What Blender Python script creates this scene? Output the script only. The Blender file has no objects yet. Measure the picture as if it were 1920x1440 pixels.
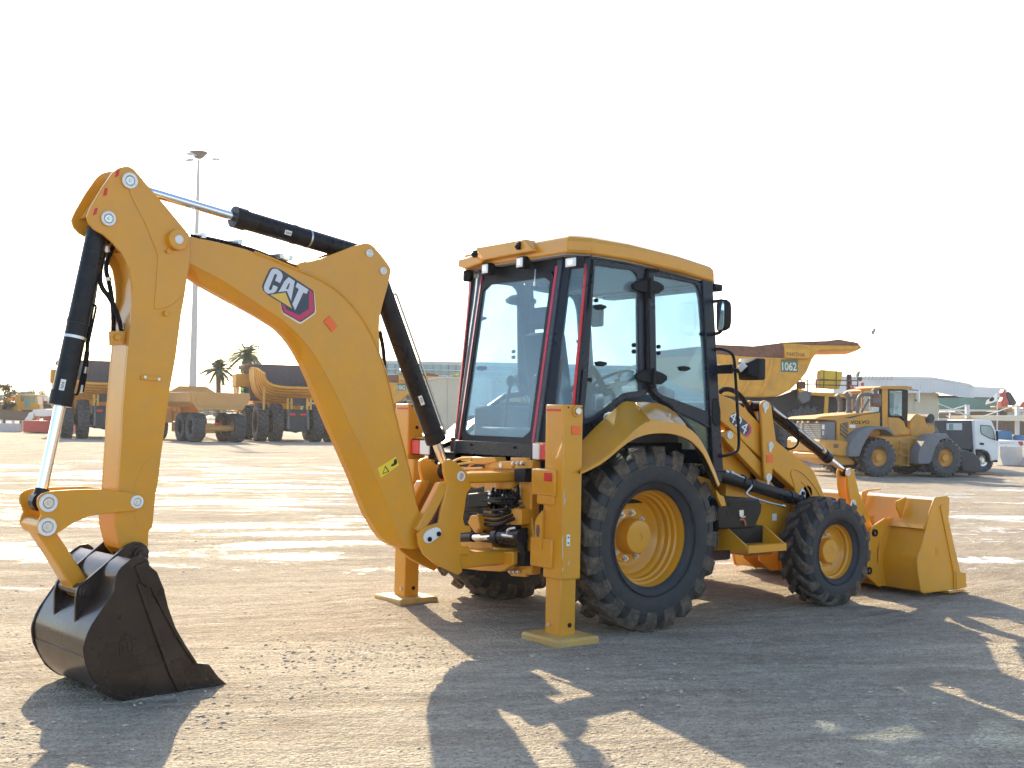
import bpy, bmesh, math, random
from mathutils import Vector, Matrix, noise
R = math.radians
random.seed(7)
scn = bpy.context.scene
col = scn.collection
# ---------------------------------------------------------------- camera
FPX = 2210.2
CAMP = Vector((-6.2947, -7.5684, 1.6119))
YAW, PITCH, ROLL = 0.9237, 0.0272, 0.0189
_f = Vector((math.cos(YAW)*math.cos(PITCH), math.sin(YAW)*math.cos(PITCH), math.sin(PITCH)))
_r = Vector((math.sin(YAW), -math.cos(YAW), 0.0))
_u = _r.cross(_f)
CR = math.cos(ROLL)*_r + math.sin(ROLL)*_u
CU = -math.sin(ROLL)*_r + math.cos(ROLL)*_u
cd = bpy.data.cameras.new('camera')
cam = bpy.data.objects.new('camera', cd)
col.objects.link(cam)
cd.sensor_width = 36.0
cd.lens = FPX/1920*36.0
cd.clip_start = 0.1
cd.clip_end = 6000
m3 = Matrix((CR, CU, -_f)).transposed()
cam.matrix_world = Matrix.Translation(CAMP) @ m3.to_4x4()
scn.camera = cam
# ---------------------------------------------------------------- light
SUN_AZ, SUN_EL = R(71.6), R(27.0)
w = bpy.data.worlds.new('World')
scn.world = w
w.use_nodes = True
nt = w.node_tree
nt.nodes.clear()
wo = nt.nodes.new('ShaderNodeOutputWorld')
bg = nt.nodes.new('ShaderNodeBackground')
sky = nt.nodes.new('ShaderNodeTexSky')
sky.sky_type = 'NISHITA'
sky.sun_disc = False
sky.sun_elevation = SUN_EL
sky.sun_rotation = R(90) - SUN_AZ
sky.air_density = 1.0
sky.dust_density = 1.2
sky.ozone_density = 1.0
bg.inputs['Strength'].default_value = 0.15
hs = nt.nodes.new('ShaderNodeHueSaturation'); hs.inputs['Saturation'].default_value = 1.0
nt.links.new(sky.outputs[0], hs.inputs['Color']); nt.links.new(hs.outputs[0], bg.inputs[0])
nt.links.new(bg.outputs[0], wo.inputs[0])
sd = bpy.data.lights.new('sun', 'SUN')
sd.energy = 4.6
sd.angle = R(0.6)
sd.color = (1.0, 0.84, 0.58)
so = bpy.data.objects.new('sun', sd)
col.objects.link(so)
sdir = Vector((math.cos(SUN_AZ)*math.cos(SUN_EL), math.sin(SUN_AZ)*math.cos(SUN_EL), math.sin(SUN_EL)))
so.rotation_euler = (-sdir).to_track_quat('-Z', 'Y').to_euler()
so.location = (20, 40, 30)
scn.view_settings.view_transform = 'Standard'
scn.view_settings.look = 'None'
scn.view_settings.exposure = 1.25
scn.view_settings.gamma = 1.0
scn.render.engine = 'CYCLES'
scn.cycles.max_bounces = 8
scn.cycles.transparent_max_bounces = 16
# ---------------------------------------------------------------- helpers
def ray(px, py):
    return _f + CR*((px-960)/FPX) - CU*((py-720)/FPX)
class Frame:
    """a plumb frame standing in the yard: e1 runs along a thing, e2 across it, z is up"""
    def __init__(s, o, deg):
        s.o = Vector((o[0], o[1], 0)); a = R(deg); s.deg = deg
        s.e1 = Vector((math.cos(a), math.sin(a), 0)); s.e2 = Vector((-math.sin(a), math.cos(a), 0))
    def hit(s, px, py, v):
        d = ray(px, py); t = (v - (CAMP-s.o).dot(s.e2))/d.dot(s.e2)
        p = CAMP + d*t - s.o
        return (p.dot(s.e1), p.z)
    def tr(s, pts, v): return [s.hit(x, y, v) for x, y in pts]
    def w(s, a, v, z): return s.o + s.e1*a + s.e2*v + Vector((0, 0, z))
    def P(s, px, py, v):
        a, z = s.hit(px, py, v); return s.w(a, v, z)
FM = Frame((0, 0), 0)                  # along the machine
FX = Frame((0, 0), 90)                 # across it: e1 = +Y, e2 = -X
def PX(px, py, X): return FX.P(px, py, -X)
def PY(px, py, Y): return FM.P(px, py, Y)
def ground_at(px, py, z=0.0):
    d = ray(px, py); t = (z-CAMP.z)/d.z
    return CAMP + d*t
def resample(pts, n):
    L = [0]
    for a, b in zip(pts, pts[1:]): L.append(L[-1]+math.dist(a, b))
    out = []
    for i in range(n):
        t = L[-1]*i/(n-1); k = 0
        while k < len(L)-2 and L[k+1] < t: k += 1
        f = 0 if L[k+1] == L[k] else (t-L[k])/(L[k+1]-L[k])
        out.append(tuple(a+(b-a)*f for a, b in zip(pts[k], pts[k+1])))
    return out
def smooth(pts, it=2):
    """Chaikin on an open run of points"""
    for _ in range(it):
        o = [pts[0]]
        for a, b in zip(pts, pts[1:]):
            o.append(tuple(p*.75+q*.25 for p, q in zip(a, b))); o.append(tuple(p*.25+q*.75 for p, q in zip(a, b)))
        o.append(pts[-1]); pts = o
    return pts
def rnd_loop(pts, r=.02, n=3):
    """round the corners of a closed loop"""
    out = []; N = len(pts)
    for i in range(N):
        p = Vector(pts[i]); a = Vector(pts[i-1]); b = Vector(pts[(i+1) % N])
        da = (a-p).length; db = (b-p).length
        ra = min(r, da*.45); rb = min(r, db*.45)
        A = p+(a-p)*(ra/max(da, 1e-9)); B = p+(b-p)*(rb/max(db, 1e-9))
        for k in range(n+1):
            t = k/n; out.append(tuple((1-t)**2*A+2*t*(1-t)*p+t*t*B))
    return out
SPLIT = {'front_frame', 'stop_bolt', 'hose_clamp', 'knuckle_barrel', 'keeper_bolt', 'side_console', 'bracket_bolt', 'bolt_hole', 'lamp_bracket', 'tail_light', 'hinge_lug', 'fitting', 'hose_fitting', 'hose_end', 'clamp_band', 'king_post', 'axle', 'frame_rail', 'roof_rib', 'wheel_arch', 'link_bush', 'strut', 'label_print', 'boom_lock_lever', 'carriage_bar', 'rail_bracket_', 'lift_cylinder', 'carriage'}
class MB:
    def __init__(s): s.bm = bmesh.new()
    def loft(s, loops, closed=True, caps=True):
        vs = [[s.bm.verts.new(p) for p in l] for l in loops]
        n = len(vs[0])
        for a, b in zip(vs, vs[1:]):
            for i in range(n if closed else n-1):
                j = (i+1) % n
                try: s.bm.faces.new((a[i], a[j], b[j], b[i]))
                except ValueError: pass
        if caps:
            s.bm.faces.new(vs[0][::-1]); s.bm.faces.new(vs[-1])
        return s
    def prism(s, pts, vec):
        vec = Vector(vec); pts = [Vector(p) for p in pts]
        return s.loft([pts, [p+vec for p in pts]])
    def slab(s, F, az, v0, v1):
        """a plate: outline (a, z) in frame F from v0 to v1; F None = local coordinates"""
        f = F.w if F else (lambda a, v, z: Vector((a, v, z)))
        return s.loft([[f(a, v0, z) for a, z in az], [f(a, v1, z) for a, z in az]])
    def box(s, c, d, rz=0, M=None):
        m = Matrix.Translation(Vector(c)) @ (M if M is not None else Matrix.Rotation(R(rz), 4, 'Z'))
        P = [m @ Vector((x*d[0]/2, y*d[1]/2, z*d[2]/2)) for z in (-1, 1) for x, y in ((-1, -1), (1, -1), (1, 1), (-1, 1))]
        return s.loft([P[:4], P[4:]])
    def bb(s, lo, hi):
        return s.box([(a+b)/2 for a, b in zip(lo, hi)], [abs(b-a) for a, b in zip(lo, hi)])
    def cyl(s, p0, p1, r0, r1=None, n=24):
        p0 = Vector(p0); p1 = Vector(p1); r1 = r0 if r1 is None else r1
        q = (p1-p0).to_track_quat('Z', 'Y').to_matrix()
        c = [q @ Vector((math.cos(2*math.pi*i/n), math.sin(2*math.pi*i/n), 0)) for i in range(n)]
        return s.loft([[p0+v*r0 for v in c], [p1+v*r1 for v in c]])
    def lathe(s, prof, o, ax, n=48, caps=False):
        """prof: (radius, distance along ax) pairs"""
        o = Vector(o); ax = Vector(ax).normalized(); q = ax.to_track_quat('Z', 'Y').to_matrix()
        c = [q @ Vector((math.cos(2*math.pi*i/n), math.sin(2*math.pi*i/n), 0)) for i in range(n)]
        return s.loft([[o+ax*h+v*max(r, 1e-4) for v in c] for r, h in prof], True, caps)
    def tube(s, pts, r, n=10, sm=2):
        pts = [tuple(p) for p in pts]
        if sm and len(pts) > 2: pts = smooth(pts, sm)
        pts = [Vector(p) for p in pts]; loops = []
        up = None
        for i, p in enumerate(pts):
            t = (pts[min(i+1, len(pts)-1)]-pts[max(i-1, 0)]).normalized()
            if up is None: up = t.orthogonal().normalized()
            up = (up-t*up.dot(t)).normalized(); sd_ = t.cross(up)
            loops.append([p+(up*math.cos(2*math.pi*k/n)+sd_*math.sin(2*math.pi*k/n))*r for k in range(n)])
        return s.loft(loops)
    def bar(s, p0, p1, wd, ht, up=(0, 0, 1)):
        p0 = Vector(p0); p1 = Vector(p1); t = (p1-p0).normalized(); sd_ = t.cross(Vector(up)).normalized(); u = sd_.cross(t)
        l = lambda p: [p+sd_*(a*wd/2)+u*(b*ht/2) for a, b in ((-1, -1), (1, -1), (1, 1), (-1, 1))]
        return s.loft([l(p0), l(p1)])
    def ball(s, c, r, sc=(1, 1, 1), sub=2):
        g = bmesh.ops.create_icosphere(s.bm, subdivisions=sub, radius=r)
        for v in g['verts']: v.co = Vector((v.co.x*sc[0], v.co.y*sc[1], v.co.z*sc[2]))+Vector(c)
        return s
    def face(s, pts):
        s.bm.faces.new([s.bm.verts.new(p) for p in pts]); return s
    def mirror_y(s):
        g = bmesh.ops.duplicate(s.bm, geom=s.bm.verts[:]+s.bm.edges[:]+s.bm.faces[:])
        for e in g['geom']:
            if isinstance(e, bmesh.types.BMVert): e.co.y = -e.co.y
        return s
    def xf(s, M):
        bmesh.ops.transform(s.bm, matrix=M, verts=s.bm.verts[:]); return s
    def build(s, name, mat, parent=None, bev=0, seg=2, ang=32, flat=False, label=None, fix=True):
        if fix: bmesh.ops.recalc_face_normals(s.bm, faces=s.bm.faces[:])
        if name in SPLIT:
            s.bm.verts.index_update(); seen = set(); isl = []
            for v in s.bm.verts:
                if v in seen: continue
                st_ = [v]; comp = []; seen.add(v)
                while st_:
                    q = st_.pop(); comp.append(q)
                    for e in q.link_edges:
                        u_ = e.other_vert(q)
                        if u_ not in seen: seen.add(u_); st_.append(u_)
                isl.append(comp)
            if len(isl) > 1:
                for comp in isl[1:]:
                    m2 = MB(); mp_ = {v: m2.bm.verts.new(v.co) for v in comp}
                    for f_ in {f_ for v in comp for f_ in v.link_faces}: m2.bm.faces.new([mp_[v] for v in f_.verts])
                    m2.build(name, mat, parent, bev, seg, ang, flat, label, True)
                bmesh.ops.delete(s.bm, geom=[v for c_ in isl[1:] for v in c_], context='VERTS')
        me = bpy.data.meshes.new(name); s.bm.to_mesh(me); s.bm.free()
        me.materials.append(mat)
        if not flat:
            me.shade_smooth(); me.set_sharp_from_angle(angle=R(ang))
        o = bpy.data.objects.new(name, me); col.objects.link(o)
        if parent is not None: o.parent = parent
        if bev:
            b = o.modifiers.new('bevel', 'BEVEL'); b.width = bev; b.segments = seg; b.limit_method = 'ANGLE'; b.angle_limit = R(40)
            b.use_clamp_overlap = True
        if label: o['label'] = label
        return o
def thing(name, label, cat, loc=(0, 0, 0), rz=0, group=None):
    o = bpy.data.objects.new(name, None); o.empty_display_size = .3
    col.objects.link(o); o.location = loc; o.rotation_euler = (0, 0, R(rz))
    o['label'] = label; o['category'] = cat
    if group: o['group'] = group
    return o
def tag(o, label=None, cat=None, group=None, kind=None):
    if label: o['label'] = label
    if cat: o['category'] = cat
    if group: o['group'] = group
    if kind: o['kind'] = kind
    return o
def node(name, parent, loc=(0, 0, 0), rz=0):
    """an Empty that is a part"""
    o = bpy.data.objects.new(name, None); o.empty_display_size = .1
    col.objects.link(o); o.parent = parent; o.location = loc; o.rotation_euler = (0, 0, R(rz)); return o
KIDS = {}
def copy_tree(o, parent=None):
    c = o.copy(); col.objects.link(c); c.parent = parent
    for ch in [x for x in bpy.data.objects if x.parent == o]: copy_tree(ch, c)
    return c
def text_mesh(txt, name, BL, BR, TL, mat, parent, depth=.001, bold=.0, lift=None):
    """lettering filling the parallelogram BL, BR, TL"""
    cu = bpy.data.curves.new('lettering', 'FONT'); cu.body = txt; cu.offset = bold; cu.resolution_u = 4
    t = bpy.data.objects.new('lettering', cu); col.objects.link(t)
    dg = bpy.context.evaluated_depsgraph_get(); dg.update()
    me = bpy.data.meshes.new_from_object(t.evaluated_get(dg))
    bpy.data.objects.remove(t); bpy.data.curves.remove(cu)
    xs = [v.co.x for v in me.vertices]; ys = [v.co.y for v in me.vertices]
    x0, x1, y0, y1 = min(xs), max(xs), min(ys), max(ys)
    BL, BR, TL = Vector(BL), Vector(BR), Vector(TL)
    nrm = (BR-BL).cross(TL-BL).normalized()*depth
    for v in me.vertices:
        v.co = BL+(BR-BL)*((v.co.x-x0)/(x1-x0))+(TL-BL)*((v.co.y-y0)/(y1-y0))+nrm
    me.materials.clear(); me.materials.append(mat)
    me.name = name
    o = bpy.data.objects.new(name, me); col.objects.link(o); o.parent = parent
    return o
# ---------------------------------------------------------------- materials
def lnk(nt, a, b): nt.links.new(a, b)
def mat(name, c, rough=.5, metal=0., var=.12, vs=3., dirt=0., dc=(.32, .25, .17), bump=0., bs=40., spec=.5, coat=0., emit=None, rv=.1):
    m = bpy.data.materials.new(name); m.use_nodes = True; nt = m.node_tree; N = nt.nodes
    b = N['Principled BSDF']
    b.inputs['Roughness'].default_value = rough; b.inputs['Metallic'].default_value = metal
    b.inputs['Specular IOR Level'].default_value = spec
    if coat: b.inputs['Coat Weight'].default_value = coat; b.inputs['Coat Roughness'].default_value = .06
    tc = N.new('ShaderNodeTexCoord')
    n1 = N.new('ShaderNodeTexNoise'); n1.inputs['Scale'].default_value = vs; n1.inputs['Detail'].default_value = 6; n1.inputs['Roughness'].default_value = .62
    lnk(nt, tc.outputs['Object'], n1.inputs['Vector'])
    mp = N.new('ShaderNodeMapRange'); mp.inputs['From Min'].default_value = .3; mp.inputs['From Max'].default_value = .7
    mp.inputs['To Min'].default_value = 1-var; mp.inputs['To Max'].default_value = 1+var
    lnk(nt, n1.outputs['Fac'], mp.inputs['Value'])
    mu = N.new('ShaderNodeVectorMath'); mu.operation = 'SCALE'; mu.inputs[0].default_value = c
    lnk(nt, mp.outputs[0], mu.inputs['Scale'])
    colour = mu.outputs[0]
    if dirt:
        n2 = N.new('ShaderNodeTexNoise'); n2.inputs['Scale'].default_value = vs*2.7; n2.inputs['Detail'].default_value = 8; n2.inputs['Roughness'].default_value = .7
        lnk(nt, tc.outputs['Object'], n2.inputs['Vector'])
        m2 = N.new('ShaderNodeMapRange'); m2.inputs['From Min'].default_value = .42; m2.inputs['From Max'].default_value = .68
        m2.inputs['To Max'].default_value = dirt; lnk(nt, n2.outputs['Fac'], m2.inputs['Value'])
        mx = N.new('ShaderNodeMix'); mx.data_type = 'RGBA'; mx.inputs[7].default_value = (*dc, 1)
        lnk(nt, m2.outputs[0], mx.inputs[0]); lnk(nt, colour, mx.inputs[6]); colour = mx.outputs[2]
    lnk(nt, colour, b.inputs['Base Color'])
    if rv:
        m3_ = N.new('ShaderNodeMapRange'); m3_.inputs['From Min'].default_value = .3; m3_.inputs['From Max'].default_value = .7
        m3_.inputs['To Min'].default_value = max(0, rough-rv); m3_.inputs['To Max'].default_value = min(1, rough+rv)
        lnk(nt, n1.outputs['Fac'], m3_.inputs['Value']); lnk(nt, m3_.outputs[0], b.inputs['Roughness'])
    if bump:
        n3 = N.new('ShaderNodeTexNoise'); n3.inputs['Scale'].default_value = bs; n3.inputs['Detail'].default_value = 3
        lnk(nt, tc.outputs['Object'], n3.inputs['Vector'])
        bu = N.new('ShaderNodeBump'); bu.inputs['Strength'].default_value = bump; bu.inputs['Distance'].default_value = .01
        lnk(nt, n3.outputs['Fac'], bu.inputs['Height']); lnk(nt, bu.outputs[0], b.inputs['Normal'])
    if emit:
        b.inputs['Emission Color'].default_value = (*emit[:3], 1); b.inputs['Emission Strength'].default_value = emit[3]
    return m
YEL = (.68, .295, .012)
M_yel = mat('yellow_paint', YEL, .36, var=.07, vs=2.2, dirt=.28, dc=(.46, .27, .09), coat=.4, spec=.35, rv=.08, bump=.035, bs=7)
M_yold = mat('weathered_yellow_paint', (.70, .35, .03), .62, var=.16, vs=1.2, dirt=.35, dc=(.30, .19, .10), rv=.1)
M_yvol = mat('faded_orange_yellow_paint', (.60, .28, .03), .55, var=.18, vs=1.5, dirt=.45, dc=(.36, .24, .13))
M_rust = mat('rusty_steel', (.17, .075, .05), .85, var=.35, vs=2.5, dirt=.5, dc=(.30, .16, .09), bump=.3)
M_liner = mat('dark_worn_steel', (.10, .065, .07), .6, var=.3, vs=1.5, dirt=.3, dc=(.2, .13, .11))
M_blk = mat('black_paint', (.010, .010, .013), .30, var=.2, dirt=.04, spec=.22)
M_navy = mat('black_cab_paint', (.008, .013, .028), .3, var=.1, spec=.35)
M_bkt = mat('black_bucket_paint', (.026, .015, .011), .30, var=.35, vs=3, dirt=.3, dc=(.06, .038, .028), spec=.3, coat=.3, bump=.05, bs=20)
M_rub = mat('black_rubber', (.022, .023, .027), .62, var=.3, vs=5, dirt=.3, dc=(.06, .055, .05), bump=.2, bs=70)
M_tread = mat('dusty_tread_rubber', (.055, .044, .036), .85, var=.3, vs=6, dirt=.7, dc=(.22, .16, .11), bump=.35, bs=60)
M_oldrub = mat('dusty_old_rubber', (.05, .05, .055), .8, var=.25, vs=3, dirt=.6, dc=(.17, .15, .135), bump=.3, bs=30)
M_chr = mat('chromed_steel', (.82, .82, .84), .13, 1., var=.02, rv=.03)
M_zinc = mat('zinc_plated_steel', (.62, .62, .6), .32, 1., var=.1)
M_white = mat('white_paint', (.78, .78, .76), .5, var=.05)
M_plas = mat('black_plastic', (.008, .009, .012), .5, var=.15, spec=.2)
M_grey = mat('dark_grey_plastic', (.12, .12, .125), .65, var=.15, dirt=.4, dc=(.28, .24, .2))
M_red = mat('red_reflector', (.62, .015, .02), .3, var=.05)
M_pink = mat('red_safety_strip', (.55, .01, .05), .3, var=.05, coat=.5)
M_org = mat('orange_reflector', (.85, .13, .015), .3, var=.05)
M_sign = mat('yellow_label', (.85, .62, .03), .4, var=.03)
M_hose = mat('black_hose', (.008, .008, .009), .6, var=.2, spec=.15)
M_seat = mat('charcoal_fabric', (.035, .037, .042), .9, var=.2, bump=.3, bs=90)
M_trim = mat('grey_cab_trim', (.16, .17, .18), .7, var=.1)
M_lens = mat('lamp_lens', (.8, .8, .78), .12, var=.05, spec=.8)
M_head = mat('cab_headliner', (.34, .34, .33), .9, var=.08)
M_mir = mat('mirror_glass', (.9, .9, .9), .03, 1., var=0, rv=0)
def glass_mat(name, tint, diff, dcol, rough=.02):
    m = bpy.data.materials.new(name); m.use_nodes = True; nt = m.node_tree; N = nt.nodes; N.clear()
    o = N.new('ShaderNodeOutputMaterial'); t = N.new('ShaderNodeBsdfTransparent'); t.inputs[0].default_value = (*tint, 1)
    g = N.new('ShaderNodeBsdfGlossy'); g.inputs['Roughness'].default_value = rough; g.inputs[0].default_value = (.95, 1, 1, 1)
    d = N.new('ShaderNodeBsdfDiffuse'); d.inputs[0].default_value = (*dcol, 1)
    tl = N.new('ShaderNodeBsdfTranslucent'); tl.inputs[0].default_value = (*dcol, 1)
    a0 = N.new('ShaderNodeMixShader'); a0.inputs[0].default_value = .5; lnk(nt, d.outputs[0], a0.inputs[1]); lnk(nt, tl.outputs[0], a0.inputs[2])
    tc = N.new('ShaderNodeTexCoord'); n = N.new('ShaderNodeTexNoise'); n.inputs['Scale'].default_value = 2.2; n.inputs['Detail'].default_value = 6
    lnk(nt, tc.outputs['Object'], n.inputs['Vector'])
    mp = N.new('ShaderNodeMapRange'); mp.inputs['From Min'].default_value = .35; mp.inputs['From Max'].default_value = .7
    mp.inputs['To Min'].default_value = diff*.7; mp.inputs['To Max'].default_value = diff*1.3; lnk(nt, n.outputs['Fac'], mp.inputs['Value'])
    a = N.new('ShaderNodeMixShader'); lnk(nt, mp.outputs[0], a.inputs[0]); lnk(nt, t.outputs[0], a.inputs[1]); lnk(nt, a0.outputs[0], a.inputs[2])
    lw = N.new('ShaderNodeLayerWeight'); lw.inputs[0].default_value = .5; pw = N.new('ShaderNodeMath'); pw.operation = 'POWER'; pw.inputs[1].default_value = 4; lnk(nt, lw.outputs['Facing'], pw.inputs[0]); fr = N.new('ShaderNodeMath'); fr.operation = 'MULTIPLY_ADD'; fr.inputs[1].default_value = .6; fr.inputs[2].default_value = .04; lnk(nt, pw.outputs[0], fr.inputs[0])
    b = N.new('ShaderNodeMixShader'); lnk(nt, fr.outputs[0], b.inputs[0]); lnk(nt, a.outputs[0], b.inputs[1]); lnk(nt, g.outputs[0], b.inputs[2])
    lnk(nt, b.outputs[0], o.inputs[0]); return m
M_glass = glass_mat('tinted_cab_glass', (.75, .85, .93), .18, (.50, .72, .80))
M_bglass = glass_mat('dark_tinted_glass', (.35, .5, .45), .1, (.2, .3, .28))
# ---------------------------------------------------------------- the yard
def ground_height(x, y):
    d = math.hypot(x-CAMP.x, y-CAMP.y)
    k = 1.0 if d < 60 else max(0.0, 1-(d-60)/60)
    if k == 0: return 0.0
    h = noise.noise(Vector((x*.25, y*.25, 3)))*.02 + noise.noise(Vector((x*.9, y*.9, 9)))*.010
    # tyre ruts run across the view
    a = R(YAW*57.3-90+8); u_ = x*math.cos(a)+y*math.sin(a); v_ = -x*math.sin(a)+y*math.cos(a)
    h += noise.noise(Vector((u_*.35, v_*3.6, 1)))*.010*(.4+.6*abs(noise.noise(Vector((x*.2, y*.2, 5)))*2))
    if d < 16: h += noise.noise(Vector((x*7, y*7, 2)))*.0045 + noise.noise(Vector((u_*2.5, v_*14, 7)))*.004
    h += .028*math.exp(-((x+.88)**2+(y+1.04)**2)/.35) + .03*math.exp(-((x+.88)**2+(y-1.04)**2)/.35)
    return h*k
gm = MB(); bm = gm.bm
NA, rings = 560, []
rr = .6
while rr < 2600:
    rings.append(rr); rr *= (1.009 if rr < 16 else 1.022 if rr < 60 else 1.08)
# the arc the camera can see is meshed finely, the rest coarsely
angs = [YAW + R(-34 + 68*i/NA) for i in range(NA+1)] + [YAW + R(34+292*i/60) for i in range(1, 60)]
prev = None
for r_ in rings:
    row = []
    for a in angs:
        x, y = CAMP.x+r_*math.cos(a), CAMP.y+r_*math.sin(a)
        row.append(bm.verts.new((x, y, ground_height(x, y))))
    if prev:
        n = len(row)
        for i in range(n):
            j = (i+1) % n; bm.faces.new((prev[i], prev[j], row[j], row[i]))
    else: bm.faces.new(row)
    prev = row
def ground_mat():
    m = bpy.data.materials.new('compacted_sandy_gravel'); m.use_nodes = True; nt = m.node_tree; N = nt.nodes
    b = N['Principled BSDF']; tc = N.new('ShaderNodeTexCoord')
    def nz(scale, det=6, ro=.6, vec=None, dist=0):
        n = N.new('ShaderNodeTexNoise'); n.inputs['Scale'].default_value = scale; n.inputs['Detail'].default_value = det
        n.inputs['Roughness'].default_value = ro; n.inputs['Distortion'].default_value = dist
        lnk(nt, vec or tc.outputs['Object'], n.inputs['Vector']); return n.outputs['Fac']
    def mr(v, a, b_, c=0., d=1.):
        k = N.new('ShaderNodeMapRange'); k.inputs['From Min'].default_value = a; k.inputs['From Max'].default_value = b_
        k.inputs['To Min'].default_value = c; k.inputs['To Max'].default_value = d; lnk(nt, v, k.inputs['Value']); return k.outputs[0]
    def math_(op, a, b_):
        k = N.new('ShaderNodeMath'); k.operation = op
        for i, q in enumerate((a, b_)):
            if isinstance(q, (int, float)): k.inputs[i].default_value = q
            else: lnk(nt, q, k.inputs[i])
        return k.outputs[0]
    def mixc(f, a, b_):
        k = N.new('ShaderNodeMix'); k.data_type = 'RGBA'
        if isinstance(f, float): k.inputs[0].default_value = f
        else: lnk(nt, f, k.inputs[0])
        for i, q in ((6, a), (7, b_)):
            if isinstance(q, tuple): k.inputs[i].default_value = (*q, 1)
            else: lnk(nt, q, k.inputs[i])
        return k.outputs[2]
    # coordinates turned so that x runs along the wheel tracks
    mp = N.new('ShaderNodeMapping'); mp.inputs['Rotation'].default_value = (0, 0, -R(YAW*57.3-90+8)); lnk(nt, tc.outputs['Object'], mp.inputs['Vector'])
    st = N.new('ShaderNodeMapping'); st.inputs['Scale'].default_value = (.13, 1., 1.); lnk(nt, mp.outputs[0], st.inputs['Vector'])
    st2 = N.new('ShaderNodeMapping'); st2.inputs['Scale'].default_value = (.14, .36, 1.); lnk(nt, mp.outputs[0], st2.inputs['Vector'])
    trk = nz(2.6, 8, .65, st.outputs[0], .3); trk2 = nz(17, 5, .7, st.outputs[0], .2)
    fine = nz(48, 4, .75); grit = nz(130, 3, .7); mid = nz(7, 6, .65); big = nz(.6, 4, .6)
    c = mixc(mr(trk, .38, .62), (.34, .26, .185), (.60, .50, .375))
    c = mixc(mr(mid, .42, .68, 0, .6), c, (.68, .58, .44))
    c = mixc(mr(big, .42, .62, 0, .5), c, (.42, .34, .26))
    c = mixc(mr(trk2, .5, .68, 0, .75), c, (.30, .235, .175))
    # curving wheel tracks: streaks that follow wide arcs
    cc = CAMP+_f*30+Vector((_r.x, _r.y, 0))*-12
    pv = N.new('ShaderNodeVectorMath'); pv.operation = 'SUBTRACT'; pv.inputs[1].default_value = (cc.x, cc.y, 0); lnk(nt, tc.outputs['Object'], pv.inputs[0])
    pl_ = N.new('ShaderNodeVectorMath'); pl_.operation = 'LENGTH'; lnk(nt, pv.outputs[0], pl_.inputs[0])
    ps = N.new('ShaderNodeSeparateXYZ'); lnk(nt, pv.outputs[0], ps.inputs[0]); an = math_('ARCTAN2', ps.outputs[1], ps.outputs[0])
    pc = N.new('ShaderNodeCombineXYZ'); lnk(nt, math_('MULTIPLY', pl_.outputs['Value'], 3.2), pc.inputs[0]); lnk(nt, math_('MULTIPLY', an, 9.0), pc.inputs[1])
    arc = nz(2.0, 7, .7, pc.outputs[0], .15); arcm = mr(big, .45, .58)
    c = mixc(math_('MULTIPLY', mr(arc, .50, .66), math_('MULTIPLY', arcm, .95)), c, (.28, .21, .15))
    c = mixc(math_('MULTIPLY', mr(arc, .44, .36), math_('MULTIPLY', arcm, .6)), c, (.74, .64, .49))
    vor = N.new('ShaderNodeTexVoronoi'); vor.inputs['Scale'].default_value = 45; lnk(nt, tc.outputs['Object'], vor.inputs['Vector'])
    c = mixc(mr(fine, .50, .64, 0, .8), c, (.19, .14, .095))
    fleck = nz(22, 5, .75); c = mixc(mr(fleck, .55, .66, 0, .6), c, (.26, .20, .14)); c = mixc(mr(fleck, .42, .34, 0, .6), c, (.80, .69, .52))  # dark pits and highlights of the rough ground, painted in as flecks
    c = mixc(mr(grit, .56, .72, 0, .5), c, (.80, .72, .60))
    # wet ground: long thin puddles beyond the machine
    sx = N.new('ShaderNodeSeparateXYZ'); vd = N.new('ShaderNodeVectorMath'); vd.operation = 'DISTANCE'
    vd.inputs[1].default_value = (CAMP.x, CAMP.y, 0); lnk(nt, tc.outputs['Object'], vd.inputs[0])
    band = math_('MULTIPLY', mr(vd.outputs['Value'], 8.0, 13.), mr(vd.outputs['Value'], 62, 30))
    pn = nz(2.3, 9, .66, st2.outputs[0], .8)
    pn = math_('ADD', pn, math_('MULTIPLY', math_('SUBTRACT', mid, .5), .34))
    pn = math_('ADD', pn, math_('MULTIPLY', math_('SUBTRACT', trk, .5), .16))
    thr = math_('ADD', pn, math_('MULTIPLY', math_('SUBTRACT', band, 1.0), .25))
    wet = mr(thr, .555, .60); damp = mr(thr, .46, .57)
    c = mixc(math_('MULTIPLY', math_('MAXIMUM', damp, math_('MULTIPLY', band, .45)), .55), c, (.17, .125, .09))
    gain = N.new('ShaderNodeVectorMath'); gain.operation = 'MULTIPLY'; gain.inputs[1].default_value = (1.38, 1.45, 1.52); lnk(nt, c, gain.inputs[0])
    lnk(nt, gain.outputs[0], b.inputs['Base Color'])
    rg = math_('SUBTRACT', mr(mid, .3, .7, .86, .98), math_('MULTIPLY', damp, .30))
    rg = math_('SUBTRACT', rg, math_('MULTIPLY', wet, .48)); rg = math_('MAXIMUM', rg, .06)
    lnk(nt, rg, b.inputs['Roughness']); lnk(nt, mr(wet, 0, 1, .06, .5), b.inputs['Specular IOR Level'])
    h = math_('ADD', math_('ADD', math_('MULTIPLY', trk, 1.3), math_('MULTIPLY', math_('MULTIPLY', arc, arcm), .9)), math_('ADD', math_('MULTIPLY', mid, .55), math_('ADD', math_('MULTIPLY', math_('ADD', fine, fleck), .42), math_('ADD', math_('MULTIPLY', trk2, .35), math_('MULTIPLY', vor.outputs['Distance'], -.3)))))
    bu = N.new('ShaderNodeBump'); bu.inputs['Distance'].default_value = .11; lnk(nt, h, bu.inputs['Height'])
    lnk(nt, math_('MULTIPLY', math_('SUBTRACT', 1.05, wet), 1.0), bu.inputs['Strength'])
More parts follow.
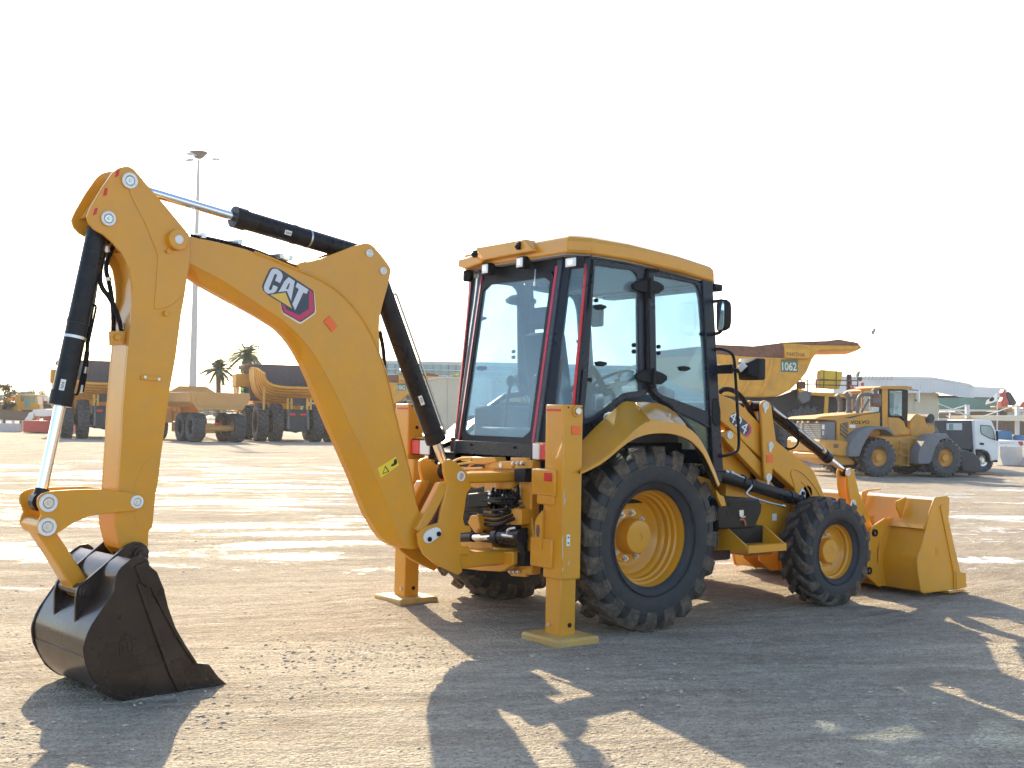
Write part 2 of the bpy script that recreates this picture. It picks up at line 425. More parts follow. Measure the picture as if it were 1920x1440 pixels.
    lnk(nt, bu.outputs[0], b.inputs['Normal'])
    return m
M_ground = ground_mat()
tag(gm.build('ground', M_ground, ang=60), kind='structure')
# loose stones: too many to count
def stones():
    M_st = mat('grey_stone', (.52, .42, .32), .95, var=.4, vs=9, bump=.3)
    kinds = []
    for i in range(14):
        b2 = bmesh.new(); sc = (random.uniform(.7, 1.4), random.uniform(.6, 1.2), random.uniform(.35, .65))
        vs = [b2.verts.new((v[0]*sc[0]*random.uniform(.8, 1.15), v[1]*sc[1]*random.uniform(.8, 1.15), v[2]*sc[2])) for v in ((1, 0, 0), (-1, 0, 0), (0, 1, 0), (0, -1, 0), (.1, .2, 1), (0, 0, -1), (.7, .6, .5), (-.6, .5, .55), (-.6, -.6, .6), (.6, -.7, .5))]
        bmesh.ops.convex_hull(b2, input=vs); b2.verts.index_update()
        kinds.append(([v.co.copy() for v in b2.verts], [[v.index for v in f.verts] for f in b2.faces])); b2.free()
    VS, FS = [], []
    def stone(x, y, s):
        kv, kf = random.choice(kinds); a = random.uniform(0, 6.3); ca, sa = math.cos(a)*s, math.sin(a)*s; z = ground_height(x, y)+s*.12; n0 = len(VS)
        for v in kv: VS.append((x+v.x*ca-v.y*sa, y+v.x*sa+v.y*ca, z+v.z*s))
        for f in kf: FS.append([n0+i for i in f])
    for k in range(6500):
        u_ = random.random(); d = 4.2+9*u_*u_+2*u_; a = YAW+R(random.uniform(-25, 25))
        x, y = CAMP.x+d*math.cos(a), CAMP.y+d*math.sin(a)
        if noise.noise(Vector((x*.55, y*.55, 4)))+random.uniform(-.3, .3) < -.02: continue
        stone(x, y, random.choice((.004, .006, .008, .010)) * (1.9 if random.random() < .035 else 1))
    for cx, cy, n in ((600, 1230, 120), (730, 1230, 130), (900, 1230, 80), (520, 1290, 60), (420, 1330, 80), (1290, 1300, 60), (120, 1380, 60), (1700, 1330, 50)):
        c = ground_at(cx, cy)
        for k in range(n): stone(c.x+random.gauss(0, .36), c.y+random.gauss(0, .30), random.choice((.005, .007, .008, .010, .016)))
    me = bpy.data.meshes.new('loose_gravel'); me.from_pydata(VS, [], FS); me.materials.append(M_st); o = bpy.data.objects.new('loose_gravel', me); col.objects.link(o)
    return tag(o, 'small loose stones scattered over the compacted sandy yard', 'gravel', kind='stuff')
stones()
# ---------------------------------------------------------------- backhoe loader
BL = thing('backhoe_loader', 'clean yellow backhoe loader in the foreground with black digging bucket on the ground', 'backhoe loader')
SW = 6.0
FB = Frame((-1.0, -.376), SW)           # plane of the digging arm, swung a little
def cylinder(F, p0, p1, rb, rr_, frac, name='hydraulic_cylinder', parent=None, lab=None, gland=1.12, eye0=None, eye1=None, flip=False, label=None):
    """barrel from p0 over frac of the way to p1, chromed rod for the rest"""
    p0 = Vector(p0); p1 = Vector(p1); t = (p1-p0); L = t.length; t.normalize()
    m = MB(); q = p0+t*(L*frac)
    m.cyl(p0+t*rb*.8, q, rb, n=32); m.cyl(q-t*.07, q+t*.012, rb*gland, n=32); m.cyl(p0+t*rb*.3, p0+t*rb*.8, rb*.6, rb, n=32)
    m.cyl(p0+t*L*frac*.55, p0+t*(L*frac*.55+.02), rb*1.05, n=32)
    ax = F.e2
    m.cyl(p0-ax*rb*.8, p0+ax*rb*.8, rb*.85, n=24)
    b = m.build(name, M_blk, parent or BL, label=label)
    m = MB(); m.cyl(q-t*.05, p1-t*rr_*1.4, rr_, n=28); m.build('piston_rod', M_chr, b)
    m = MB(); m.cyl(p1-ax*rb*.6, p1+ax*rb*.6, rr_*1.75, n=24); m.cyl(p1-t*rr_*2.4, p1, rr_*1.25, rr_*1.5, n=20); m.build('rod_eye', M_blk, b, bev=.003)
    return b
def pin(F, a, v, z, r, parent, side=-1, ring=True, collar=M_white, rim=None):
    """a pivot pin seen end on: pale collar, steel pin head"""
    m = MB(); c = F.w(a, v, z); ax = F.e2*side
    if rim: mm = MB(); mm.cyl(c, c+ax*.012, rim, n=32); mm.build('boss', M_yel, parent, bev=.003)
    off = .012 if rim else 0
    m.lathe([(r*.62, 0), (r*.62, off+.007), (r*.66, off+.012), (r*.95, off+.012), (r, off+.008), (r, 0)], c, ax, n=36)
    if ring: m.build('pin_collar', collar, parent)
    else: m.bm.free()
    m = MB(); m.cyl(c, c+ax*(off+.009), r*.56, n=28); m.cyl(c+ax*(off+.009), c+ax*(off+.014), r*.2, n=6)
    return m.build('pivot_pin', M_zinc, parent, bev=.002)
# ---- boom
bh = .085
top_px = [(338, 438), (358, 444), (400, 452), (455, 465), (480, 474), (515, 487), (547, 501), (590, 518), (622, 536), (646, 556), (666, 579), (681, 600), (696, 626), (709, 657), (722, 692), (733, 735), (742, 778), (751, 815), (760, 849), (771, 893), (781, 943), (797, 988)]
bnd_px = [(336, 485), (360, 497), (383, 509), (420, 529), (455, 552), (497, 580), (530, 602), (555, 624), (578, 650), (600, 684), (622, 724), (642, 765), (658, 803), (677, 840), (696, 879), (714, 922), (732, 965), (743, 990), (756, 1027)]
bot_px = [(340, 512), (354, 520), (369, 531), (417, 558), (430, 565), (480, 592), (519, 616), (539, 637), (553, 658), (567, 683), (582, 716), (598, 756), (617, 800), (638, 848), (660, 899), (685, 962), (710, 1004), (727, 1020), (745, 1026)]
top_az = resample(FB.tr(top_px, -bh), 48); bnd_az = resample(FB.tr(bnd_px, -bh), 48); bot_az = resample(FB.tr(bot_px, -.02), 48)
foot_az = FB.tr([(800, 1000), (796, 1018), (783, 1029), (770, 1030)], -bh)
m = MB()
core = top_az+foot_az+bnd_az[::-1]
m.slab(FB, core, -bh, bh)
boom = m.build('boom', M_yel, BL, bev=.006)
m = MB()
m.loft([[FB.w(bnd_az[i][0], -bh+.003, bnd_az[i][1]), FB.w(bot_az[i][0], -.03, bot_az[i][1]), FB.w(bot_az[i][0], .03, bot_az[i][1]), FB.w(bnd_az[i][0], bh-.003, bnd_az[i][1])] for i in range(48)])
m.build('belly_plate', M_yel, boom, ang=50)
ear_px = [(556, 494), (578, 491), (605, 484), (664, 461), (684, 456), (694, 457), (700, 461), (716, 479), (730, 498), (733, 504), (733, 512), (727, 538), (718, 570), (712, 596), (711, 625), (713, 665), (700, 640), (681, 604), (666, 584), (646, 561), (622, 541), (590, 523), (566, 512)]
ear_az = FB.tr(ear_px, -bh)
for s_ in (-1, 1):
    m = MB(); m.slab(FB, rnd_loop(ear_az, .02), s_*(bh-.002), s_*(bh-.026)); m.build('boom_ear', M_yel, boom, bev=.004)
# raised weld lip along the top flange
m = MB(); lip = [FB.w(a, -bh-.003, z) for a, z in top_az[8:44]]
n_ = len(lip)
m.loft([[p+Vector((0, 0, .010)), p-FB.e2*.005+Vector((0, 0, .0)), p+Vector((0, 0, -.012)), p+FB.e2*.01] for p in lip]); m.build('flange_lip', M_yel, boom, ang=50)
for px, py, r in ((692, 475, .027), (718, 508, .026)):
    a, z = FB.hit(px, py, -bh); pin(FB, a, -bh, z, r, boom)
# foot bracket, small round cover
a, z = FB.hit(640, 788, -.03)
# orange reflector
def patch(F, pxs, v, mat_, name, parent, t=.003, bev=0, label=None):
    az = F.tr(pxs, v); m = MB(); m.slab(F, az, v+.001, v-t); return m.build(name, mat_, parent, bev=bev, label=label)
def Z8(*p): return [(480+x/9, 480+y/9) for x, y in p]
patch(FB, Z8((1230, 1008), (1366, 1178), (1275, 1280), (1133, 1105)), -bh, M_org, 'orange_reflector', boom, .007, .002)
# emblem on the boom: lettering, triangle and red hexagon
M_edark = mat('emblem_dark', (.045, .055, .085), .4, var=.05); M_ewht = mat('emblem_silver', (.62, .64, .68), .4, var=.04)
M_ered = mat('emblem_red', (.55, .035, .11), .4, var=.04); M_eyel = mat('emblem_yellow', (.75, .48, .08), .4, var=.05); M_ecre = mat('emblem_cream_edge', (.85, .75, .55), .5, var=.03)
emb = patch(FB, Z8((408, 790), (430, 920), (470, 990), (725, 1140), (765, 1140), (985, 985), (1010, 940), (985, 640), (940, 570), (880, 560)), -bh, M_ecre, 'logo', boom, .002)
patch(FB, Z8((290, 192), (350, 200), (470, 262), (900, 545), (955, 580), (975, 640), (992, 920), (975, 965), (765, 1110), (730, 1112), (470, 965), (435, 915), (412, 785), (200, 655), (120, 580), (105, 520), (120, 460), (215, 250), (245, 210)), -bh, M_edark, 'logo_backing', emb, .003)
patch(FB, Z8((895, 570), (925, 590), (955, 640), (975, 915), (960, 950), (745, 1095), (720, 1092), (485, 955), (455, 905), (430, 800), (475, 830), (500, 895), (520, 915), (728, 1000), (890, 890), (890, 620)), -bh, M_ered, 'logo_hexagon', emb, .004)
patch(FB, Z8((235, 655), (492, 615), (600, 885)), -bh, M_eyel, 'logo_triangle', emb, .004)
def letter(pts): patch(FB, Z8(*pts), -bh, M_ewht, 'logo_letter', emb, .0045)
letter(((300, 212), (345, 218), (420, 270), (445, 320), (440, 370), (400, 458), (315, 415), (345, 345), (348, 315), (325, 300), (305, 315), (215, 540), (215, 570), (240, 580), (262, 560), (285, 490), (362, 525), (335, 590), (290, 625), (200, 638), (145, 600), (125, 545), (140, 480), (235, 270), (265, 225)))
letter(((545, 355), (648, 425), (585, 755), (515, 590), (368, 610), (400, 570), (470, 430)))
patch(FB, Z8((555, 458), (572, 468), (540, 565), (505, 553)), -bh-.0045, M_edark, 'letter_gap', emb, .0008)
letter(((690, 448), (880, 568), (850, 640), (792, 618), (655, 915), (608, 810), (718, 560), (662, 520)))
# warning label
wl = patch(FB, [(708, 878), (742, 856), (748, 872), (714, 896)], -bh, M_sign, 'warning_label', boom, .002)
patch(FB, [(717, 889), (722.5, 873), (730, 884)], -bh-.002, M_blk, 'label_mark', wl, .0008)
patch(FB, [(718.6, 887), (722.5, 876.5), (727.6, 883.5)], -bh-.0028, M_sign, 'label_mark', wl, .0006)
patch(FB, [(733, 872), (738, 868.5), (739, 862), (743, 860), (745, 868), (741, 872), (734, 875)], -bh-.002, M_blk, 'label_mark', wl, .0008)
# ---- stick
sh = .115
st_px = [(234, 312), (242, 312), (250, 316), (262, 329), (274, 344), (290, 362), (308, 383), (347, 430), (355, 441), (358, 452), (357, 491), (351, 522), (347, 552), (340, 591), (330, 669), (319, 729), (303, 849), (297, 900), (292, 927), (286, 988), (279, 997), (278, 1021), (276, 1050), (262, 1060), (244, 1050), (228, 1030), (217, 988), (217, 966), (222, 918), (228, 827), (230.5, 771), (239, 668), (244.5, 613), (248, 558), (247, 530), (242, 502), (228, 474), (211, 455), (194, 440), (178, 431), (167, 419), (163, 405), (171, 387), (190, 354), (211, 324), (222, 315)]
st_az = FB.tr(st_px, -sh)
nodep = lambda n: node(n, BL)
stick = MB().slab(FB, st_az, -sh, -sh+.02).build('stick', M_yel, BL, bev=.004)
MB().slab(FB, st_az, sh-.02, sh).build('side_plate', M_yel, stick, bev=.004)
core_px = [(341, 585), (330, 669), (319, 729), (303, 849), (292, 927), (286, 988), (279, 997), (278, 1021), (262, 1058), (228, 1029), (217, 988), (217, 966), (222, 918), (228, 827), (230.5, 771), (239, 668), (244, 617)]
ca = FB.tr(core_px, -sh)
MB().slab(FB, [(a, z) for a, z in ca], -sh+.018, sh-.018).build('stick_box', M_yel, stick, bev=.004)
m = MB()      # upper web, set back between the plates: open towards the bucket cylinder
wb = FB.tr([(341, 590), (244, 617), (256, 560), (258, 520), (252, 490), (240, 470), (262, 462), (276, 500), (278, 540), (300, 575)], -sh); m.slab(FB, wb, -sh+.018, sh-.018)
m.build('stick_web', M_yel, stick, bev=.003)
# wrap of the head between the plates
m = MB()
for a_, b_ in (((222, 322), (170, 402)),):
    q0, q1 = [FB.hit(*c, -sh) for c in (a_, b_)]
    for s_ in (-1, 1): m.slab(FB, [(q0[0]+.02, q0[1]-.02), (q1[0]+.02, q1[1]), (q1[0]+.05, q1[1]+.0), (q0[0]+.05, q0[1]-.02)], s_*(sh-.02), s_*.055)
m.build('head_rib', M_yel, stick, bev=.008)
# reinforcing pad around the pivot
pa = FB.tr([(270, 352), (345, 432), (354, 444), (356, 470), (350, 520), (345, 552), (318, 575), (288, 582), (296, 480), (272, 420), (247, 372), (240, 352), (250, 345)], -sh)
MB().slab(FB, rnd_loop(pa, .03), -sh+.001, -sh-.006).build('pivot_pad', M_yel, stick, bev=.003)
for px, py, r in ((243, 339, .047), (203, 410, .043)):
    a, z = FB.hit(px, py, -sh-.006); pin(FB, a, -sh-.006, z, r, stick)
a, z = FB.hit(331, 450, -sh-.012)
m = MB(); m.cyl(FB.w(a, -sh, z), FB.w(a, -sh-.045, z), .062, n=40); m.build('pivot_boss', M_yel, stick, bev=.004)
m = MB(); m.cyl(FB.w(a, -sh-.04, z), FB.w(a, -sh-.05, z), .027, n=28); m.build('pivot_pin', M_white, stick, bev=.003)
m = MB(); q = FB.P(314, 471, -sh-.006); m.cyl(q, q-FB.e2*.02, .013, n=12); q = FB.P(310, 588, -sh); m.cyl(q, q-FB.e2*.02, .016, n=16); m.build('stop_bolt', M_yel, stick, bev=.002)
m = MB()
for q in ((271, 707), (297, 711)): c = FB.P(*q, -sh-.006); m.cyl(c, c-FB.e2*.01, .009, n=10)
m.build('bracket_bolt', M_zinc, stick)
patch(FB, [(264, 703), (302, 707), (301, 715), (263, 711)], -sh, M_yel, 'hose_bracket', stick, .012, .002)
for q in (((218, 320), (225, 318), (222, 330), (215, 333)), ((196, 353), (202, 352), (200, 366), (193, 368)), ((177, 391), (183, 389), (181, 401), (174, 404))):
    patch(FB, q, -sh, M_red, 'red_reflector', stick, .002)
wr = FB.tr([(222, 838), (298, 849), (297, 853), (222, 842)], -sh)
MB().slab(FB, FB.tr([(229, 841), (298, 851), (290, 927), (284, 985), (277, 1000), (258, 985), (250, 955), (254, 905), (268, 872), (288, 853)], -sh), -sh+.001, -sh-.0015).build('wear_plate', M_yel, stick)
# ---- cylinders of the arm
aU, zU = FB.hit(243, 339, -sh); aS, zS = FB.hit(692, 475, -bh)
cylinder(FB, FB.w(aS, 0, zS), FB.w(aU, 0, zU), .062, .029, .565)
aQ, zQ = FB.hit(718, 508, -bh); aF, zF = FB.hit(838, 884, 0)
bc = cylinder(FB, FB.w(aQ, .0, zQ), FB.w(aF, 0, zF), .068, .034, .835)
aB, zB = FB.hit(203, 410, -sh); aL, zL = FB.hit(91, 943, -.125)
kc = cylinder(FB, FB.w(aB, 0, zB), FB.w(aL, 0, zL), .060, .031, .66)
def label_on(cylp0, cylp1, f, r, parent, ang, L=.07, wdt=.028):
    """paper label wrapped on a barrel"""
    p0, p1 = Vector(cylp0), Vector(cylp1); t = (p1-p0).normalized(); c = p0+(p1-p0)*f
    n = (CAMP-c); n -= t*n.dot(t); n.normalize(); n = Matrix.Rotation(R(ang), 3, t) @ n; s_ = t.cross(n)
    m = MB(); m.box((0, 0, 0), (L, wdt, .0015)); M = Matrix((t, s_, n)).transposed().to_4x4(); M.translation = c+n*(r+.0008)
    m.xf(M); o = m.build('paper_label', M_white, parent)
    m = MB()
    for k in range(5): m.bb((-.02+.008*k, -wdt*.3, .0009), (-.016+.008*k, wdt*.3*(.4 if k % 2 else 1), .0012))
    m.xf(M); m.build('label_print', M_plas, o)
label_on(FB.w(aB, 0, zB), FB.w(aL, 0, zL), .60, .06, kc, 10)
label_on(FB.w(aQ, 0, zQ), FB.w(aF, 0, zF), .62, .068, bc, 0)
sc_ = bpy.data.objects['hydraulic_cylinder']
label_on(FB.w(aS, 0, zS), FB.w(aU, 0, zU), .36, .062, sc_, 0, .05, .03)
def feed(cyl0, cyl1, f0, f1, r, parent, ang, rad=.008, mat_=M_zinc, nm='feed_pipe', hump=.02):
    p0, p1 = Vector(cyl0), Vector(cyl1); t = (p1-p0).normalized(); c = p0
    n = (CAMP-c); n -= t*n.dot(t); n.normalize(); n = Matrix.Rotation(R(ang), 3, t) @ n
    a = p0+(p1-p0)*f0; b = p0+(p1-p0)*f1
    m = MB(); m.tube([a+n*r, a+n*(r+hump), a+t*.05+n*(r+hump), b-t*.05+n*(r+hump), b+n*(r+hump), b+n*r], rad); m.build(nm, mat_, parent)
feed(FB.w(aQ, 0, zQ), FB.w(aF, 0, zF), .12, .82, .068, bc, -75)
feed(FB.w(aB, 0, zB), FB.w(aL, 0, zL), .3, .62, .060, kc, -80, .007, M_hose)
m = MB(); q = FB.w(aB, 0, zB).lerp(FB.w(aL, 0, zL), .42); t = (FB.w(aL, 0, zL)-FB.w(aB, 0, zB)).normalized(); m.cyl(q, q+t*.016, .064, n=32); m.build('clamp_band', M_zinc, kc)
q = FB.w(aS, 0, zS).lerp(FB.w(aU, 0, zU), .25); t = (FB.w(aU, 0, zU)-FB.w(aS, 0, zS)).normalized(); m = MB(); m.cyl(q, q+t*.012, .065, n=32); m.build('clamp_band', M_zinc, sc_)
# ---- bucket linkage
lk_px = [(94, 921), (139, 918), (194, 917), (236, 922), (258, 928), (269, 937), (268, 949), (260, 956), (250, 958), (194, 964), (167, 968), (139, 980), (111, 998), (100, 1004), (88, 1004), (77, 998), (71, 987), (73, 976), (78, 966), (75, 957), (70, 946), (71, 933), (80, 925)]
lk_az = FB.tr(lk_px, -.137)
for s_, nm in ((-1, 'bucket_link'), (1, 'bucket_link')):
    lo_ = MB().slab(FB, rnd_loop(lk_az, .012), s_*.119, s_*.137).build(nm, M_yel, BL, bev=.004)
    if s_ < 0:
        for px, py, r in ((91, 943, .050), (89, 988, .050), (257, 941, .038)):
            a, z = FB.hit(px, py, -.142); pin(FB, a, -.137, z, r, lo_)
a2, z2 = FB.hit(89, 988, -.137); a3, z3 = FB.hit(158, 1108, -.07)
m = MB(); m.cyl(FB.w(aL, -.125, zL), FB.w(aL, .125, zL), .03, n=20); m.cyl(FB.w(a2, -.12, z2), FB.w(a2, .12, z2), .048, n=28); m.build('link_bush', M_yel, BL, bev=.004)
m = MB()
d = Vector((a3-a2, z3-z2)).normalized(); nrm = Vector((-d.y, d.x))
def lp(t, s_): return (a2+(a3-a2)*t+nrm.x*s_, z2+(z3-z2)*t+nrm.y*s_)
m.slab(FB, [lp(.0, .045), lp(.5, .05), lp(1, .05), lp(1.06, .035), lp(1.08, 0), lp(1.06, -.035), lp(1, -.05), lp(.5, -.045), lp(0, -.045)], -.07, .07)
m.build('bucket_link', M_yel, BL, bev=.012)
# ---- digging bucket
bw = .37
pl_px = [(251, 1045), (267, 1042), (278, 1049), (283, 1063), (293, 1071), (300, 1088), (306, 1104), (314, 1138), (328, 1177), (347, 1210), (369, 1243), (392, 1266), (404, 1283), (402, 1290), (342, 1299), (278, 1313), (242, 1316), (211, 1309), (195, 1299), (183, 1288), (167, 1260), (160, 1245), (157, 1229), (156, 1216), (158, 1204), (164, 1187), (172, 1171), (194, 1138), (206, 1121), (213, 1108), (215, 1095), (217, 1082), (222, 1071), (228, 1063), (244, 1050)]
pl_az = FB.tr(pl_px, -bw)
bkt = MB().slab(FB, pl_az, -bw, -bw+.016).build('digging_bucket', M_bkt, BL, bev=.004)
MB().slab(FB, pl_az, bw-.016, bw).build('side_plate', M_bkt, bkt, bev=.004)
# wrapped shell along the back and floor
back = FB.tr([(378, 1288), (342, 1297), (278, 1311), (244, 1314), (213, 1307), (186, 1287), (170, 1260), (161, 1229), (160, 1204), (174, 1171), (196, 1138), (215, 1108), (219, 1084), (232, 1063), (250, 1049)], -bw)
back = smooth(back, 2)
def offset_line(l, d):
    o = []
    for i, p in enumerate(l):
        a = l[max(i-1, 0)]; b = l[min(i+1, len(l)-1)]; t = Vector((b[0]-a[0], b[1]-a[1])).normalized(); o.append((p[0]-t.y*d, p[1]+t.x*d))
    return o
inn = offset_line(back, .014)
c_ = (sum(p[0] for p in back)/len(back), sum(p[1] for p in back)/len(back))
if sum((Vector(p)-Vector(c_)).length for p in inn) > sum((Vector(p)-Vector(c_)).length for p in back): inn = offset_line(back, -.014)
MB().slab(FB, back+inn[::-1], -bw+.014, bw-.014).build('bucket_shell', M_bkt, bkt, ang=40)
MB().slab(FB, offset_line(back[10:30], -.006 if inn[20] != offset_line(back, -.014)[20] else .006)+back[10:30][::-1], -bw+.03, bw-.03).build('wear_sheet', M_bkt, bkt, ang=40)
# hanger ears
er_px = [(238, 1022), (252, 1016), (266, 1017), (276, 1024), (279, 1036), (276, 1050), (262, 1078), (240, 1096), (215, 1104), (190, 1132), (172, 1160), (158, 1172), (147, 1188), (142, 1180), (141, 1160), (142, 1120), (145, 1104), (152, 1094), (163, 1087), (190, 1064), (215, 1042)]
er_az = FB.tr(er_px, -.155)
for s_ in (-1, 1): MB().slab(FB, rnd_loop(er_az, .012), s_*.155, s_*.135).build('hanger_plate', M_bkt, bkt, bev=.004)
a, z = FB.hit(262, 1040, -.165); m = MB(); m.cyl(FB.w(a, -.185, z), FB.w(a, .185, z), .042, n=28); m.cyl(FB.w(a, -.20, z), FB.w(a, -.185, z), .028, n=8); m.cyl(FB.w(a, -.16, z), FB.w(a, -.135, z), .062, n=28); m.build('bucket_pin', M_bkt, bkt, bev=.004)
a, z = FB.hit(160, 1109, -.165); m = MB(); m.cyl(FB.w(a, -.175, z), FB.w(a, .175, z), .036, n=24); m.cyl(FB.w(a, -.19, z), FB.w(a, -.175, z), .026, n=8); m.build('link_pin', M_bkt, bkt, bev=.004)
# side details: strake, panel seams, cast badge plate, hole
patch(FB, [(256, 1095), (263, 1095), (300, 1200), (322, 1262), (342, 1298), (333, 1299), (315, 1262), (292, 1200)], -bw, M_bkt, 'side_strake', bkt, .014, .004)
patch(FB, [(272, 1052), (283, 1064), (293, 1072), (306, 1104), (314, 1138), (328, 1177), (347, 1210), (369, 1243), (364, 1246), (341, 1213), (321, 1178), (300, 1140), (281, 1102), (262, 1092), (252, 1062)], -bw, M_bkt, 'side_cutter', bkt, .012, .003)
patch(FB, [(176, 1267), (316, 1238), (317, 1243), (178, 1272)], -bw, M_bkt, 'seam_strip', bkt, .006, .002)
patch(FB, [(322, 1238), (352, 1233), (358, 1238), (324, 1244)], -bw, M_bkt, 'seam_strip', bkt, .006, .002)
bp = patch(FB, [(223, 1201), (260, 1195), (261, 1225), (224, 1231)], -bw, M_bkt, 'badge_plate', bkt, .006, .002)
for k in range(3): patch(FB, [(229+9*k, 1205-1.5*k), (236+9*k, 1204-1.5*k), (237+9*k, 1221-1.5*k), (230+9*k, 1222-1.5*k)], -bw-.006, M_bkt, 'badge_relief', bp, .005, .001)
patch(FB, [(174, 1290), (211, 1311), (242, 1318), (278, 1315), (342, 1301), (404, 1292), (402, 1284), (342, 1291), (278, 1304), (244, 1307), (213, 1300), (184, 1280)], -bw, M_bkt, 'edge_band', bkt, .010, .003)
q = FB.P(355, 1260, -bw); m = MB(); m.lathe([(.016, 0), (.016, .006), (.024, .006), (.024, 0)], q, -FB.e2, n=24); m.build('hole_boss', M_bkt, bkt)
# cutting edge and teeth
a0, z0 = FB.hit(402, 1288, -bw); a1, z1 = FB.hit(342, 1298, -bw)
m = MB(); m.slab(FB, [(a1, z1+.004), (a0+.02, z0+.004), (a0+.02, z0+.022), (a1, z1+.03)], -bw-.004, bw+.004); m.build('cutting_edge', M_bkt, bkt, bev=.004)
for k in range(4):
    v = -bw+.035+k*(2*bw-.07)/3
    tp = FB.tr([(372, 1244), (393, 1246), (402, 1258), (411, 1270), (424, 1281), (442, 1289), (428, 1292), (404, 1291), (392, 1280), (384, 1262)], -bw)
    MB().slab(FB, tp, v-.035, v+.035).build('bucket_tooth', M_bkt, bkt, bev=.008)
# ---- hoses at the head of the stick and along the boom
def hose(pts, r, name='hose', parent=None, mat_=M_hose): return MB().tube(pts, r, n=10).build(name, mat_, parent or BL)
H = lambda px, py, v: FB.P(px, py, v)
hose([H(196, 470, 0), H(186, 515, -.02), H(190, 540, -.05), H(208, 560, -.06), H(224, 600, -.06), H(229, 625, -.05)], .014)
hose([H(215, 455, .04), H(196, 500, .02), H(205, 530, .03), H(213, 580, .04), H(212, 640, .05)], .014)
hose([H(350, 441, .03), H(318, 420, .02), H(262, 425, .0), H(222, 440, 0), H(200, 455, 0)], .015)
hose([H(182, 520, .0), H(176, 560, 0), H(165, 620, .0), H(163, 668, -.01)], .012)
hose([H(163, 660, -.01), H(159, 700, -.01), H(152, 735, -.01)], .015)
m = MB()
for (p, q) in (((199, 462), (201, 473)), ((228, 606), (229, 618)), ((160, 688), (158, 700)), ((153, 722), (151, 736)), ((203, 520), (204, 526))):
    m.cyl(H(*p, -.05 if p[0] in (228,) else -.01), H(*q, -.05 if p[0] in (228,) else -.01), .017, n=6)
m.build('hose_fitting', M_zinc, BL)
m = MB(); m.slab(FB, FB.tr([(212, 620), (243, 620), (240, 646), (213, 648)], -sh), -.07, -.05); m.cyl(H(221, 632, -.07), H(221, 632, -.09), .02, n=8); m.build('hose_clamp', M_yel, stick, bev=.003)
hz_ = [(x, y) for x, y in top_px[1:12]]
for k, v in enumerate((-.03, .02, .05)):
    hose([FB.P(x, y-1.5-k*.7-(1.5 if i % 2 else 0), v) for i, (x, y) in enumerate(top_px[1:9])], .010, 'boom_hose', boom)
m = MB()
for x, y in ((372, 446), (440, 458), (518, 484), (535, 488)): c = FB.P(x, y-3, 0); m.box(c, (.03, .14, .03), SW)
m.build('hose_clamp', M_zinc, boom)
hose([H(712, 620, .05), H(720, 660, .08), H(722, 720, .08), H(726, 770, .06)], .014, 'boom_hose', boom)
M_pad = mat('worn_pad_paint', (.56, .34, .08), .6, var=.15, dirt=.5, dc=(.36, .28, .19))
# ---- swing casting, carriage, rear frame, stabilizers
cs = .15
ct_px = [(832, 868), (838, 863), (846, 861), (856, 867), (866, 876), (875, 884), (878, 893), (880, 905), (886, 912), (876, 925), (874, 938), (872, 954), (869, 972), (872, 985), (882, 986), (884, 998), (864, 999), (864, 1024), (880, 1026), (882, 1040), (864, 1041), (864, 1058), (868, 1072), (860, 1078), (838, 1068), (815, 1056), (796, 1040), (786, 1020), (784, 1000), (796, 988), (824, 980), (828, 954), (836, 922), (838, 905), (833, 885)]
ct_az = FB.tr(ct_px, -cs)
cast = MB().slab(FB, ct_az, -cs, -cs+.028).build('swing_casting', M_yel, BL, bev=.007)
MB().slab(FB, ct_az, cs-.028, cs).build('side_plate', M_yel, cast, bev=.007)
# slanting highlight flange that joins the two cheeks at the back
for v0, v1 in ((-cs+.01, -.075), (cs-.01, .075)):
    MB().slab(FB, FB.tr([(846, 903), (838, 925), (812, 975), (792, 1000), (782, 992), (800, 960), (828, 905)], -cs), v0, v1).build('cheek_flange', M_yel, cast, bev=.01)
MB().slab(FB, FB.tr([(842, 912), (826, 950), (806, 988), (792, 1004), (796, 1022), (812, 1040), (850, 1050), (862, 1000), (862, 940)], -.07), -.07, .07).build('gap_filler', M_liner, cast, bev=.015)  # filler added to close a sunlit gap, standing for dark hoses
# king post barrel and upper/lower knuckles
kx = .12
m = MB(); m.bb((0, 0, 0), (0, 0, 0)) if False else None
m.cyl((-1.0+kx, -.376, .50), (-1.0+kx, -.376, .62), .11, n=32); m.cyl((-1.0+kx, -.376, 1.06), (-1.0+kx, -.376, 1.18), .11, n=32)
m.build('king_post', M_yel, cast, bev=.012)
a_ = FB.hit(872, 890, -cs)[0]; 
m = MB(); m.slab(FB, [(a_-.02, 1.115), (.14, 1.115), (.14, 1.19), (a_-.02, 1.19)], -.13, .13); m.build('knuckle', M_yel, cast, bev=.02)
m = MB(); m.slab(FB, [(a_-.06, .50), (.14, .50), (.14, .60), (a_-.02, .62)], -.13, .13); m.build('knuckle', M_yel, cast, bev=.02)
for px, py, r in ((865, 893, .036),):
    a, z = FB.hit(px, py, -cs-.012); pin(FB, a, -cs-.004, z, r, cast)
m = MB(); ka = FB.tr([(797, 1000), (803, 994), (818, 988), (826, 991), (828, 999), (824, 1006), (806, 1019), (798, 1018), (794, 1009)], -cs-.01); m.slab(FB, rnd_loop(ka, .02), -cs-.012, -cs); m.build('keeper_plate', M_white, cast, bev=.002)
m = MB()
for q in ((822, 1001), (805, 1011)): c = FB.P(*q, -cs-.012); m.cyl(c, c-FB.e2*.012, .017, n=20)
m.build('keeper_bolt', M_plas, cast, bev=.002)
XR = -.86                                   # rear face of the sliding carriage
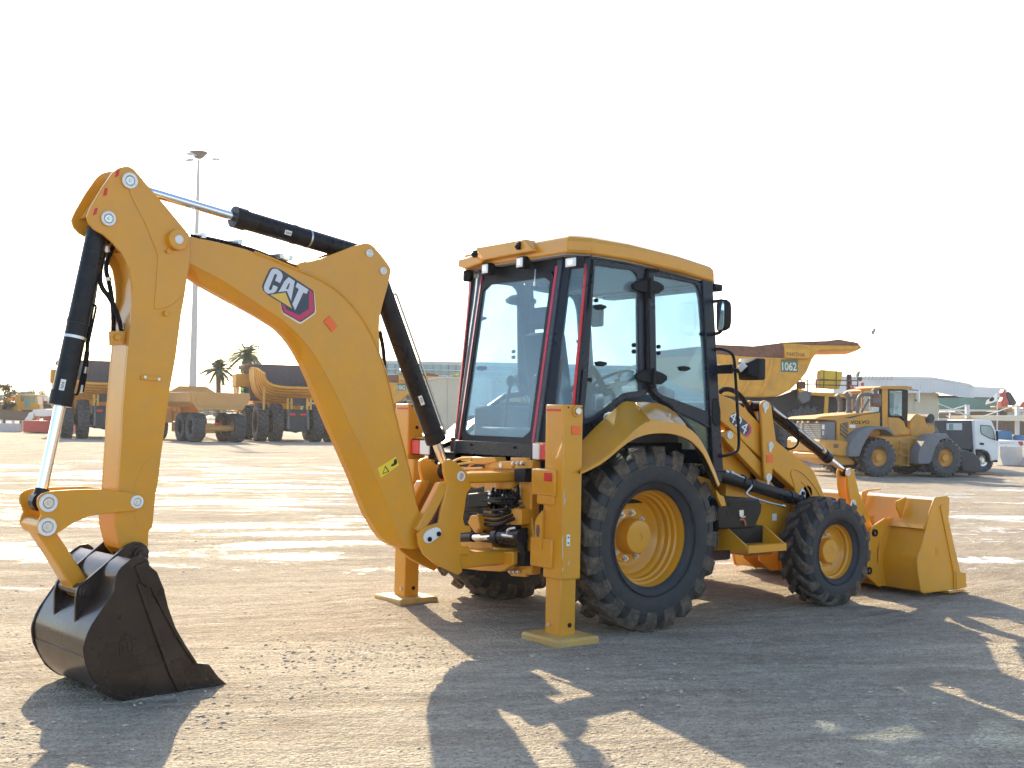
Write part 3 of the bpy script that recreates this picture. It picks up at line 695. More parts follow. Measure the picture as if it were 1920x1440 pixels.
def xslab(pxs, X0, X1, name, mat_, parent, bev=.004, r=0):
    """outline seen on the plane x = X0, reaching forward to X1"""
    yz = FX.tr(pxs, -X0)
    if r: yz = rnd_loop(yz, r)
    return MB().loft([[Vector((X0, y, z)) for y, z in yz], [Vector((X1, y, z)) for y, z in yz]]).build(name, mat_, parent, bev=bev)
# cross rails between the stabilizers
m = MB(); m.bb((-.80, -.97, 1.03), (-.72, .97, 1.19)); m.bb((-.80, -.97, .50), (-.72, .97, .66))
frame_ = m.build('rear_frame', M_yel, BL, bev=.006)
m = MB(); m.bb((-.765, -.92, .5), (-.60, .92, 1.30)); m.build('rear_bulkhead', M_blk, frame_)
carr = MB()
yz = FX.tr([(984, 862), (1003, 863), (1003, 905), (1001, 960), (1006, 1000), (1004, 1045), (1002, 1078), (978, 1076), (982, 1000), (981, 950), (978, 905)], -XR)
carr.loft([[Vector((XR-.03, y, z)) for y, z in yz], [Vector((XR+.06, y, z)) for y, z in yz]])
yl = [(-.376*2-y, z) for y, z in yz]
carr.loft([[Vector((XR-.03, y, z)) for y, z in yl], [Vector((XR+.06, y, z)) for y, z in yl]])
carr = carr.build('carriage', M_yel, BL, bev=.012)
m = MB(); ye = yz[0][0]; yn = yl[0][0]
m.bb((XR-.02, ye, 1.155), (XR+.06, yn, 1.26)); m.bb((XR-.02, ye, .46), (XR+.06, yn, .56)); m.build('carriage_bar', M_yel, carr, bev=.014)
m = MB(); m.bb((XR+.035, ye, .5), (XR+.055, yn, 1.2)); m.build('carriage_plate', M_blk, carr)
# clamp bolts and black gaiters at the four corners
for (x0, y0, n) in ((968, 869, 3), (962, 1072, 3)):
    for k in range(n):
        c = PX(x0-6+8*k, y0, XR-.05); m = MB(); m.cyl(c, c+Vector((.05, 0, 0)), .019, n=6); m.cyl(c-Vector((.012, 0, 0)), c, .011, n=12); m.build('clamp_bolt', M_zinc, carr, bev=.002)
xslab([(957, 858), (988, 858), (990, 880), (957, 882)], XR-.035, XR, 'bolt_block', M_yel, carr, .005)
xslab([(955, 1066), (985, 1066), (985, 1082), (957, 1080)], XR-.035, XR, 'bolt_block', M_yel, carr, .005)
xslab([(963, 878), (985, 878), (984, 904), (964, 904)], XR-.10, XR-.02, 'gaiter', M_plas, carr, .012, .01)
xslab([(963, 1036), (985, 1034), (982, 1062), (962, 1062)], XR-.10, XR-.02, 'gaiter', M_plas, carr, .012, .01)
xslab([(970, 990), (982, 990), (981, 1036), (969, 1036)], XR-.08, XR-.04, 'gaiter', M_plas, carr, .008, .008)
MB().cyl(PX(975, 900, XR-.07), PX(976, 930, XR-.05), .006, n=8).build('grease_pipe', M_zinc, carr)
# hydraulic bank
hb = xslab([(878, 918), (905, 912), (980, 908), (981, 956), (955, 966), (905, 962), (876, 956)], XR-.02, XR+.03, 'hydraulic_bank', M_blk, carr, .006)
m = MB()
rnd = random.Random(4)
for i in range(46):
    px, py = rnd.uniform(915, 977), rnd.uniform(912, 962)
    c = PX(px, py, XR-.04-rnd.uniform(0, .04)); r = rnd.uniform(.006, .013)
    if rnd.random() < .6: m.cyl(c, c+Vector((.05, 0, 0)), r, n=6)
    else: m.cyl(c, c+Vector((0, rnd.uniform(.03, .07), 0)), r*.8, n=6)
m.build('fitting', M_zinc, hb)
for i in range(7):
    x, y = 925+8*i, 915
    MB().tube([PX(x, y, XR-.05), PX(x-3, y+14, XR-.10), PX(x-8+2*(i % 3), y+26, XR-.09), PX(x-2, y+44, XR-.03)], .010, n=8).build('hose', M_hose, hb)
xslab([(876, 926), (914, 922), (915, 950), (878, 952)], XR-.12, XR-.02, 'hose_cover', M_plas, hb, .012, .012)
for i in range(9):
    r_ = random.Random(i+20); y0_, y1_ = 928+8*i, 925+11*i+r_.uniform(-4, 4)
    MB().tube([PX(978-2*(i % 2), y0_, XR-.02), PX(960, y0_+6, XR-.12-.02*(i % 3)), PX(930, y1_+8, XR-.15-.03*(i % 2)), PX(900, y1_+2, XR-.10), PX(876, y1_, XR+.0)], .011+.003*(i % 2), n=8).build('hose', M_hose, hb)
m = MB()
for k in range(3): c = PX(917, 926+8*k, XR-.13); m.cyl(c, c-Vector((0, .03, 0)), .012, n=12)
m.build('hose_end', M_zinc, hb)
# middle arm, swing cylinders, lower arm
xslab([(894, 962), (905, 968), (922, 968), (940, 966), (955, 956), (968, 952), (978, 956), (978, 984), (950, 984), (936, 980), (924, 984), (896, 980)], XR-.12, XR, 'swing_arm', M_yel, carr, .008, .012)
xslab([(895, 965), (882, 966), (876, 980), (890, 1000), (900, 990)], XR-.18, XR, 'swing_arm', M_yel, carr, .01, .012)
xslab([(864, 1046), (880, 1042), (925, 1040), (940, 1034), (962, 1034), (962, 1058), (940, 1072), (900, 1070), (866, 1066)], XR-.14, XR, 'swing_arm', M_yel, carr, .008, .012)
for k, (a0_, b0_, b1_, X_) in enumerate((((864, 1008), (980, 1006), .054, XR-.13), ((884, 990), (980, 988), .05, XR+.0))):
    p0_, p1_ = PX(*b0_, X_), PX(*a0_, X_)
    t = (p1_-p0_); 
    m = MB(); m.cyl(p0_, p0_+t*.40, b1_, n=28); m.cyl(p0_+t*.34, p0_+t*.42, b1_*1.15, n=28); sc2 = m.build('swing_cylinder', M_blk, carr, bev=.003)
    MB().cyl(p0_+t*.4, p0_+t*.80, .026, n=24).build('piston_rod', M_chr, sc2)
    m = MB(); m.cyl(p0_+t*.78, p1_, .036, n=24); m.build('rod_eye', M_blk, sc2, bev=.004)
MB().tube([PX(952, 1004, XR-.19), PX(951, 996, XR-.22), PX(956, 991, XR-.22), PX(966, 990, XR-.19)], .011).build('hose_fitting', M_zinc, carr)
m = MB(); c = PX(953, 1005, XR-.2); m.cyl(c, c+Vector((0, .07, 0)), .014, n=8); m.cyl(c, c+Vector((0, -.06, -.0)), .012, n=8); m.build('hose_fitting', M_zinc, carr)
m = MB(); c = PX(876, 1030, XR-.2); m.cyl(c, c-Vector((.02, 0, 0)), .022, n=20); m.build('pin_head', M_plas, carr)
xslab([(1006, 925), (1015, 925), (1017, 1030), (1004, 1040)], -.80, -.74, 'hose_bundle', M_blk, frame_, .006)
# lock lever and guard above the carriage
m = MB(); Q = lambda x, y, d=0: PX(x, y, XR-.03-d)
m.tube([Q(850, 866), Q(862, 859), Q(902, 858), Q(907, 862), Q(880, 872), Q(876, 884)], .011); m.build('boom_lock_lever', M_yel, carr)
m = MB(); m.tube([Q(846, 874, .02), Q(870, 868, .02), Q(900, 866, .02)], .01); m.tube([Q(850, 880, .03), Q(905, 878, .03)], .012); m.build('boom_lock_lever', M_yel, carr)
xslab([(884, 857), (927, 857), (930, 866), (905, 871), (884, 870)], XR-.06, XR+.05, 'lock_housing', M_yel, carr, .008)
xslab([(918, 866), (960, 864), (960, 880), (918, 879)], XR-.05, XR+.06, 'top_casting', M_yel, carr, .014, .01)
m = MB(); c = PX(938, 872, XR-.055); m.cyl(c, c+Vector((.02, 0, 0)), .02, n=20); m.build('pin_head', M_zinc, carr)
# stabilizers
def stabilizer(s_):
    y0, y1 = s_*.93, s_*1.137
    m = MB(); m.bb((-.97, y0, .46), (-.79, y1, 1.70))
    st = m.build('stabilizer', M_yel, BL, bev=.010, seg=3)
    m = MB(); m.bb((-.957, s_*.948, .05), (-.815, s_*1.12, .50)); leg = m.build('stabilizer_leg', M_yel, st, bev=.010, seg=3)
    m = MB()
    for y, z in ((s_*1.0, .13),): m.cyl((-.957, y, z), (-.965, y, z), .016, n=20)
    m.build('leg_bolt', M_zinc, leg)
    m = MB(); yy = -1.12 if s_ < 0 else .948
    m.cyl((-.87, yy, .135), (-.87, yy-.004, .135), .017, n=20); m.build('leg_hole', M_plas, leg)
    m = MB()
    cx, cy = -.885, s_*1.035; hw, hl = .19, .21
    for o_, h in ((0, 0),): m.loft([[Vector((cx+x*(hw-d), cy+y*(hl-d), h)) for x, y in ((-1, -1), (1, -1), (1, 1), (-1, 1))] for d, h in ((-.0, .008), (-.0, .052), (.012, .066), (.03, .068))])
    m.build('foot_pad', M_pad, st, bev=.006)
    m = MB(); m.bb((-.974, s_*.935, 1.652), (-.970, s_*1.10, 1.668)); m.build('red_tape', M_red, st)
    ysd = -1.137 if s_ < 0 else .93
    c = Vector((-.855, ysd, 1.655)); m = MB(); m.cyl(c, c-Vector((0, .012, 0)), .042, n=28); m.build('boss', M_yel, st, bev=.003)
    m = MB(); m.cyl(c-Vector((0, .012, 0)), c-Vector((0, .028, 0)), .026, n=24); m.build('top_pin', M_zinc, st, bev=.004)
    m = MB(); m.cyl((-.93, ysd, 1.68), (-.93, ysd-.003, 1.68), .007, n=10); m.cyl((-.80, ysd, 1.68), (-.80, ysd-.003, 1.68), .007, n=10); m.build('bolt_hole', M_plas, st)
    if s_ < 0:
        m = MB(); m.bb((-.90, ysd-.007, 1.49), (-.815, ysd, 1.55)); m.build('orange_reflector', M_org, st, bev=.002)
        sp_ = mat('bare_scrape', (.55, .50, .42), .5, var=.2)
        for x_, z0_, z1_ in ((-.955, .98, 1.10), (-.945, 1.0, 1.04), (-.962, .60, .78), (-.958, .52, .56), (-.90, .56, .60)):
            m = MB(); m.slab(None, [(x_, z0_), (x_+.006, z0_+.02), (x_+.004, z1_), (x_-.003, z1_-.03)], ysd-.0012, ysd); m.build('paint_scrape', sp_, st)
        m = MB(); m.bb((-.925, ysd-.002, .70), (-.895, ysd, .78)); m.build('paper_label', M_white, st)
        m = MB(); m.cyl((-.91, ysd-.003, .76), (-.91, ysd, .76), .009, n=16); m.cyl((-.91, ysd-.003, .72), (-.91, ysd, .72), .009, n=16); m.build('label_print', mat('label_green', (.1, .3, .22), .5), st)
    else:
        m = MB(); m.cyl((-.88, ysd, 1.50), (-.88, ysd-.004, 1.50), .015, n=16); m.build('bolt_hole', M_plas, st)
    # rail bracket: bolts on behind the rail ends
    m = MB(); m.bb((-.99, s_*.80, 1.045), (-.86, s_*1.075, 1.235)); m.bb((-.985, s_*.86, .98), (-.86, s_*1.06, 1.05)); br = m.build('rail_bracket', M_yel, st, bev=.01)
    if s_ < 0:
        m = MB(); m.bb((-.996, -1.04, 1.15), (-.99, -.955, 1.212)); m.build('red_reflector', M_red, st, bev=.002)
    m = MB(); m.bb((-.99, s_*.80, .53), (-.86, s_*1.05, .74)); m.build('rail_bracket', M_yel, st, bev=.01)
    m = MB(); m.bb((-.86, s_*.78, .50), (-.79, s_*.93, 1.23)); m.build('rail_bracket', M_yel, st, bev=.01)
    # lifting eye
    if s_ < 0:
        yz = [(-.945, .66), (-.945, .94), (-.88, .88), (-.865, .85), (-.865, .73), (-.88, .70)]
        q = [Vector((-1.0, y, z)) for y, z in yz]; m = MB()
        m.prism(q, (.03, 0, 0)); m.build('lifting_eye', M_yel, st, bev=.004)
        m = MB(); m.loft([[Vector((X_, -.905+.019*math.cos(t), .79+.045*math.sin(t))) for t in [k*math.pi/12 for k in range(24)]] for X_ in (-1.0035, -.995)]); m.build('eye_slot', M_liner, st)
    return st
stR = stabilizer(-1); stL = stabilizer(1)
# tail lamps
def tail_lamp(y0, y1, X, z):
    w_ = (y1-y0)
    m = MB(); m.bb((X+.004, y0, z), (X+.07, y1, z+.135)); t = m.build('tail_lamp', M_plas, BL, bev=.008)
    m = MB(); m.bb((X-.012, y0+w_*.52, z+.008), (X+.004, y1-.006*math.copysign(1, w_), z+.127)); m.build('red_lens', M_red, t, bev=.006)
    m = MB(); m.bb((X-.012, y0+.006*math.copysign(1, w_), z+.008), (X+.004, y0+w_*.49, z+.127)); m.build('clear_lens', M_lens, t, bev=.006)
    return t
a = PX(776, 850, -.9); b = PX(812, 850, -.9); tail_lamp(b.y, a.y, -.93, a.z-.01)
a = PX(1003, 858, -.82); b = PX(1025, 858, -.82); tail_lamp(a.y, b.y-.04, -.84, a.z-.02)
m = MB(); m.bb((-.9, .80, 1.40), (-.84, .94, 1.42)); m.bb((-.84, -.94, 1.40), (-.8, -.66, 1.42)); m.build('lamp_bracket', M_yel, BL)
# ---- wheels
def tyre_profile(Rt, Rr, W, flat=.72):
    """half section from bead to bead (radius, y)"""
    h = W/2
    return [(Rr-.005, -h*.70), (Rr+.012, -h*.80), (Rr+(Rt-Rr)*.25, -h*.97), (Rr+(Rt-Rr)*.5, -h*1.0), (Rr+(Rt-Rr)*.75, -h*.95), (Rt*.93, -h*.88), (Rt*.94, -h*.5), (Rt*.945, 0), (Rt*.94, h*.5), (Rt*.93, h*.88), (Rr+(Rt-Rr)*.75, h*.95), (Rr+(Rt-Rr)*.5, h), (Rr+(Rt-Rr)*.25, h*.97), (Rr+.012, h*.80), (Rr-.005, h*.70)]
def wheel(name, parent, x, y, Rt, Rr, W, nlug, style, outer=-1, spin=0, M_lug=None, loc=None, rimm=None, rub=None, detail=True, deg=0):
    """outer: side the dish faces (-1 = towards -y). local: hub at the origin, axle along y"""
    w_ = node(name, parent, (x, y, Rt) if loc is None else loc, deg)
    rub = rub or M_rub; M_lug = M_lug or M_tread; rimm = rimm or M_yel
    pr = [(p, h) for p, h in smooth(tyre_profile(Rt, Rr, W), 1)]
    m = MB(); m.lathe([(r, h) for r, h in pr], (0, 0, 0), (0, 1, 0), n=72); ty = m.build('tyre', rub, w_, ang=50)
    # tread bars
    m = MB(); h = W/2; base = .905*Rt
    def P_(r, yy, th): return Vector((r*math.sin(th), yy, r*math.cos(th)))
    for side in (-1, 1):
        for k in range(nlug):
            th0 = 2*math.pi*(k+(.5 if side > 0 else 0))/nlug+spin
            if style == 'bar':          # chunky stepped blocks
                segs = [(h*1.00, .80, 0), (h*.97, .93, 0.0), (h*.86, 1.0, .01), (h*.45, 1.0, .10), (h*.02, 1.0, .20)]; wd = .56
            else:                        # curved chevron lugs
                segs = [(h*1.01, .80, -.03), (h*.98, .93, 0.), (h*.88, .995, .02), (h*.55, 1.0, .12), (h*.25, 1.0, .26), (h*.0, 1.0, .34)]; wd = .44
            ww = 2*math.pi/nlug*wd/2
            top = []; loops = []
            for i, (yy, fr_, sk) in enumerate(segs):
                tt = th0+sk*(.85 if style == 'bar' else 1.0)*(1 if True else -1)
                tw = ww*(1.0 if i < 2 else 1.05 if i < 4 else .8)
                rt_ = Rt*fr_; rb = min(base, rt_-.03) if i > 1 else rt_-.045
                yb = yy*side; yi = (yy-.02)*side if i < 2 else yb
                loops.append([P_(rb, yi, tt-tw*1.15), P_(rt_, yb, tt-tw), P_(rt_, yb, tt+tw), P_(rb, yi, tt+tw*1.15)])
            m.loft(loops)
            if style == 'bar' and detail:   # groove across the bar: cut by a second raised block
                for (ya, yb2, sk) in ((.93, .70, .025), (.64, .40, .085)):
                    a_, b_ = th0+sk*.85-.012, th0+sk*.85+.03
                    l1 = [P_(Rt*.99, ya*h*side, a_-ww*.92), P_(Rt*1.008, ya*h*side, a_-ww*.85), P_(Rt*1.008, ya*h*side, a_+ww*.85), P_(Rt*.99, ya*h*side, a_+ww*.92)]
                    l2 = [P_(Rt*.99, yb2*h*side, b_-ww*.92), P_(Rt*1.008, yb2*h*side, b_-ww*.85), P_(Rt*1.008, yb2*h*side, b_+ww*.85), P_(Rt*.99, yb2*h*side, b_+ww*.92)]
                    m.loft([l1, l2])
    m.build('tread', M_lug, ty, bev=.006 if detail else 0, seg=1, ang=30)
    o = outer; h2 = h*.72
    if detail:   # sidewall ribs
        m = MB()
        for rr_ in (.60, .93): 
            q = Rr+(Rt-Rr)*(.18 if rr_ < .7 else .62); m.lathe([(q-.006, o*h*.95), (q, o*h*1.005), (q+.006, o*h*.95)], (0, 0, 0), (0, 1, 0), n=72)
        m.build('sidewall_rib', rub, ty, ang=60)
    return w_
def rear_rim(w_, Rr, W, o):
    h = W/2*.74
    pr = [(Rr+.022, o*h), (Rr+.024, o*(h-.012)), (Rr, o*(h-.022)), (Rr-.012, o*(h-.05)), (Rr-.014, o*(h-.085)), (Rr-.03, o*(h-.095)), (Rr-.033, o*(h-.13)), (Rr-.05, o*(h-.14)), (Rr-.053, o*(h-.18)), (Rr-.072, o*(h-.195)), (Rr-.08, o*(h-.23)), (Rr-.12, o*(h-.25)), (.24, o*(h-.262)), (.215, o*(h-.27)), (.17, o*(h-.272)), (.16, o*(h-.272))]
    m = MB(); m.lathe(pr, (0, 0, 0), (0, 1, 0), n=80)
    m.lathe([(Rr+.02, -o*h), (Rr-.02, -o*(h-.05)), (Rr-.05, -o*.02), (Rr-.08, o*(h-.24))], (0, 0, 0), (0, 1, 0), n=64)
    rim = m.build('rim', M_yel, w_, ang=40)
    m = MB(); yb = o*(h-.272)
    m.lathe([(.215, yb), (.21, yb+o*.012), (.150, yb+o*.014), (.140, yb+o*.02), (.134, yb+o*.12), (.124, yb+o*.138), (.09, yb+o*.143), (.03, yb+o*.143), (.028, yb+o*.137), (0, yb+o*.137)], (0, 0, 0), (0, 1, 0), n=56)
    m.build('hub', M_yel, w_, ang=35)
    for k in range(10):
        t = 2*math.pi*(k+.3)/10
        c = Vector((.178*math.sin(t), yb+o*.012, .178*math.cos(t)))
        m = MB(); m.cyl(c, c+Vector((0, o*.022, 0)), .020, n=6); m.cyl(c, c+Vector((0, o*.006, 0)), .025, n=16); m.cyl(c, c+Vector((0, o*.038, 0)), .010, n=10); m.build('wheel_nut', M_zinc, w_)
    m = MB(); c = Vector((.29, yb+o*.05, .12)); m.cyl(c, c+Vector((.02, o*.05, .01)), .008, n=8); m.build('valve', M_plas, w_)
def front_rim(w_, Rr, W, o):
    h = W/2*.78
    pr = [(Rr+.018, o*h), (Rr+.02, o*(h-.01)), (Rr, o*(h-.018)), (Rr-.008, o*(h-.05)), (Rr-.024, o*(h-.058)), (Rr-.026, o*(h-.085)), (Rr-.042, o*(h-.10)), (.18, o*(h-.12)), (.14, o*(h-.125)), (.13, o*(h-.125))]
    m = MB(); m.lathe(pr, (0, 0, 0), (0, 1, 0), n=72); m.lathe([(Rr+.015, -o*h), (Rr-.04, 0), (Rr-.045, o*(h-.1))], (0, 0, 0), (0, 1, 0), n=48); m.build('rim', M_yel, w_, ang=40)
    yb = o*(h-.125); m = MB()
    m.lathe([(.14, yb), (.112, yb+o*.005), (.106, yb+o*.055), (.098, yb+o*.062), (.04, yb+o*.062), (.035, yb+o*.058), (0, yb+o*.058)], (0, 0, 0), (0, 1, 0), n=48); m.build('hub', M_yel, w_, ang=35)
    for k in range(5):
        t = 2*math.pi*(k+.1)/5
        for d in (-.11, .11):
            if k == 2 and d > 0: continue
            c = Vector((.142*math.sin(t+d), yb-o*.002, .142*math.cos(t+d))); m = MB(); m.cyl(c, c+Vector((0, o*.02, 0)), .014, n=6); m.cyl(c, c+Vector((0, o*.032, 0)), .007, n=10); m.build('wheel_nut', M_zinc, w_)
RRT, RWY = .70, .875
for s_ in (-1, 1):
    wv = wheel('rear_wheel', BL, 0, s_*RWY, RRT, .372, .43, 20, 'bar', s_, .05)
    rear_rim(wv, .372, .43*1.0, s_)
WBX = 2.2515
for s_ in (-1, 1):
    wv = wheel('front_wheel', BL, WBX, s_*.905, .475, .243, .31, 16, 'chev', s_, .1)
    front_rim(wv, .243, .31, s_)
m = MB(); m.cyl((0, -.7, .70), (0, .7, .70), .11); m.bb((-.25, -.35, .45), (.35, .35, .85)); m.cyl((WBX, -.8, .475), (WBX, .8, .475), .07); m.bb((WBX-.15, -.18, .35), (WBX+.15, .18, .62)); m.build('axle', M_yel, BL, bev=.02)
# ---- cab
def ring(F, outer, inner, v0, v1, m=None, n=72):
    """a frame: closed outline with a hole, both started at matching corners"""
    m = m or MB()
    o = resample(list(outer)+[outer[0]], n+1)[:-1]; i = resample(list(inner)+[inner[0]], n+1)[:-1]
    w_ = F.w
    O0 = [m.bm.verts.new(w_(a, v0, z)) for a, z in o]; O1 = [m.bm.verts.new(w_(a, v1, z)) for a, z in o]
    I0 = [m.bm.verts.new(w_(a, v0, z)) for a, z in i]; I1 = [m.bm.verts.new(w_(a, v1, z)) for a, z in i]
    for k in range(n):
        j = (k+1) % n
        for A, B in ((O0, I0), (I0, I1), (I1, O1), (O1, O0)): m.bm.faces.new((A[k], A[j], B[j], B[k]))
    return m
CY = .79
cab = node('cab', BL, (0, 0, 0))
def R1(z, s_): return Vector((-.74+(z-1.41)*.148, s_*.49, z))
def R2(z, s_): return Vector((-.56+(z-1.72)*.10, s_*.765, z))
def A_(z, s_): return Vector((.985-(z-1.2)*.103, s_*.765, z))
ZB, ZT = 1.36, 2.84
# floor, sills, headliner, roof
m = MB(); pl = lambda z, d=0: [(-.72+d, -.47, z), (-.60+d, -.76, z), (.95, -.76, z), (.95, .76, z), (-.60+d, .76, z), (-.72+d, .47, z)]
m.loft([[Vector(p) for p in pl(1.16)], [Vector(p) for p in pl(1.22)]]); m.build('cab_floor', M_navy, cab)
m = MB(); m.loft([[Vector((-.765, y, z)) for y, z in ((-.52, 1.22), (.52, 1.22), (.52, 1.405), (-.52, 1.405))], [Vector((-.70, y, z)) for y, z in ((-.52, 1.22), (.52, 1.22), (.52, 1.405), (-.52, 1.405))]])
m.build('rear_sill', M_navy, cab, bev=.006)
for y in (-.3, .28): m = MB(); m.cyl((-.765, y, 1.37), (-.778, y, 1.37), .010, n=12); m.build('sill_bolt', M_plas, cab)
m = MB(); m.bb((-.767, -.42, 1.235), (-.764, -.30, 1.275)); m.build('warning_label', M_sign, cab)
m = MB(); m.bb((-.767, .28, 1.235), (-.764, .42, 1.275)); m.build('warning_label', M_sign, cab)
rb = [(-.60, -.70, 2.865), (-.47, -.83, 2.855), (-.1, -.86, 2.84), (.45, -.855, 2.80), (.86, -.83, 2.755), (.99, -.72, 2.735)]
rb = rb+[(x, -y, z) for x, y, z in rb[::-1]]
def inset(l, f, dz): return [Vector((x*f+.1*(1-f), y*f, z+dz)) for x, y, z in l]
m = MB(); m.loft([inset(rb, .985, -.005), inset(rb, 1, .012), inset(rb, 1.0, .085), inset(rb, .975, .118), inset(rb, .92, .142), inset(rb, .80, .160), inset(rb, .45, .180)])
roof = m.build('roof', M_yel, cab, bev=.008, ang=28)
m = MB(); 
for i in range(5): m.bb((-.4+.26*i, -.60, 2.96-.022*i), (-.34+.26*i, .60, 3.02-.026*i))
m.build('roof_rib', M_yel, roof, bev=.01)
m = MB(); yz = FX.tr([(890, 464), (985, 448), (1000, 470), (905, 488)], .655)
m.loft([[Vector((-.655, y, z)) for y, z in yz], [Vector((-.30, y, z-.01)) for y, z in yz]]); m.build('rear_cowl', M_yel, roof, bev=.01)
m = MB(); yz = FX.tr([(858, 487), (890, 478), (905, 488), (900, 494), (870, 504), (858, 500)], .66)
m.loft([[Vector((-.66, y, z)) for y, z in yz], [Vector((-.45, y, z)) for y, z in yz]]); m.build('rear_lip', M_yel, roof, bev=.01)
for q in ((891, 476), (973, 461)):
    c = PX(*q, -.66); m = MB(); m.box(c, (.03, .04, .06)); m.cyl(c, c-Vector((.03, 0, .01)), .018, n=12); m.build('roof_hinge', M_plas, roof, bev=.004)
m = MB(); m.loft([[Vector(p) for p in [(x*.97, y*.95, z-.015) for x, y, z in rb]], [Vector(p) for p in [(x*.97, y*.95, z+.0) for x, y, z in rb]]]); m.build('headliner', M_head, cab)
# header panel above the rear glass, dark, with lamps
m = MB(); m.loft([[R1(z, s_)+Vector((.005, s_*d, 0)) for z, s_, d in ((2.745, -1, .0), (2.745, 1, .0), (2.88, 1, .02), (2.88, -1, .02))], [R1(z, s_)+Vector((.06, s_*d, 0)) for z, s_, d in ((2.745, -1, 0), (2.745, 1, 0), (2.88, 1, .02), (2.88, -1, .02))]])
for s_ in (-1, 1):
    m.loft([[R1(2.76, s_), R1(2.87, s_), R2(2.87, s_), R2(2.80, s_)], [p+Vector((.04, 0, 0)) for p in (R1(2.76, s_), R1(2.87, s_), R2(2.87, s_), R2(2.80, s_))]])
m.build('rear_header', M_plas, cab)
def lamp(px, py, w_, h_, X, bright=False):
    c = PX(px, py, X); m = MB(); m.box(c+Vector((.035, 0, 0)), (.075, w_+.02, h_+.02)); m.box(c+Vector((.08, 0, .02)), (.08, .03, .03)); l = m.build('work_lamp', M_plas, cab, bev=.008)
    m = MB(); m.box(c-Vector((.004, 0, 0)), (.01, w_, h_)); m.build('lamp_lens', M_lens, l, bev=.004)
    m = MB(); m.box(c-Vector((.0105, 0, 0)), (.004, w_*.45, h_*.5)); m.build('lamp_reflector', M_chr, l)
lamp(910, 504, .08, .075, -.64); lamp(975, 492, .08, .075, -.64); lamp(1071, 492, .12, .065, -.62)
m = MB(); c = PX(878, 517, -.55); m.cyl(c-Vector((0, .0, .05)), c+Vector((0, 0, .045)), .045, n=20); m.box(c+Vector((.02, -.03, .07)), (.03, .03, .08)); m.build('horn', M_plas, cab, bev=.012)
# pillars
def post(f, z0, z1, s_, wx, wy, name='pillar', mat_=M_navy):
    m = MB(); l = lambda z: [f(z, s_)+Vector((a*wx/2, b*wy/2, 0)) for a, b in ((-1, -1), (1, -1), (1, 1), (-1, 1))]
    return m.loft([l(z0), l(z1)]).build(name, mat_, cab, bev=.008)
for s_ in (-1, 1):
    p = post(lambda z, s: R1(z, s)+Vector((.03, s*.035, 0)), 1.22, 2.86, s_, .06, .075)
    m = MB(); m.loft([[R1(z, s_)+Vector((a, s_*b, 0)) for a, b in ((-.008, -.002), (-.003, .020), (.004, .020), (.004, -.002))] for z in (1.30, 2.78)]); m.build('red_strip', M_pink, p)
    # flank of the corner post towards the corner window
    m = MB(); l = lambda z: [R1(z, s_)+Vector((.012, s_*.055, 0)), R1(z, s_).lerp(R2(z, s_), .42)+Vector((.0, s_*.012, 0)), R1(z, s_).lerp(R2(z, s_), .42)+Vector((.04, -s_*.01, 0)), R1(z, s_)+Vector((.05, s_*.05, 0))]
    m.loft([l(1.22), l(2.86)]); m.build('pillar_flank', M_navy, p, bev=.005)
    p = post(lambda z, s: R2(z, s)+Vector((.02, 0, 0)), 1.22, 2.86, s_, .05, .05)
    m = MB(); m.loft([[R2(z, s_)+Vector((a, s_*b, 0)) for a, b in ((-.016, -.012), (-.012, .012), (-.004, .012), (-.004, -.012))] for z in (1.45, 2.78)]); m.build('red_strip', M_red, p)
    post(lambda z, s: A_(z, s)-Vector((.015, -s*.012, 0)), 1.18, 2.80, s_, .12, .07)
    # lower skirt under the corner window
    m = MB(); m.loft([[R1(1.22, s_), R1(1.60, s_)+Vector((.02, 0, 0)), R2(1.60, s_), R2(1.22, s_)], [p_+Vector((.03, -s_*.01, 0)) for p_ in (R1(1.22, s_), R1(1.60, s_)+Vector((.02, 0, 0)), R2(1.60, s_), R2(1.22, s_))]]); m.build('corner_skirt', M_navy, cab)
    # corner window
    m = MB(); q = [R1(1.6, s_).lerp(R2(1.6, s_), .42), R2(1.6, s_), R2(2.80, s_), R1(2.80, s_).lerp(R2(2.80, s_), .42)]
    m.loft([[p_+Vector((.01, 0, 0)) for p_ in q], [p_+Vector((.016, 0, 0)) for p_ in q]]); m.build('corner_window', M_glass, cab)
# rear window with its black frame
FR = FX
def rw(pts, d):   # points (y, z) on the sloping rear plane
    return [Vector((-.74+(z-1.41)*.148+d, y, z)) for y, z in pts]
o_ = [(.49, 2.745), (-.49, 2.745), (-.49, 1.405), (.49, 1.405)]; i_ = [(.455, 2.705), (-.445, 2.705), (-.445, 1.45), (.455, 1.45)]
O = resample(o_+[o_[0]], 41)[:-1]; I = resample(rnd_loop(i_, .05, 4)+[rnd_loop(i_, .05, 4)[0]], 41)[:-1]
m = MB(); bm = m.bm
A = [bm.verts.new(p) for p in rw(O, -.004)]; B = [bm.verts.new(p) for p in rw(I, -.004)]; C_ = [bm.verts.new(p) for p in rw(I, .03)]; D = [bm.verts.new(p) for p in rw(O, .03)]
for a, b in ((A, B), (B, C_), (C_, D), (D, A)):
    for k in range(40): j = (k+1) % 40; bm.faces.new((a[k], a[j], b[j], b[k]))
rwin = m.build('rear_window', M_plas, cab)
m = MB(); m.loft([rw(i_, .008), rw(i_, .013)]); m.build('pane', M_glass, rwin)
m = MB(); m.tube([PX(1004, 505, -.6), PX(1003, 520, -.62), PX(1002, 533, -.62)], .005, n=6); m.cyl(PX(1002, 528, -.62), PX(1002, 536, -.62), .009, n=8); m.build('window_latch', M_zinc, rwin)
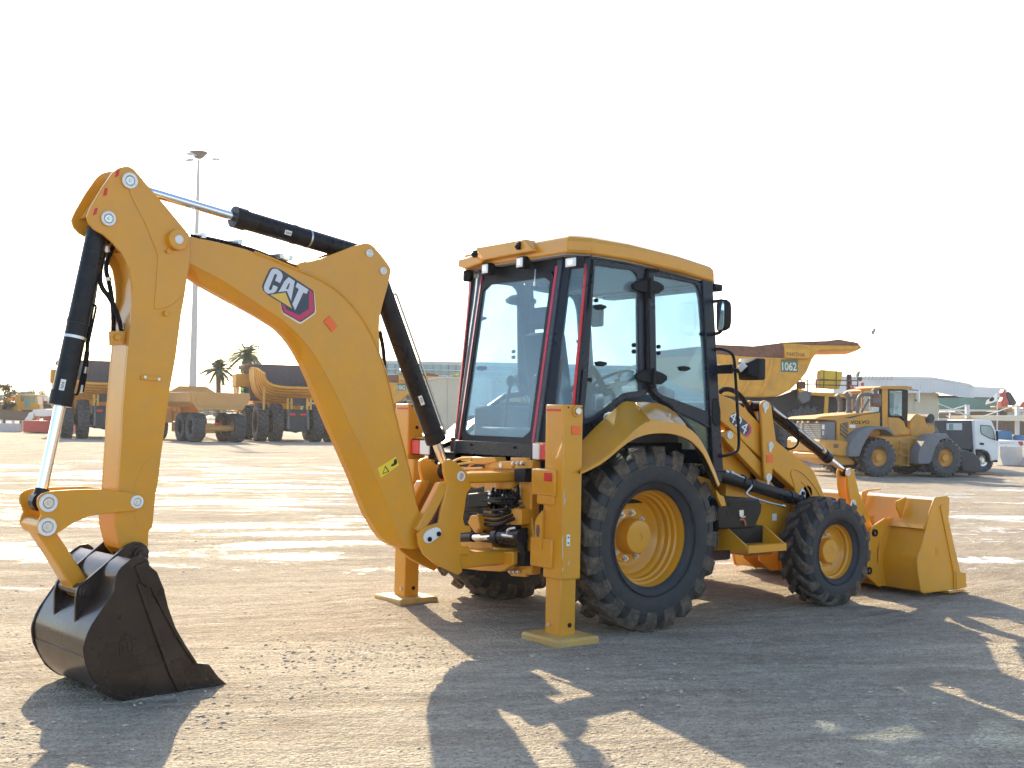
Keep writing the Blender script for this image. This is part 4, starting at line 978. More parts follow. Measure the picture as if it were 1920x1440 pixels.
# side walls: quarter window, door, lower door pane (right side traced; left mirrored)
q_out = [(1104, 484), (1206, 500), (1212, 520), (1214, 742), (1171, 748), (1100, 795), (1080, 800), (1086, 720)]
q_in = [(1116, 498), (1186, 507), (1197, 518), (1199, 733), (1171, 736), (1112, 782), (1095, 784), (1103, 700)]
d_out = [(1213, 503), (1310, 528), (1320, 536), (1327, 560), (1336, 660), (1344, 800), (1345, 812), (1300, 786), (1262, 769), (1232, 750), (1219, 735), (1216, 560)]
d_in = [(1225, 517), (1302, 532), (1309, 540), (1314, 562), (1322, 660), (1326, 760), (1325, 771), (1293, 759), (1262, 748), (1242, 741), (1231, 732), (1228, 560)]
l_out = [(1262, 767), (1300, 784), (1346, 804), (1350, 850), (1353, 903), (1344, 908), (1322, 850), (1294, 803)]
l_in = [(1275, 776), (1302, 788), (1337, 805), (1340, 850), (1343, 882), (1338, 884), (1326, 850), (1303, 808)]
for s_ in (-1, 1):
    fl = lambda px: [(a, z) for a, z in FM.tr(px, -CY)]
    sd_ = cab if s_ < 0 else cab
    qw = ring(FM, fl(q_out), fl(q_in), s_*CY, s_*(CY-.04)).build('quarter_window', M_navy, cab, bev=.004)
    MB().slab(FM, fl(q_in), s_*(CY-.012), s_*(CY-.018)).build('pane', M_glass, qw)
    dr = ring(FM, fl(d_out), fl(d_in), s_*(CY+.006), s_*(CY-.04)).build('door', M_navy, cab, bev=.005)
    MB().slab(FM, fl(d_in), s_*(CY-.008), s_*(CY-.014)).build('pane', M_glass, dr)
    ring(FM, fl(l_out), fl(l_in), s_*(CY+.004), s_*(CY-.03)).build('lower_frame', M_navy, dr, bev=.004)
    MB().slab(FM, fl(l_in), s_*(CY-.006), s_*(CY-.012)).build('lower_pane', M_bglass, dr)
    gk = [(x-3.5 if x < 1240 else x, y) for x, y in d_in]
    # bent roll tube that follows the rear edge of the door
    m = MB(); m.tube([FM.w(a, s_*(CY+.01), z) for a, z in fl([(1232, 507), (1214, 508), (1211, 520), (1211, 600), (1212, 700), (1214, 722), (1222, 738), (1236, 748), (1258, 764), (1262, 770)])], .017, n=12); m.build('door_tube', M_plas, cab)
    for x, y in ((1209, 538), (1215, 707)):
        hx = fl([(x-29, y-4), (x-20, y-11), (x-5, y-14), (x+5, y-13), (x+20, y-8), (x+29, y-2), (x+29, y+6), (x+18, y+14), (x, y+12), (x-20, y+8), (x-28, y+4)])
        hg = MB().slab(FM, hx, s_*(CY+.045), s_*(CY+.012)).build('door_hinge', M_plas, cab, bev=.006)
        a_, z_ = FM.hit(x+2, y, -CY); m = MB(); m.cyl((a_, s_*(CY+.05), z_-.07), (a_, s_*(CY+.05), z_+.07), .014, n=12); m.cyl((a_, s_*(CY+.05), z_-.095), (a_, s_*(CY+.05), z_-.07), .02, n=12); m.build('hinge_barrel', M_plas, hg, bev=.003)
    for x, y, r in ((1119, 563, .016), (1107, 712, .016), (1190, 647, .017), (1190, 659, .017), (1236, 650, .016), (1236, 662, .016), (1316, 626, .016)):
        a_, z_ = FM.hit(x, y, -CY); m = MB(); m.cyl((a_, s_*(CY-.02), z_), (a_, s_*(CY+.004), z_), r, n=16); m.build('glass_stud', M_plas, qw if x < 1200 else dr, bev=.003)
    for x, y, q in ((1126, 576, 1), (1127, 682, 1), (1283, 691, 1)):
        hx = fl([(x-11, y-3), (x-3, y-5), (x+9, y-3), (x+11, y+1), (x+3, y+5), (x-7, y+4)])
        MB().slab(FM, hx, s_*(CY+.01), s_*(CY-.02)).build('window_latch', M_plas, qw if x < 1200 else dr, bev=.004)
    hx = fl([(1331, 748), (1343, 745), (1347, 770), (1347, 798), (1338, 800), (1331, 790)])
    MB().slab(FM, hx, s_*(CY+.03), s_*CY).build('door_handle', M_plas, dr, bev=.01)
# front frame and windscreen
m = MB(); m.bar(A_(2.72, -1)+Vector((.0, .02, .05)), A_(2.72, 1)+Vector((0, -.02, .05)), .06, .10); m.bar(A_(1.3, -1), A_(1.3, 1), .05, .12); m.build('front_frame', M_navy, cab, bev=.006)
m = MB(); q = [A_(1.36, -1), A_(1.36, 1), A_(2.7, 1), A_(2.7, -1)]; m.loft([[p+Vector((-.03, 0, 0)) for p in q], [p+Vector((-.024, 0, 0)) for p in q]]); m.build('windscreen', M_glass, cab)
m = MB(); m.bb((.90, -.60, 2.70), (1.04, .60, 2.735)); m.build('front_lamp_bar', M_plas, roof, bev=.01)
c = FM.P(1338, 540, -.74); m = MB(); m.box(c, (.10, .12, .06)); m.build('front_work_lamp', M_plas, cab, bev=.012)
# interior
m = MB(); m.bb((-.15, -.22, 1.55), (.30, .24, 1.68)); m.bb((-.1, -.16, 1.22), (.22, .16, 1.55)); seat = m.build('seat', M_seat, cab, bev=.04, seg=3)
m = MB(); M = Matrix.Translation((-.20, .01, 1.98)) @ Matrix.Rotation(R(-10), 4, 'Y'); m.box((0, 0, 0), (.13, .46, .66), M=M); m.build('seat_back', M_seat, seat, bev=.05, seg=3)
m = MB(); m.box((-.28, .01, 2.42), (.09, .26, .18), M=None); m.build('head_rest', M_seat, seat, bev=.035, seg=3)
for s_ in (-1, 1): m = MB(); m.box((-.02, .01+s_*.28, 1.84), (.32, .07, .06)); m.build('arm_rest', M_seat, seat, bev=.02)
m = MB(); cw_ = Vector((.52, .0, 1.93)); q = Matrix.Translation(cw_) @ Matrix.Rotation(R(-28), 4, 'Y')
rg = [Vector((.205*math.cos(t), .205*math.sin(t), 0)) for t in [k*math.pi/24 for k in range(48)]]
loops = []
for v in rg:
    d = v.normalized(); loops.append([q @ (v+d*.014*math.cos(u)+Vector((0, 0, .014*math.sin(u)))) for u in [k*math.pi/4 for k in range(8)]])
loops.append(loops[0]); m.loft(loops, True, False)
for t in (.4, 2.6, 4.7): m.cyl(q @ Vector((0, 0, -.03)), q @ Vector((.2*math.cos(t), .2*math.sin(t), 0)), .012, n=8)
m.cyl(q @ Vector((0, 0, .0)), q @ Vector((0, 0, -.06)), .045, n=16); m.cyl(q @ Vector((-.1, -.17, .0)), q @ Vector((-.1, -.17, .07)), .022, n=12)
sw = m.build('steering_wheel', M_plas, cab)
m = MB(); m.cyl(q @ Vector((0, 0, -.05)), (.72, 0, 1.3), .05, n=12); m.build('steering_column', M_trim, sw)
m = MB(); m.loft([[Vector((x, y, z)) for x, z in ((.58, 1.3), (.90, 1.3), (.92, 1.86), (.78, 1.90), (.62, 1.80))] for y in (-.36, .36)]); m.build('dashboard', M_trim, cab, bev=.03)
m = MB(); m.bb((.0, -.72, 1.22), (.62, -.44, 1.66)); m.bb((-.45, .44, 1.22), (.62, .72, 1.70)); m.build('side_console', M_trim, cab, bev=.04)
m = MB(); m.bb((-.62, -.40, 1.22), (-.44, .40, 1.52)); m.build('rear_console', M_trim, cab, bev=.03)
for y in (-.16, .16):
    m = MB(); m.tube([(-.52, y, 1.5), (-.50, y, 1.75), (-.46, y*1.1, 1.86)], .012, n=8); m.ball((-.46, y*1.1, 1.9), .035, (1, 1, 1.5)); m.build('control_lever', M_plas, cab)
for s_, y in ((-1, -.3), (1, .34)):
    m = MB(); m.box((.62, y, 2.52), (.05, .14, .20)); m.build('inside_mirror', M_plas, cab, bev=.02)
m = MB(); m.box((.05, .12, 2.74), (.35, .3, .08)); m.build('roof_console', M_trim, cab, bev=.03)
m = MB(); m.tube([(-.30, -.62, 1.3), (-.30, -.62, 1.95), (-.2, -.55, 2.02), (.0, -.5, 1.8)], .025); m.build('grab_bar', M_plas, cab)
# grab handle and mirrors at the front corner
Hh = lambda x, y, v=-.86: FM.P(x, y, v)
m = MB(); m.tube([Hh(1341, 655, -.82), Hh(1352, 654), Hh(1368, 659), Hh(1376, 668), Hh(1378, 690), Hh(1384, 790), Hh(1386, 832), Hh(1383, 846), Hh(1370, 852), Hh(1350, 856, -.82)], .013, n=12, sm=3); m.build('grab_handle', M_plas, cab)
def mirror(cx, cy, w_, h_, v, nm):
    c = FM.P(cx, cy, v); M = Matrix.Translation(c) @ Matrix.Rotation(R(-20), 4, 'Z')
    m = MB(); yz = rnd_loop([(-w_/2, -h_/2), (w_/2, -h_/2), (w_/2, h_/2), (-w_/2, h_/2)], .045, 5)
    sc_f = ((0, 1.0), (.03, 1.0), (.06, .86), (.075, .6))
    m.loft([[M @ Vector((x, y*f, z*f)) for y, z in yz] for x, f in sc_f]); o = m.build(nm, M_plas, cab, bev=.003)
    m = MB(); m.loft([[M @ Vector((x, y*.88, z*.92)) for y, z in yz] for x in (-.004, -.001)]); m.build('mirror_glass', M_mir, o)
    return o
mo = mirror(1351, 591, .15, .255, -.97, 'mirror')
m = MB(); a = FM.P(1334, 566, -.80); b = FM.P(1352, 563, -.97); m.tube([a, a+Vector((.05, -.06, .01)), b, b-Vector((-.02, 0, .04))], .014); a = FM.P(1336, 627, -.80); b = FM.P(1350, 624, -.97); m.tube([a, b, b+Vector((.02, 0, .03))], .014); m.build('mirror_arm', M_plas, mo)
m = MB(); c = FM.P(1404, 692, -1.0); d = Matrix.Translation(c) @ Matrix.Rotation(R(0), 4, 'Z')
sq = rnd_loop([(-.11, -.09), (.11, -.09), (.11, .09), (-.11, .09)], .02, 3)
m.loft([[d @ Vector((x, y*f, z*g)) for y, z in sq] for x, f, g in ((.085, .95, .97), (.07, 1, 1), (-.0, .98, .98), (-.055, .6, .62), (-.07, .5, .5))]); hl = m.build('head_lamp', M_plas, cab, bev=.004)
m = MB(); m.loft([[d @ Vector((x, y*.9, z*.9)) for y, z in sq] for x in (.083, .09)]); m.build('lamp_lens', M_lens, hl)
m = MB(); m.loft([[d @ Vector((x, y, z)) for y, z in ((-.05, .02), (.0, .06), (.05, .02), (.02, -.03))] for x in (-.085, -.06)]); m.build('lamp_reflector', M_lens, hl, bev=.005)
m = MB(); ba = FM.P(1347, 693, -.80); m.bb((ba.x, -.95, ba.z-.035), (ba.x+.015, -.78, ba.z+.04)); m.tube([(ba.x+.01, -.93, ba.z), (ba.x+.12, -.97, ba.z-.02), c-Vector((.06, 0, .03))], .018); m.build('lamp_bracket', M_plas, hl, bev=.003)
# ---- fenders
def fender(s_):
    OY, IY = 1.19, .80
    low = FM.tr([(1089, 889), (1100, 885), (1133, 868), (1174, 832), (1196, 820), (1219, 813.5), (1251, 812), (1275, 817), (1295, 826), (1310, 840), (1322, 856), (1336, 886), (1347, 913)], -OY)
    crs = FM.tr([(1087, 886), (1098, 881), (1132, 861), (1172, 824), (1195, 801), (1218, 788), (1255, 791), (1280, 796), (1297, 806), (1312, 822), (1325, 845), (1338, 876), (1350, 908)], -OY+.01)
    inn = FM.tr([(1090, 828), (1108, 808), (1136, 782), (1162, 758), (1172, 751), (1187, 753.5), (1215, 753), (1245, 760), (1268, 774), (1284, 795), (1300, 820), (1318, 860), (1340, 905)], -IY)
    N = 44
    low, crs, inn = [resample(smooth(l, 1), N) for l in (low, crs, inn)]
    m = MB(); t = .012
    loops = []
    for i in range(N):
        (a, z), (b, y), (c, x) = low[i], crs[i], inn[i]
        loops.append([FM.w(a, s_*OY, z), FM.w(b, s_*(OY-.01), y), FM.w(c, s_*IY, x), FM.w(c, s_*IY, x-t), FM.w(b, s_*(OY-.01-t), y-t), FM.w(a, s_*(OY-t), z)])
    m.loft(loops); f = m.build('fender', M_yel, BL, bev=.004, ang=24)
    m = MB(); l2 = []
    for i in range(N):
        (a, z), (c, x) = low[i], inn[i]; l2.append([FM.w(a, s_*(OY-.02), z+.004), FM.w(c, s_*(IY), x-.05), FM.w(c, s_*IY, x-.055), FM.w(a, s_*(OY-.025), z-.0)])
    m.loft(l2); m.build('fender_liner', M_plas, f)
    # battery cover let into the top, with its lock
    cv = [(1192, 756), (1232, 757), (1250, 764), (1268, 776), (1286, 797), (1250, 792), (1218, 788), (1205, 772)]
    P0 = []
    for k, (x, y) in enumerate(cv):
        v = -(IY+.02) if k < 4 else -(OY-.015)
        if k == 4: v = -(OY-.06)
        if k == 7: v = -1.0
        P0.append(FM.P(x, y-.3, v))
    if s_ < 0:
        m = MB(); m.loft([[p+Vector((0, 0, .006)) for p in P0], [p-Vector((0, 0, .02)) for p in P0]]); m.build('battery_cover', M_yel, f, bev=.004)
        c = FM.P(1254, 779, -1.03); m = MB(); m.cyl(c+Vector((0, 0, -.02)), c+Vector((0, -.01, .012)), .014, n=14); m.build('cover_lock', M_zinc, f)
    return f
fender(-1); fender(1)
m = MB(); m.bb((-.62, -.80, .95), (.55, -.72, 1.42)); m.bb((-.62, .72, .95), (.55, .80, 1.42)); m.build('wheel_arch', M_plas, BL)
# ---- chassis, hood, front loader
m = MB(); m.bb((.35, -.42, .50), (2.75, .42, .95)); ch = m.build('chassis', M_yel, BL, bev=.02)
m = MB(); m.bb((-.6, -.5, .55), (.5, .5, 1.18)); m.build('transmission_housing', M_blk, ch, bev=.02)
m = MB(); m.bb((.5, -.30, .36), (1.7, .30, .5)); m.build('belly_guard', M_liner, ch, bev=.02)
hp = [(1.0, 1.60), (1.6, 1.50), (2.1, 1.38), (2.42, 1.28), (2.52, 1.18), (2.54, .95), (1.0, .95)]
m = MB(); m.loft([[Vector((x, y, z if abs(y) < .4 else z-.05*(z > 1.2))) for x, z in hp] for y in (-.44, -.38, .38, .44)]); hood = m.build('hood', M_yel, BL, bev=.02)
m = MB(); m.bb((1.5, -.446, 1.0), (2.3, -.44, 1.2)); m.build('side_grille', M_plas, hood)
m = MB(); m.cyl((1.3, .3, 1.4), (1.3, .3, 2.0), .03, n=20); m.build('exhaust_pipe', M_blk, hood)
# loader tower beside the hood
tw = FM.tr([(1352, 800), (1375, 790), (1400, 860), (1440, 900), (1475, 940), (1478, 1010), (1440, 1030), (1380, 1030), (1350, 960)], -.52)
MB().slab(FM, tw, -.54, -.50).build('loader_tower', M_yel, ch, bev=.008)
MB().slab(FM, tw, .54, .50).build('loader_tower', M_yel, ch, bev=.008)
sd2 = FM.tr([(1356, 900), (1400, 905), (1470, 935), (1480, 985), (1452, 1010), (1415, 990), (1352, 990)], -.60)
MB().slab(FM, sd2, -.64, -.58).build('side_frame', M_yel, ch, bev=.01)
c = [(1448, 963), (1456, 963), (1456, 976), (1448, 976)]
patch(FM, c, -.64, M_white, 'paper_label', ch, .002)
AY = .66
arm_px = [(1347, 738), (1353, 741), (1375, 749), (1396, 765), (1418, 787), (1436, 806), (1455, 826), (1482, 848), (1507, 866), (1519, 875), (1527, 884), (1535, 903), (1545, 925), (1562, 952), (1590, 975), (1620, 985), (1642, 990), (1650, 1000), (1645, 1014), (1632, 1018), (1600, 1010), (1560, 1000), (1515, 985), (1495, 960), (1491, 938), (1492, 918), (1472, 900), (1450, 880), (1430, 860), (1400, 834), (1372, 806), (1352, 790), (1345, 782)]
lk2_px = [(1362, 808), (1370, 806), (1378, 812), (1405, 842), (1434, 874), (1447, 886), (1446, 900), (1436, 902), (1428, 897), (1395, 862), (1364, 830), (1357, 820)]
bc_px = [(1435, 750), (1443, 754), (1447, 763), (1450, 788), (1455, 825), (1453, 855), (1449, 882), (1448, 896), (1444, 905), (1438, 905), (1434, 898), (1432, 862), (1430, 820), (1428, 780), (1427, 760), (1430, 753)]
for s_ in (-1, 1):
    az = FM.tr(arm_px, -AY)
    arm = MB().slab(FM, az, s_*AY, s_*(AY-.09)).build('loader_arm', M_yel, BL, bev=.008)
    az = FM.tr(lk2_px, -AY); MB().slab(FM, az, s_*(AY+.0), s_*(AY-.06)).build('leveling_link', M_yel, arm, bev=.006)
    az = FM.tr(bc_px, -AY-.05); bcr = MB().slab(FM, rnd_loop(az, .01), s_*(AY+.05), s_*(AY+.025)).build('bell_crank', M_yel, arm, bev=.006)
    MB().slab(FM, rnd_loop(az, .01), s_*(AY-.12), s_*(AY-.145)).build('bell_crank', M_yel, arm, bev=.006)
    if s_ < 0:
        for x, y, r in ((1435, 761, .036), (1445, 835, .03), (1441, 895, .034), (1368, 816, .034)):
            v = -(AY+.055) if x > 1400 else -(AY+.005)
            a, z = FM.hit(x, y, v); pin(FM, a, v+.003, z, r, arm)
            if x > 1400:
                m = MB(); m.slab(FM, [(a-.022, z-.02), (a+.012, z-.03), (a+.004, z-.062), (a-.012, z-.06)], v+.004, v-.004); m.build('pin_keeper', M_white, arm)
        patch(FM, [(1436, 853), (1449, 852), (1449, 867), (1437, 868)], -(AY+.05), M_org, 'orange_reflector', bcr, .004)
        # pressed stiffener on the elbow
        rb_ = smooth([FM.hit(x, y, -AY) for x, y in ((1492, 925), (1488, 905), (1482, 888), (1484, 880), (1495, 880), (1512, 893), (1530, 915), (1545, 945))], 2)
        MB().tube([FM.w(a, -AY, z) for a, z in rb_], .009, n=8, sm=0).build('stiffener_rib', M_yel, arm)
        rb_ = smooth([FM.hit(x, y, -AY) for x, y in ((1502, 903), (1512, 912), (1520, 930), (1524, 940))], 2)
        MB().tube([FM.w(a, -AY, z) for a, z in rb_], .007, n=8, sm=0).build('stiffener_rib', M_yel, arm)
        kp = FM.tr([(1505, 915), (1510, 922), (1510, 940), (1498, 955), (1497, 930)], -AY-.01)
        MB().slab(FM, rnd_loop(kp, .008), -(AY+.012), -AY).build('keeper_plate', M_white, arm, bev=.002)
        a, z = FM.hit(1505, 925, -AY-.012); m = MB(); m.cyl((a, -(AY+.012), z), (a, -(AY+.026), z), .018, n=16); m.build('keeper_bolt', M_plas, arm)
    # tilt cylinder
    p0 = Vector((*[0, 0, 0],)); a0, z0 = FM.hit(1437, 764, -(AY-.02)); a1, z1 = FM.hit(1588, 886, -(AY-.02))
    tc_ = cylinder(FM, (a0, s_*(AY-.03), z0), (a1, s_*(AY-.03), z1), .050, .024, .76, 'hydraulic_cylinder')
    # the front lever and coupler link
    lv = FM.tr([(1585, 885), (1587, 879), (1592, 877), (1597, 881), (1600, 894), (1607, 923), (1619, 951), (1628, 976), (1636, 992), (1642, 1004), (1634, 1012), (1622, 1000), (1614, 976), (1598, 955), (1590, 936), (1586, 910)], -AY-.01)
    MB().slab(FM, lv, s_*(AY+.035), s_*(AY+.005)).build('tilt_lever', M_yel, arm, bev=.006)
    MB().slab(FM, lv, s_*(AY-.095), s_*(AY-.07)).build('tilt_lever', M_yel, arm, bev=.006)
    if s_ < 0:
        for x, y, r in ((1590, 886, .032), (1600, 944, .034)):
            a, z = FM.hit(x, y, -AY-.04); pin(FM, a, -AY-.035, z, r, arm)
    # lift cylinder
    a0, z0 = FM.hit(1352, 893, -(AY+.09)); a1, z1 = FM.hit(1502, 938, -(AY+.09))
    lc = cylinder(FM, (a0-.25, s_*(AY+.07), z0+.06), (a1, s_*(AY+.07), z1), .052, .028, .93, 'hydraulic_cylinder')
    if s_ < 0:
        V = -(AY+.07)
        m = MB(); m.tube([FM.P(1357, 884, V), FM.P(1372, 886, V-.03), FM.P(1392, 895, V-.03), FM.P(1408, 906, V-.04), FM.P(1410, 912, V-.05), FM.P(1400, 922, V-.06), FM.P(1399, 928, V-.06), FM.P(1430, 940, V-.05), FM.P(1468, 949, V-.04)], .009, n=8); m.build('feed_pipe', M_zinc, lc)
        m = MB()
        for x, y in ((1362, 884), (1372, 886), (1394, 896), (1402, 903), (1468, 948)): c = FM.P(x, y, V-.03); m.cyl(c-Vector((.02, 0, 0)), c+Vector((.02, 0, -.01)), .017, n=6)
        m.build('hose_fitting', M_zinc, lc)
        m = MB(); a, z = FM.hit(1388, 902, V); m.cyl((a, V, z), (a+.03, V, z-.01), .06, n=24); a, z = FM.hit(1402, 908, V); m.cyl((a, V, z), (a+.03, V, z-.01), .058, n=24); m.build('clamp_band', M_blk, lc)
m = MB(); a, z = FM.hit(1433, 762, -AY); m.cyl((a, -(AY+.02), z), (a, AY+.02, z), .045, n=28); m.build('cross_tube', M_blk, BL)
m = MB(); a, z = FM.hit(1500, 915, -AY); m.cyl((a+.1, -AY, z-.05), (a+.1, AY, z-.05), .07, n=28); m.build('cross_tube', M_yel, BL)
# hoses over the tower
for k, v in enumerate((-.58, -.52)):
    hose([FM.P(1350, 735-k*2, v), FM.P(1358, 729, v), FM.P(1374, 731, v), FM.P(1390, 743, v), FM.P(1402, 762, v), FM.P(1412, 780, v), FM.P(1420, 795, v)], .022, 'loader_hose')
hose([FM.P(1446, 768, -.62), FM.P(1470, 782, -.70), FM.P(1488, 796, -.72), FM.P(1498, 812, -.72), FM.P(1497, 832, -.70), FM.P(1484, 843, -.66), FM.P(1472, 840, -.6)], .011, 'loader_hose')
m = MB(); m.tube([FM.P(1450, 766, -.69), FM.P(1462, 776, -.70), FM.P(1474, 784, -.71)], .009); m.build('feed_pipe', M_zinc, BL)
m = MB(); m.tube([FM.P(1497, 805, -.68), FM.P(1520, 824, -.68), FM.P(1542, 842, -.68)], .008); c = FM.P(1543, 843, -.68); m.cyl(c, c+Vector((.03, 0, -.02)), .02, n=8); m.build('feed_pipe', M_zinc, BL)
# model number on the arm
M_num = mat('number_white', (.8, .8, .78), .4, var=.02)
Z2 = lambda *p: [(1340+x/6, 700+y/6) for x, y in p]
nb = patch(FM, Z2((215, 440), (250, 460), (330, 520), (395, 578), (412, 610), (408, 668), (365, 715), (345, 715), (290, 660), (235, 600), (170, 545), (165, 500)), -AY, M_edark, 'model_number', BL, .002)
patch(FM, Z2((365, 550), (398, 580), (412, 612), (408, 668), (365, 715), (345, 712), (300, 668), (330, 690), (352, 690), (385, 655), (388, 610), (360, 575)), -AY-.002, M_ered, 'logo_hexagon', nb, .0012)
for k, (ch_, x0, y0) in enumerate((('4', 172, 445), ('2', 232, 500), ('4', 292, 560))):
    q = [FM.P(a+10.4*k, b+10.1*k, -AY-.003) for a, b in ((1366.5, 787), (1375.5, 795), (1373.5, 768))]
    text_mesh(ch_, 'number', q[0], q[1], q[2], M_num, nb, .003, bold=0)
# side tank with latch, step, battery shapes
TY = -1.0
tk = [(1350, 938), (1358, 934), (1424, 935), (1429, 946), (1428, 960), (1416, 990), (1346, 993), (1346, 960)]
az = FM.tr(tk, TY)
tank = MB().slab(FM, az, TY, -.62).build('tool_box', M_blk, BL, bev=.014)
m = MB(); c = FM.P(1389, 962, TY); m.box(c, (.05, .02, .05)); m.tube([c+Vector((-.03, -.012, -.02)), c+Vector((0, -.016, -.035)), c+Vector((.04, -.012, -.03))], .006); m.build('latch', M_zinc, tank, bev=.003)
m = MB(); c = FM.P(1386, 974, TY); m.tube([c, c+Vector((.05, -.01, 0)), c+Vector((.065, -.01, -.05))], .009); m.build('key_tag', mat('copper_plastic', (.45, .13, .05), .5), tank)
m = MB()
for x, y, r in ((1335, 945, .07), (1338, 985, .085)):
    c = FM.P(x, y, -.9); m.cyl(c-Vector((0, 0, .0)), c+Vector((0, .35, 0)), r, n=28)
m.bb((.45, -.88, .52), (.75, -.5, .92)); m.build('air_reservoir', M_blk, ch, bev=.02)
patch(FM, [(1338, 918), (1346, 928), (1352, 930), (1357, 948), (1348, 949), (1340, 932)], -.99, M_yel, 'tank_bracket', tank, .03, .004)
st_ = MB(); z_ = .60
st_.bb((.90, -1.20, z_-.028), (1.36, -.98, z_+.0)); stp = st_.build('step', M_yel, BL, bev=.004)
m = MB(); m.bb((.90, -1.21, z_-.045), (1.36, -1.195, z_+.012))
for k in range(24): m.bb((.905+k*.019, -1.213, z_+.012), (.914+k*.019, -1.192, z_+.02))
m.build('step_edge', M_yel, stp)
for x0 in (.90, 1.35):
    m = MB(); m.loft([[Vector((x, y, z)) for y, z in ((-1.2, z_-.02), (-1.2, z_+.01), (-.98, z_+.14), (-.80, z_+.14), (-.80, z_-.06))] for x in (x0-.008, x0+.008)]); m.build('step_bracket', M_yel, stp, bev=.002)
m = MB(); m.bb((.92, -.98, z_+.0), (1.33, -.95, z_+.14)); m.build('step_back', M_blk, stp)
# ---- loader bucket
BY = 1.15
lb_px = [(1753, 936), (1756, 932), (1775, 929.5), (1780, 932), (1781, 936), (1779, 975), (1789, 1020), (1801, 1071), (1807, 1073), (1808, 1100), (1793, 1105), (1732, 1113), (1727, 1109), (1721, 1071), (1720, 1050), (1722, 1040), (1727, 1029), (1737, 991), (1744, 961)]
az = FM.tr(lb_px, -BY)
lbk = MB().slab(FM, az, -BY, -BY+.02).build('loader_bucket', M_yel, BL, bev=.005)
MB().slab(FM, az, BY-.02, BY).build('end_plate', M_yel, lbk, bev=.005)
bk = FM.tr([(1807, 1099), (1732, 1111), (1728, 1107), (1723, 1071), (1722, 1048), (1729, 1029), (1738, 992)], -BY)
bk2 = smooth(bk, 1); bin_ = [(a+.018, z+.016) for a, z in bk2]
MB().slab(FM, bk2+bin_[::-1], -BY+.018, BY-.018).build('bucket_shell', M_yel, lbk, ang=24)
tb = FM.tr([(1735, 990), (1753, 938), (1774, 934), (1762, 992)], -BY)
MB().slab(FM, tb, -BY+.018, BY-.018).build('torsion_box', M_yel, lbk, bev=.01)
tb2 = FM.tr([(1733, 992), (1737, 983), (1745, 985), (1742, 997)], -BY)
MB().slab(FM, tb2, -BY+.02, BY-.02).build('box_lip', M_yel, lbk, bev=.004)
a, z = FM.hit(1770, 1104, -BY)
patch(FM, [(1762, 950), (1766, 946), (1793, 1075), (1793, 1104), (1787, 1104), (1787, 1075)], -BY, M_yel, 'wear_strip', lbk, .012, .003)
patch(FM, [(1790, 1072), (1808, 1073), (1809, 1101), (1790, 1105)], -BY, M_yel, 'cutter_shoe', lbk, .02, .005)
bp = patch(FM, [(1754, 1025), (1765, 1023), (1766, 1041), (1755, 1043)], -BY, M_yel, 'badge_plate', lbk, .003, .001)
patch(FM, [(1757, 1028), (1763, 1027), (1763.5, 1038), (1758, 1039)], -BY-.003, M_yel, 'badge_relief', bp, .003, .001)
m = MB(); a, z = FM.hit(1808, 1101, -BY); m.slab(FM, [(a-.25, .012), (a+.06, .012), (a-.02, .035), (a-.25, .035)], -BY, BY); m.build('cutting_edge', M_yel, lbk, bev=.004)
hg = FM.tr([(1661, 976), (1656, 971), (1630, 988), (1626, 1004), (1624, 1040), (1620, 1078), (1640, 1096), (1647, 1101), (1648, 1080), (1640, 1052), (1641, 1028), (1648, 1004)], -.74)
for v in (-.755, -.54, .54, .755):
    hh = MB().slab(FM, [(min(a, 3.62) if True else a, z) for a, z in hg], v-.012*math.copysign(1, v), v+.012*math.copysign(1, v)).build('hinge_plate', M_yel, lbk, bev=.004)
    # web that fills the gap between the hinge plate and the shell
    zz = [z for a, z in hg]; xs = [a for a, z in hg]
    MB().slab(FM, [(max(xs)-.16, min(zz)+.02), (3.42, .06), (3.36, .3), (3.36, .45), (3.44, .72), (max(xs)-.03, .70), (max(xs)-.12, .5)], v-.008, v+.008).build('hinge_web', M_yel, lbk, bev=.003)
    if v == -.755:
        for x, y in ((1639, 999), (1628, 1070)):
            a, z = FM.hit(x, y, v-.012); m = MB(); m.lathe([(.018, 0), (.018, .02), (.034, .02), (.036, .012), (.036, 0)], FM.w(a, v-.012, z), -FM.e2, n=24); m.build('pin_ring', M_blk, lbk); m = MB(); m.cyl(FM.w(a, v-.012, z), FM.w(a, v-.024, z), .02, n=20); m.build('pivot_pin', M_zinc, lbk, bev=.003)
for v in (-.42, -.0, .42):
    gp = [(3.44, .76), (3.40, .60), (3.35, .55), (3.38, .72), (3.44, .94), (3.50, .955), (3.72, .965), (3.72, .95), (3.52, .935), (3.49, .90)]
    if v > -.3: continue
    MB().slab(FM, gp, v-.012, v+.012).build('level_gauge', M_yel, lbk, bev=.004)
c = PX(1689, 951, 3.42); m = MB(); m.loft([[Vector((3.40+dx, c.y+dy, z)) for dx, z in ((.10, c.z+.10), (-.05, c.z+.06), (-.05, c.z+.0), (.02, c.z-.10))] for dy in (-.012, .012)]); m.build('lifting_lug', M_yel, lbk, bev=.004)
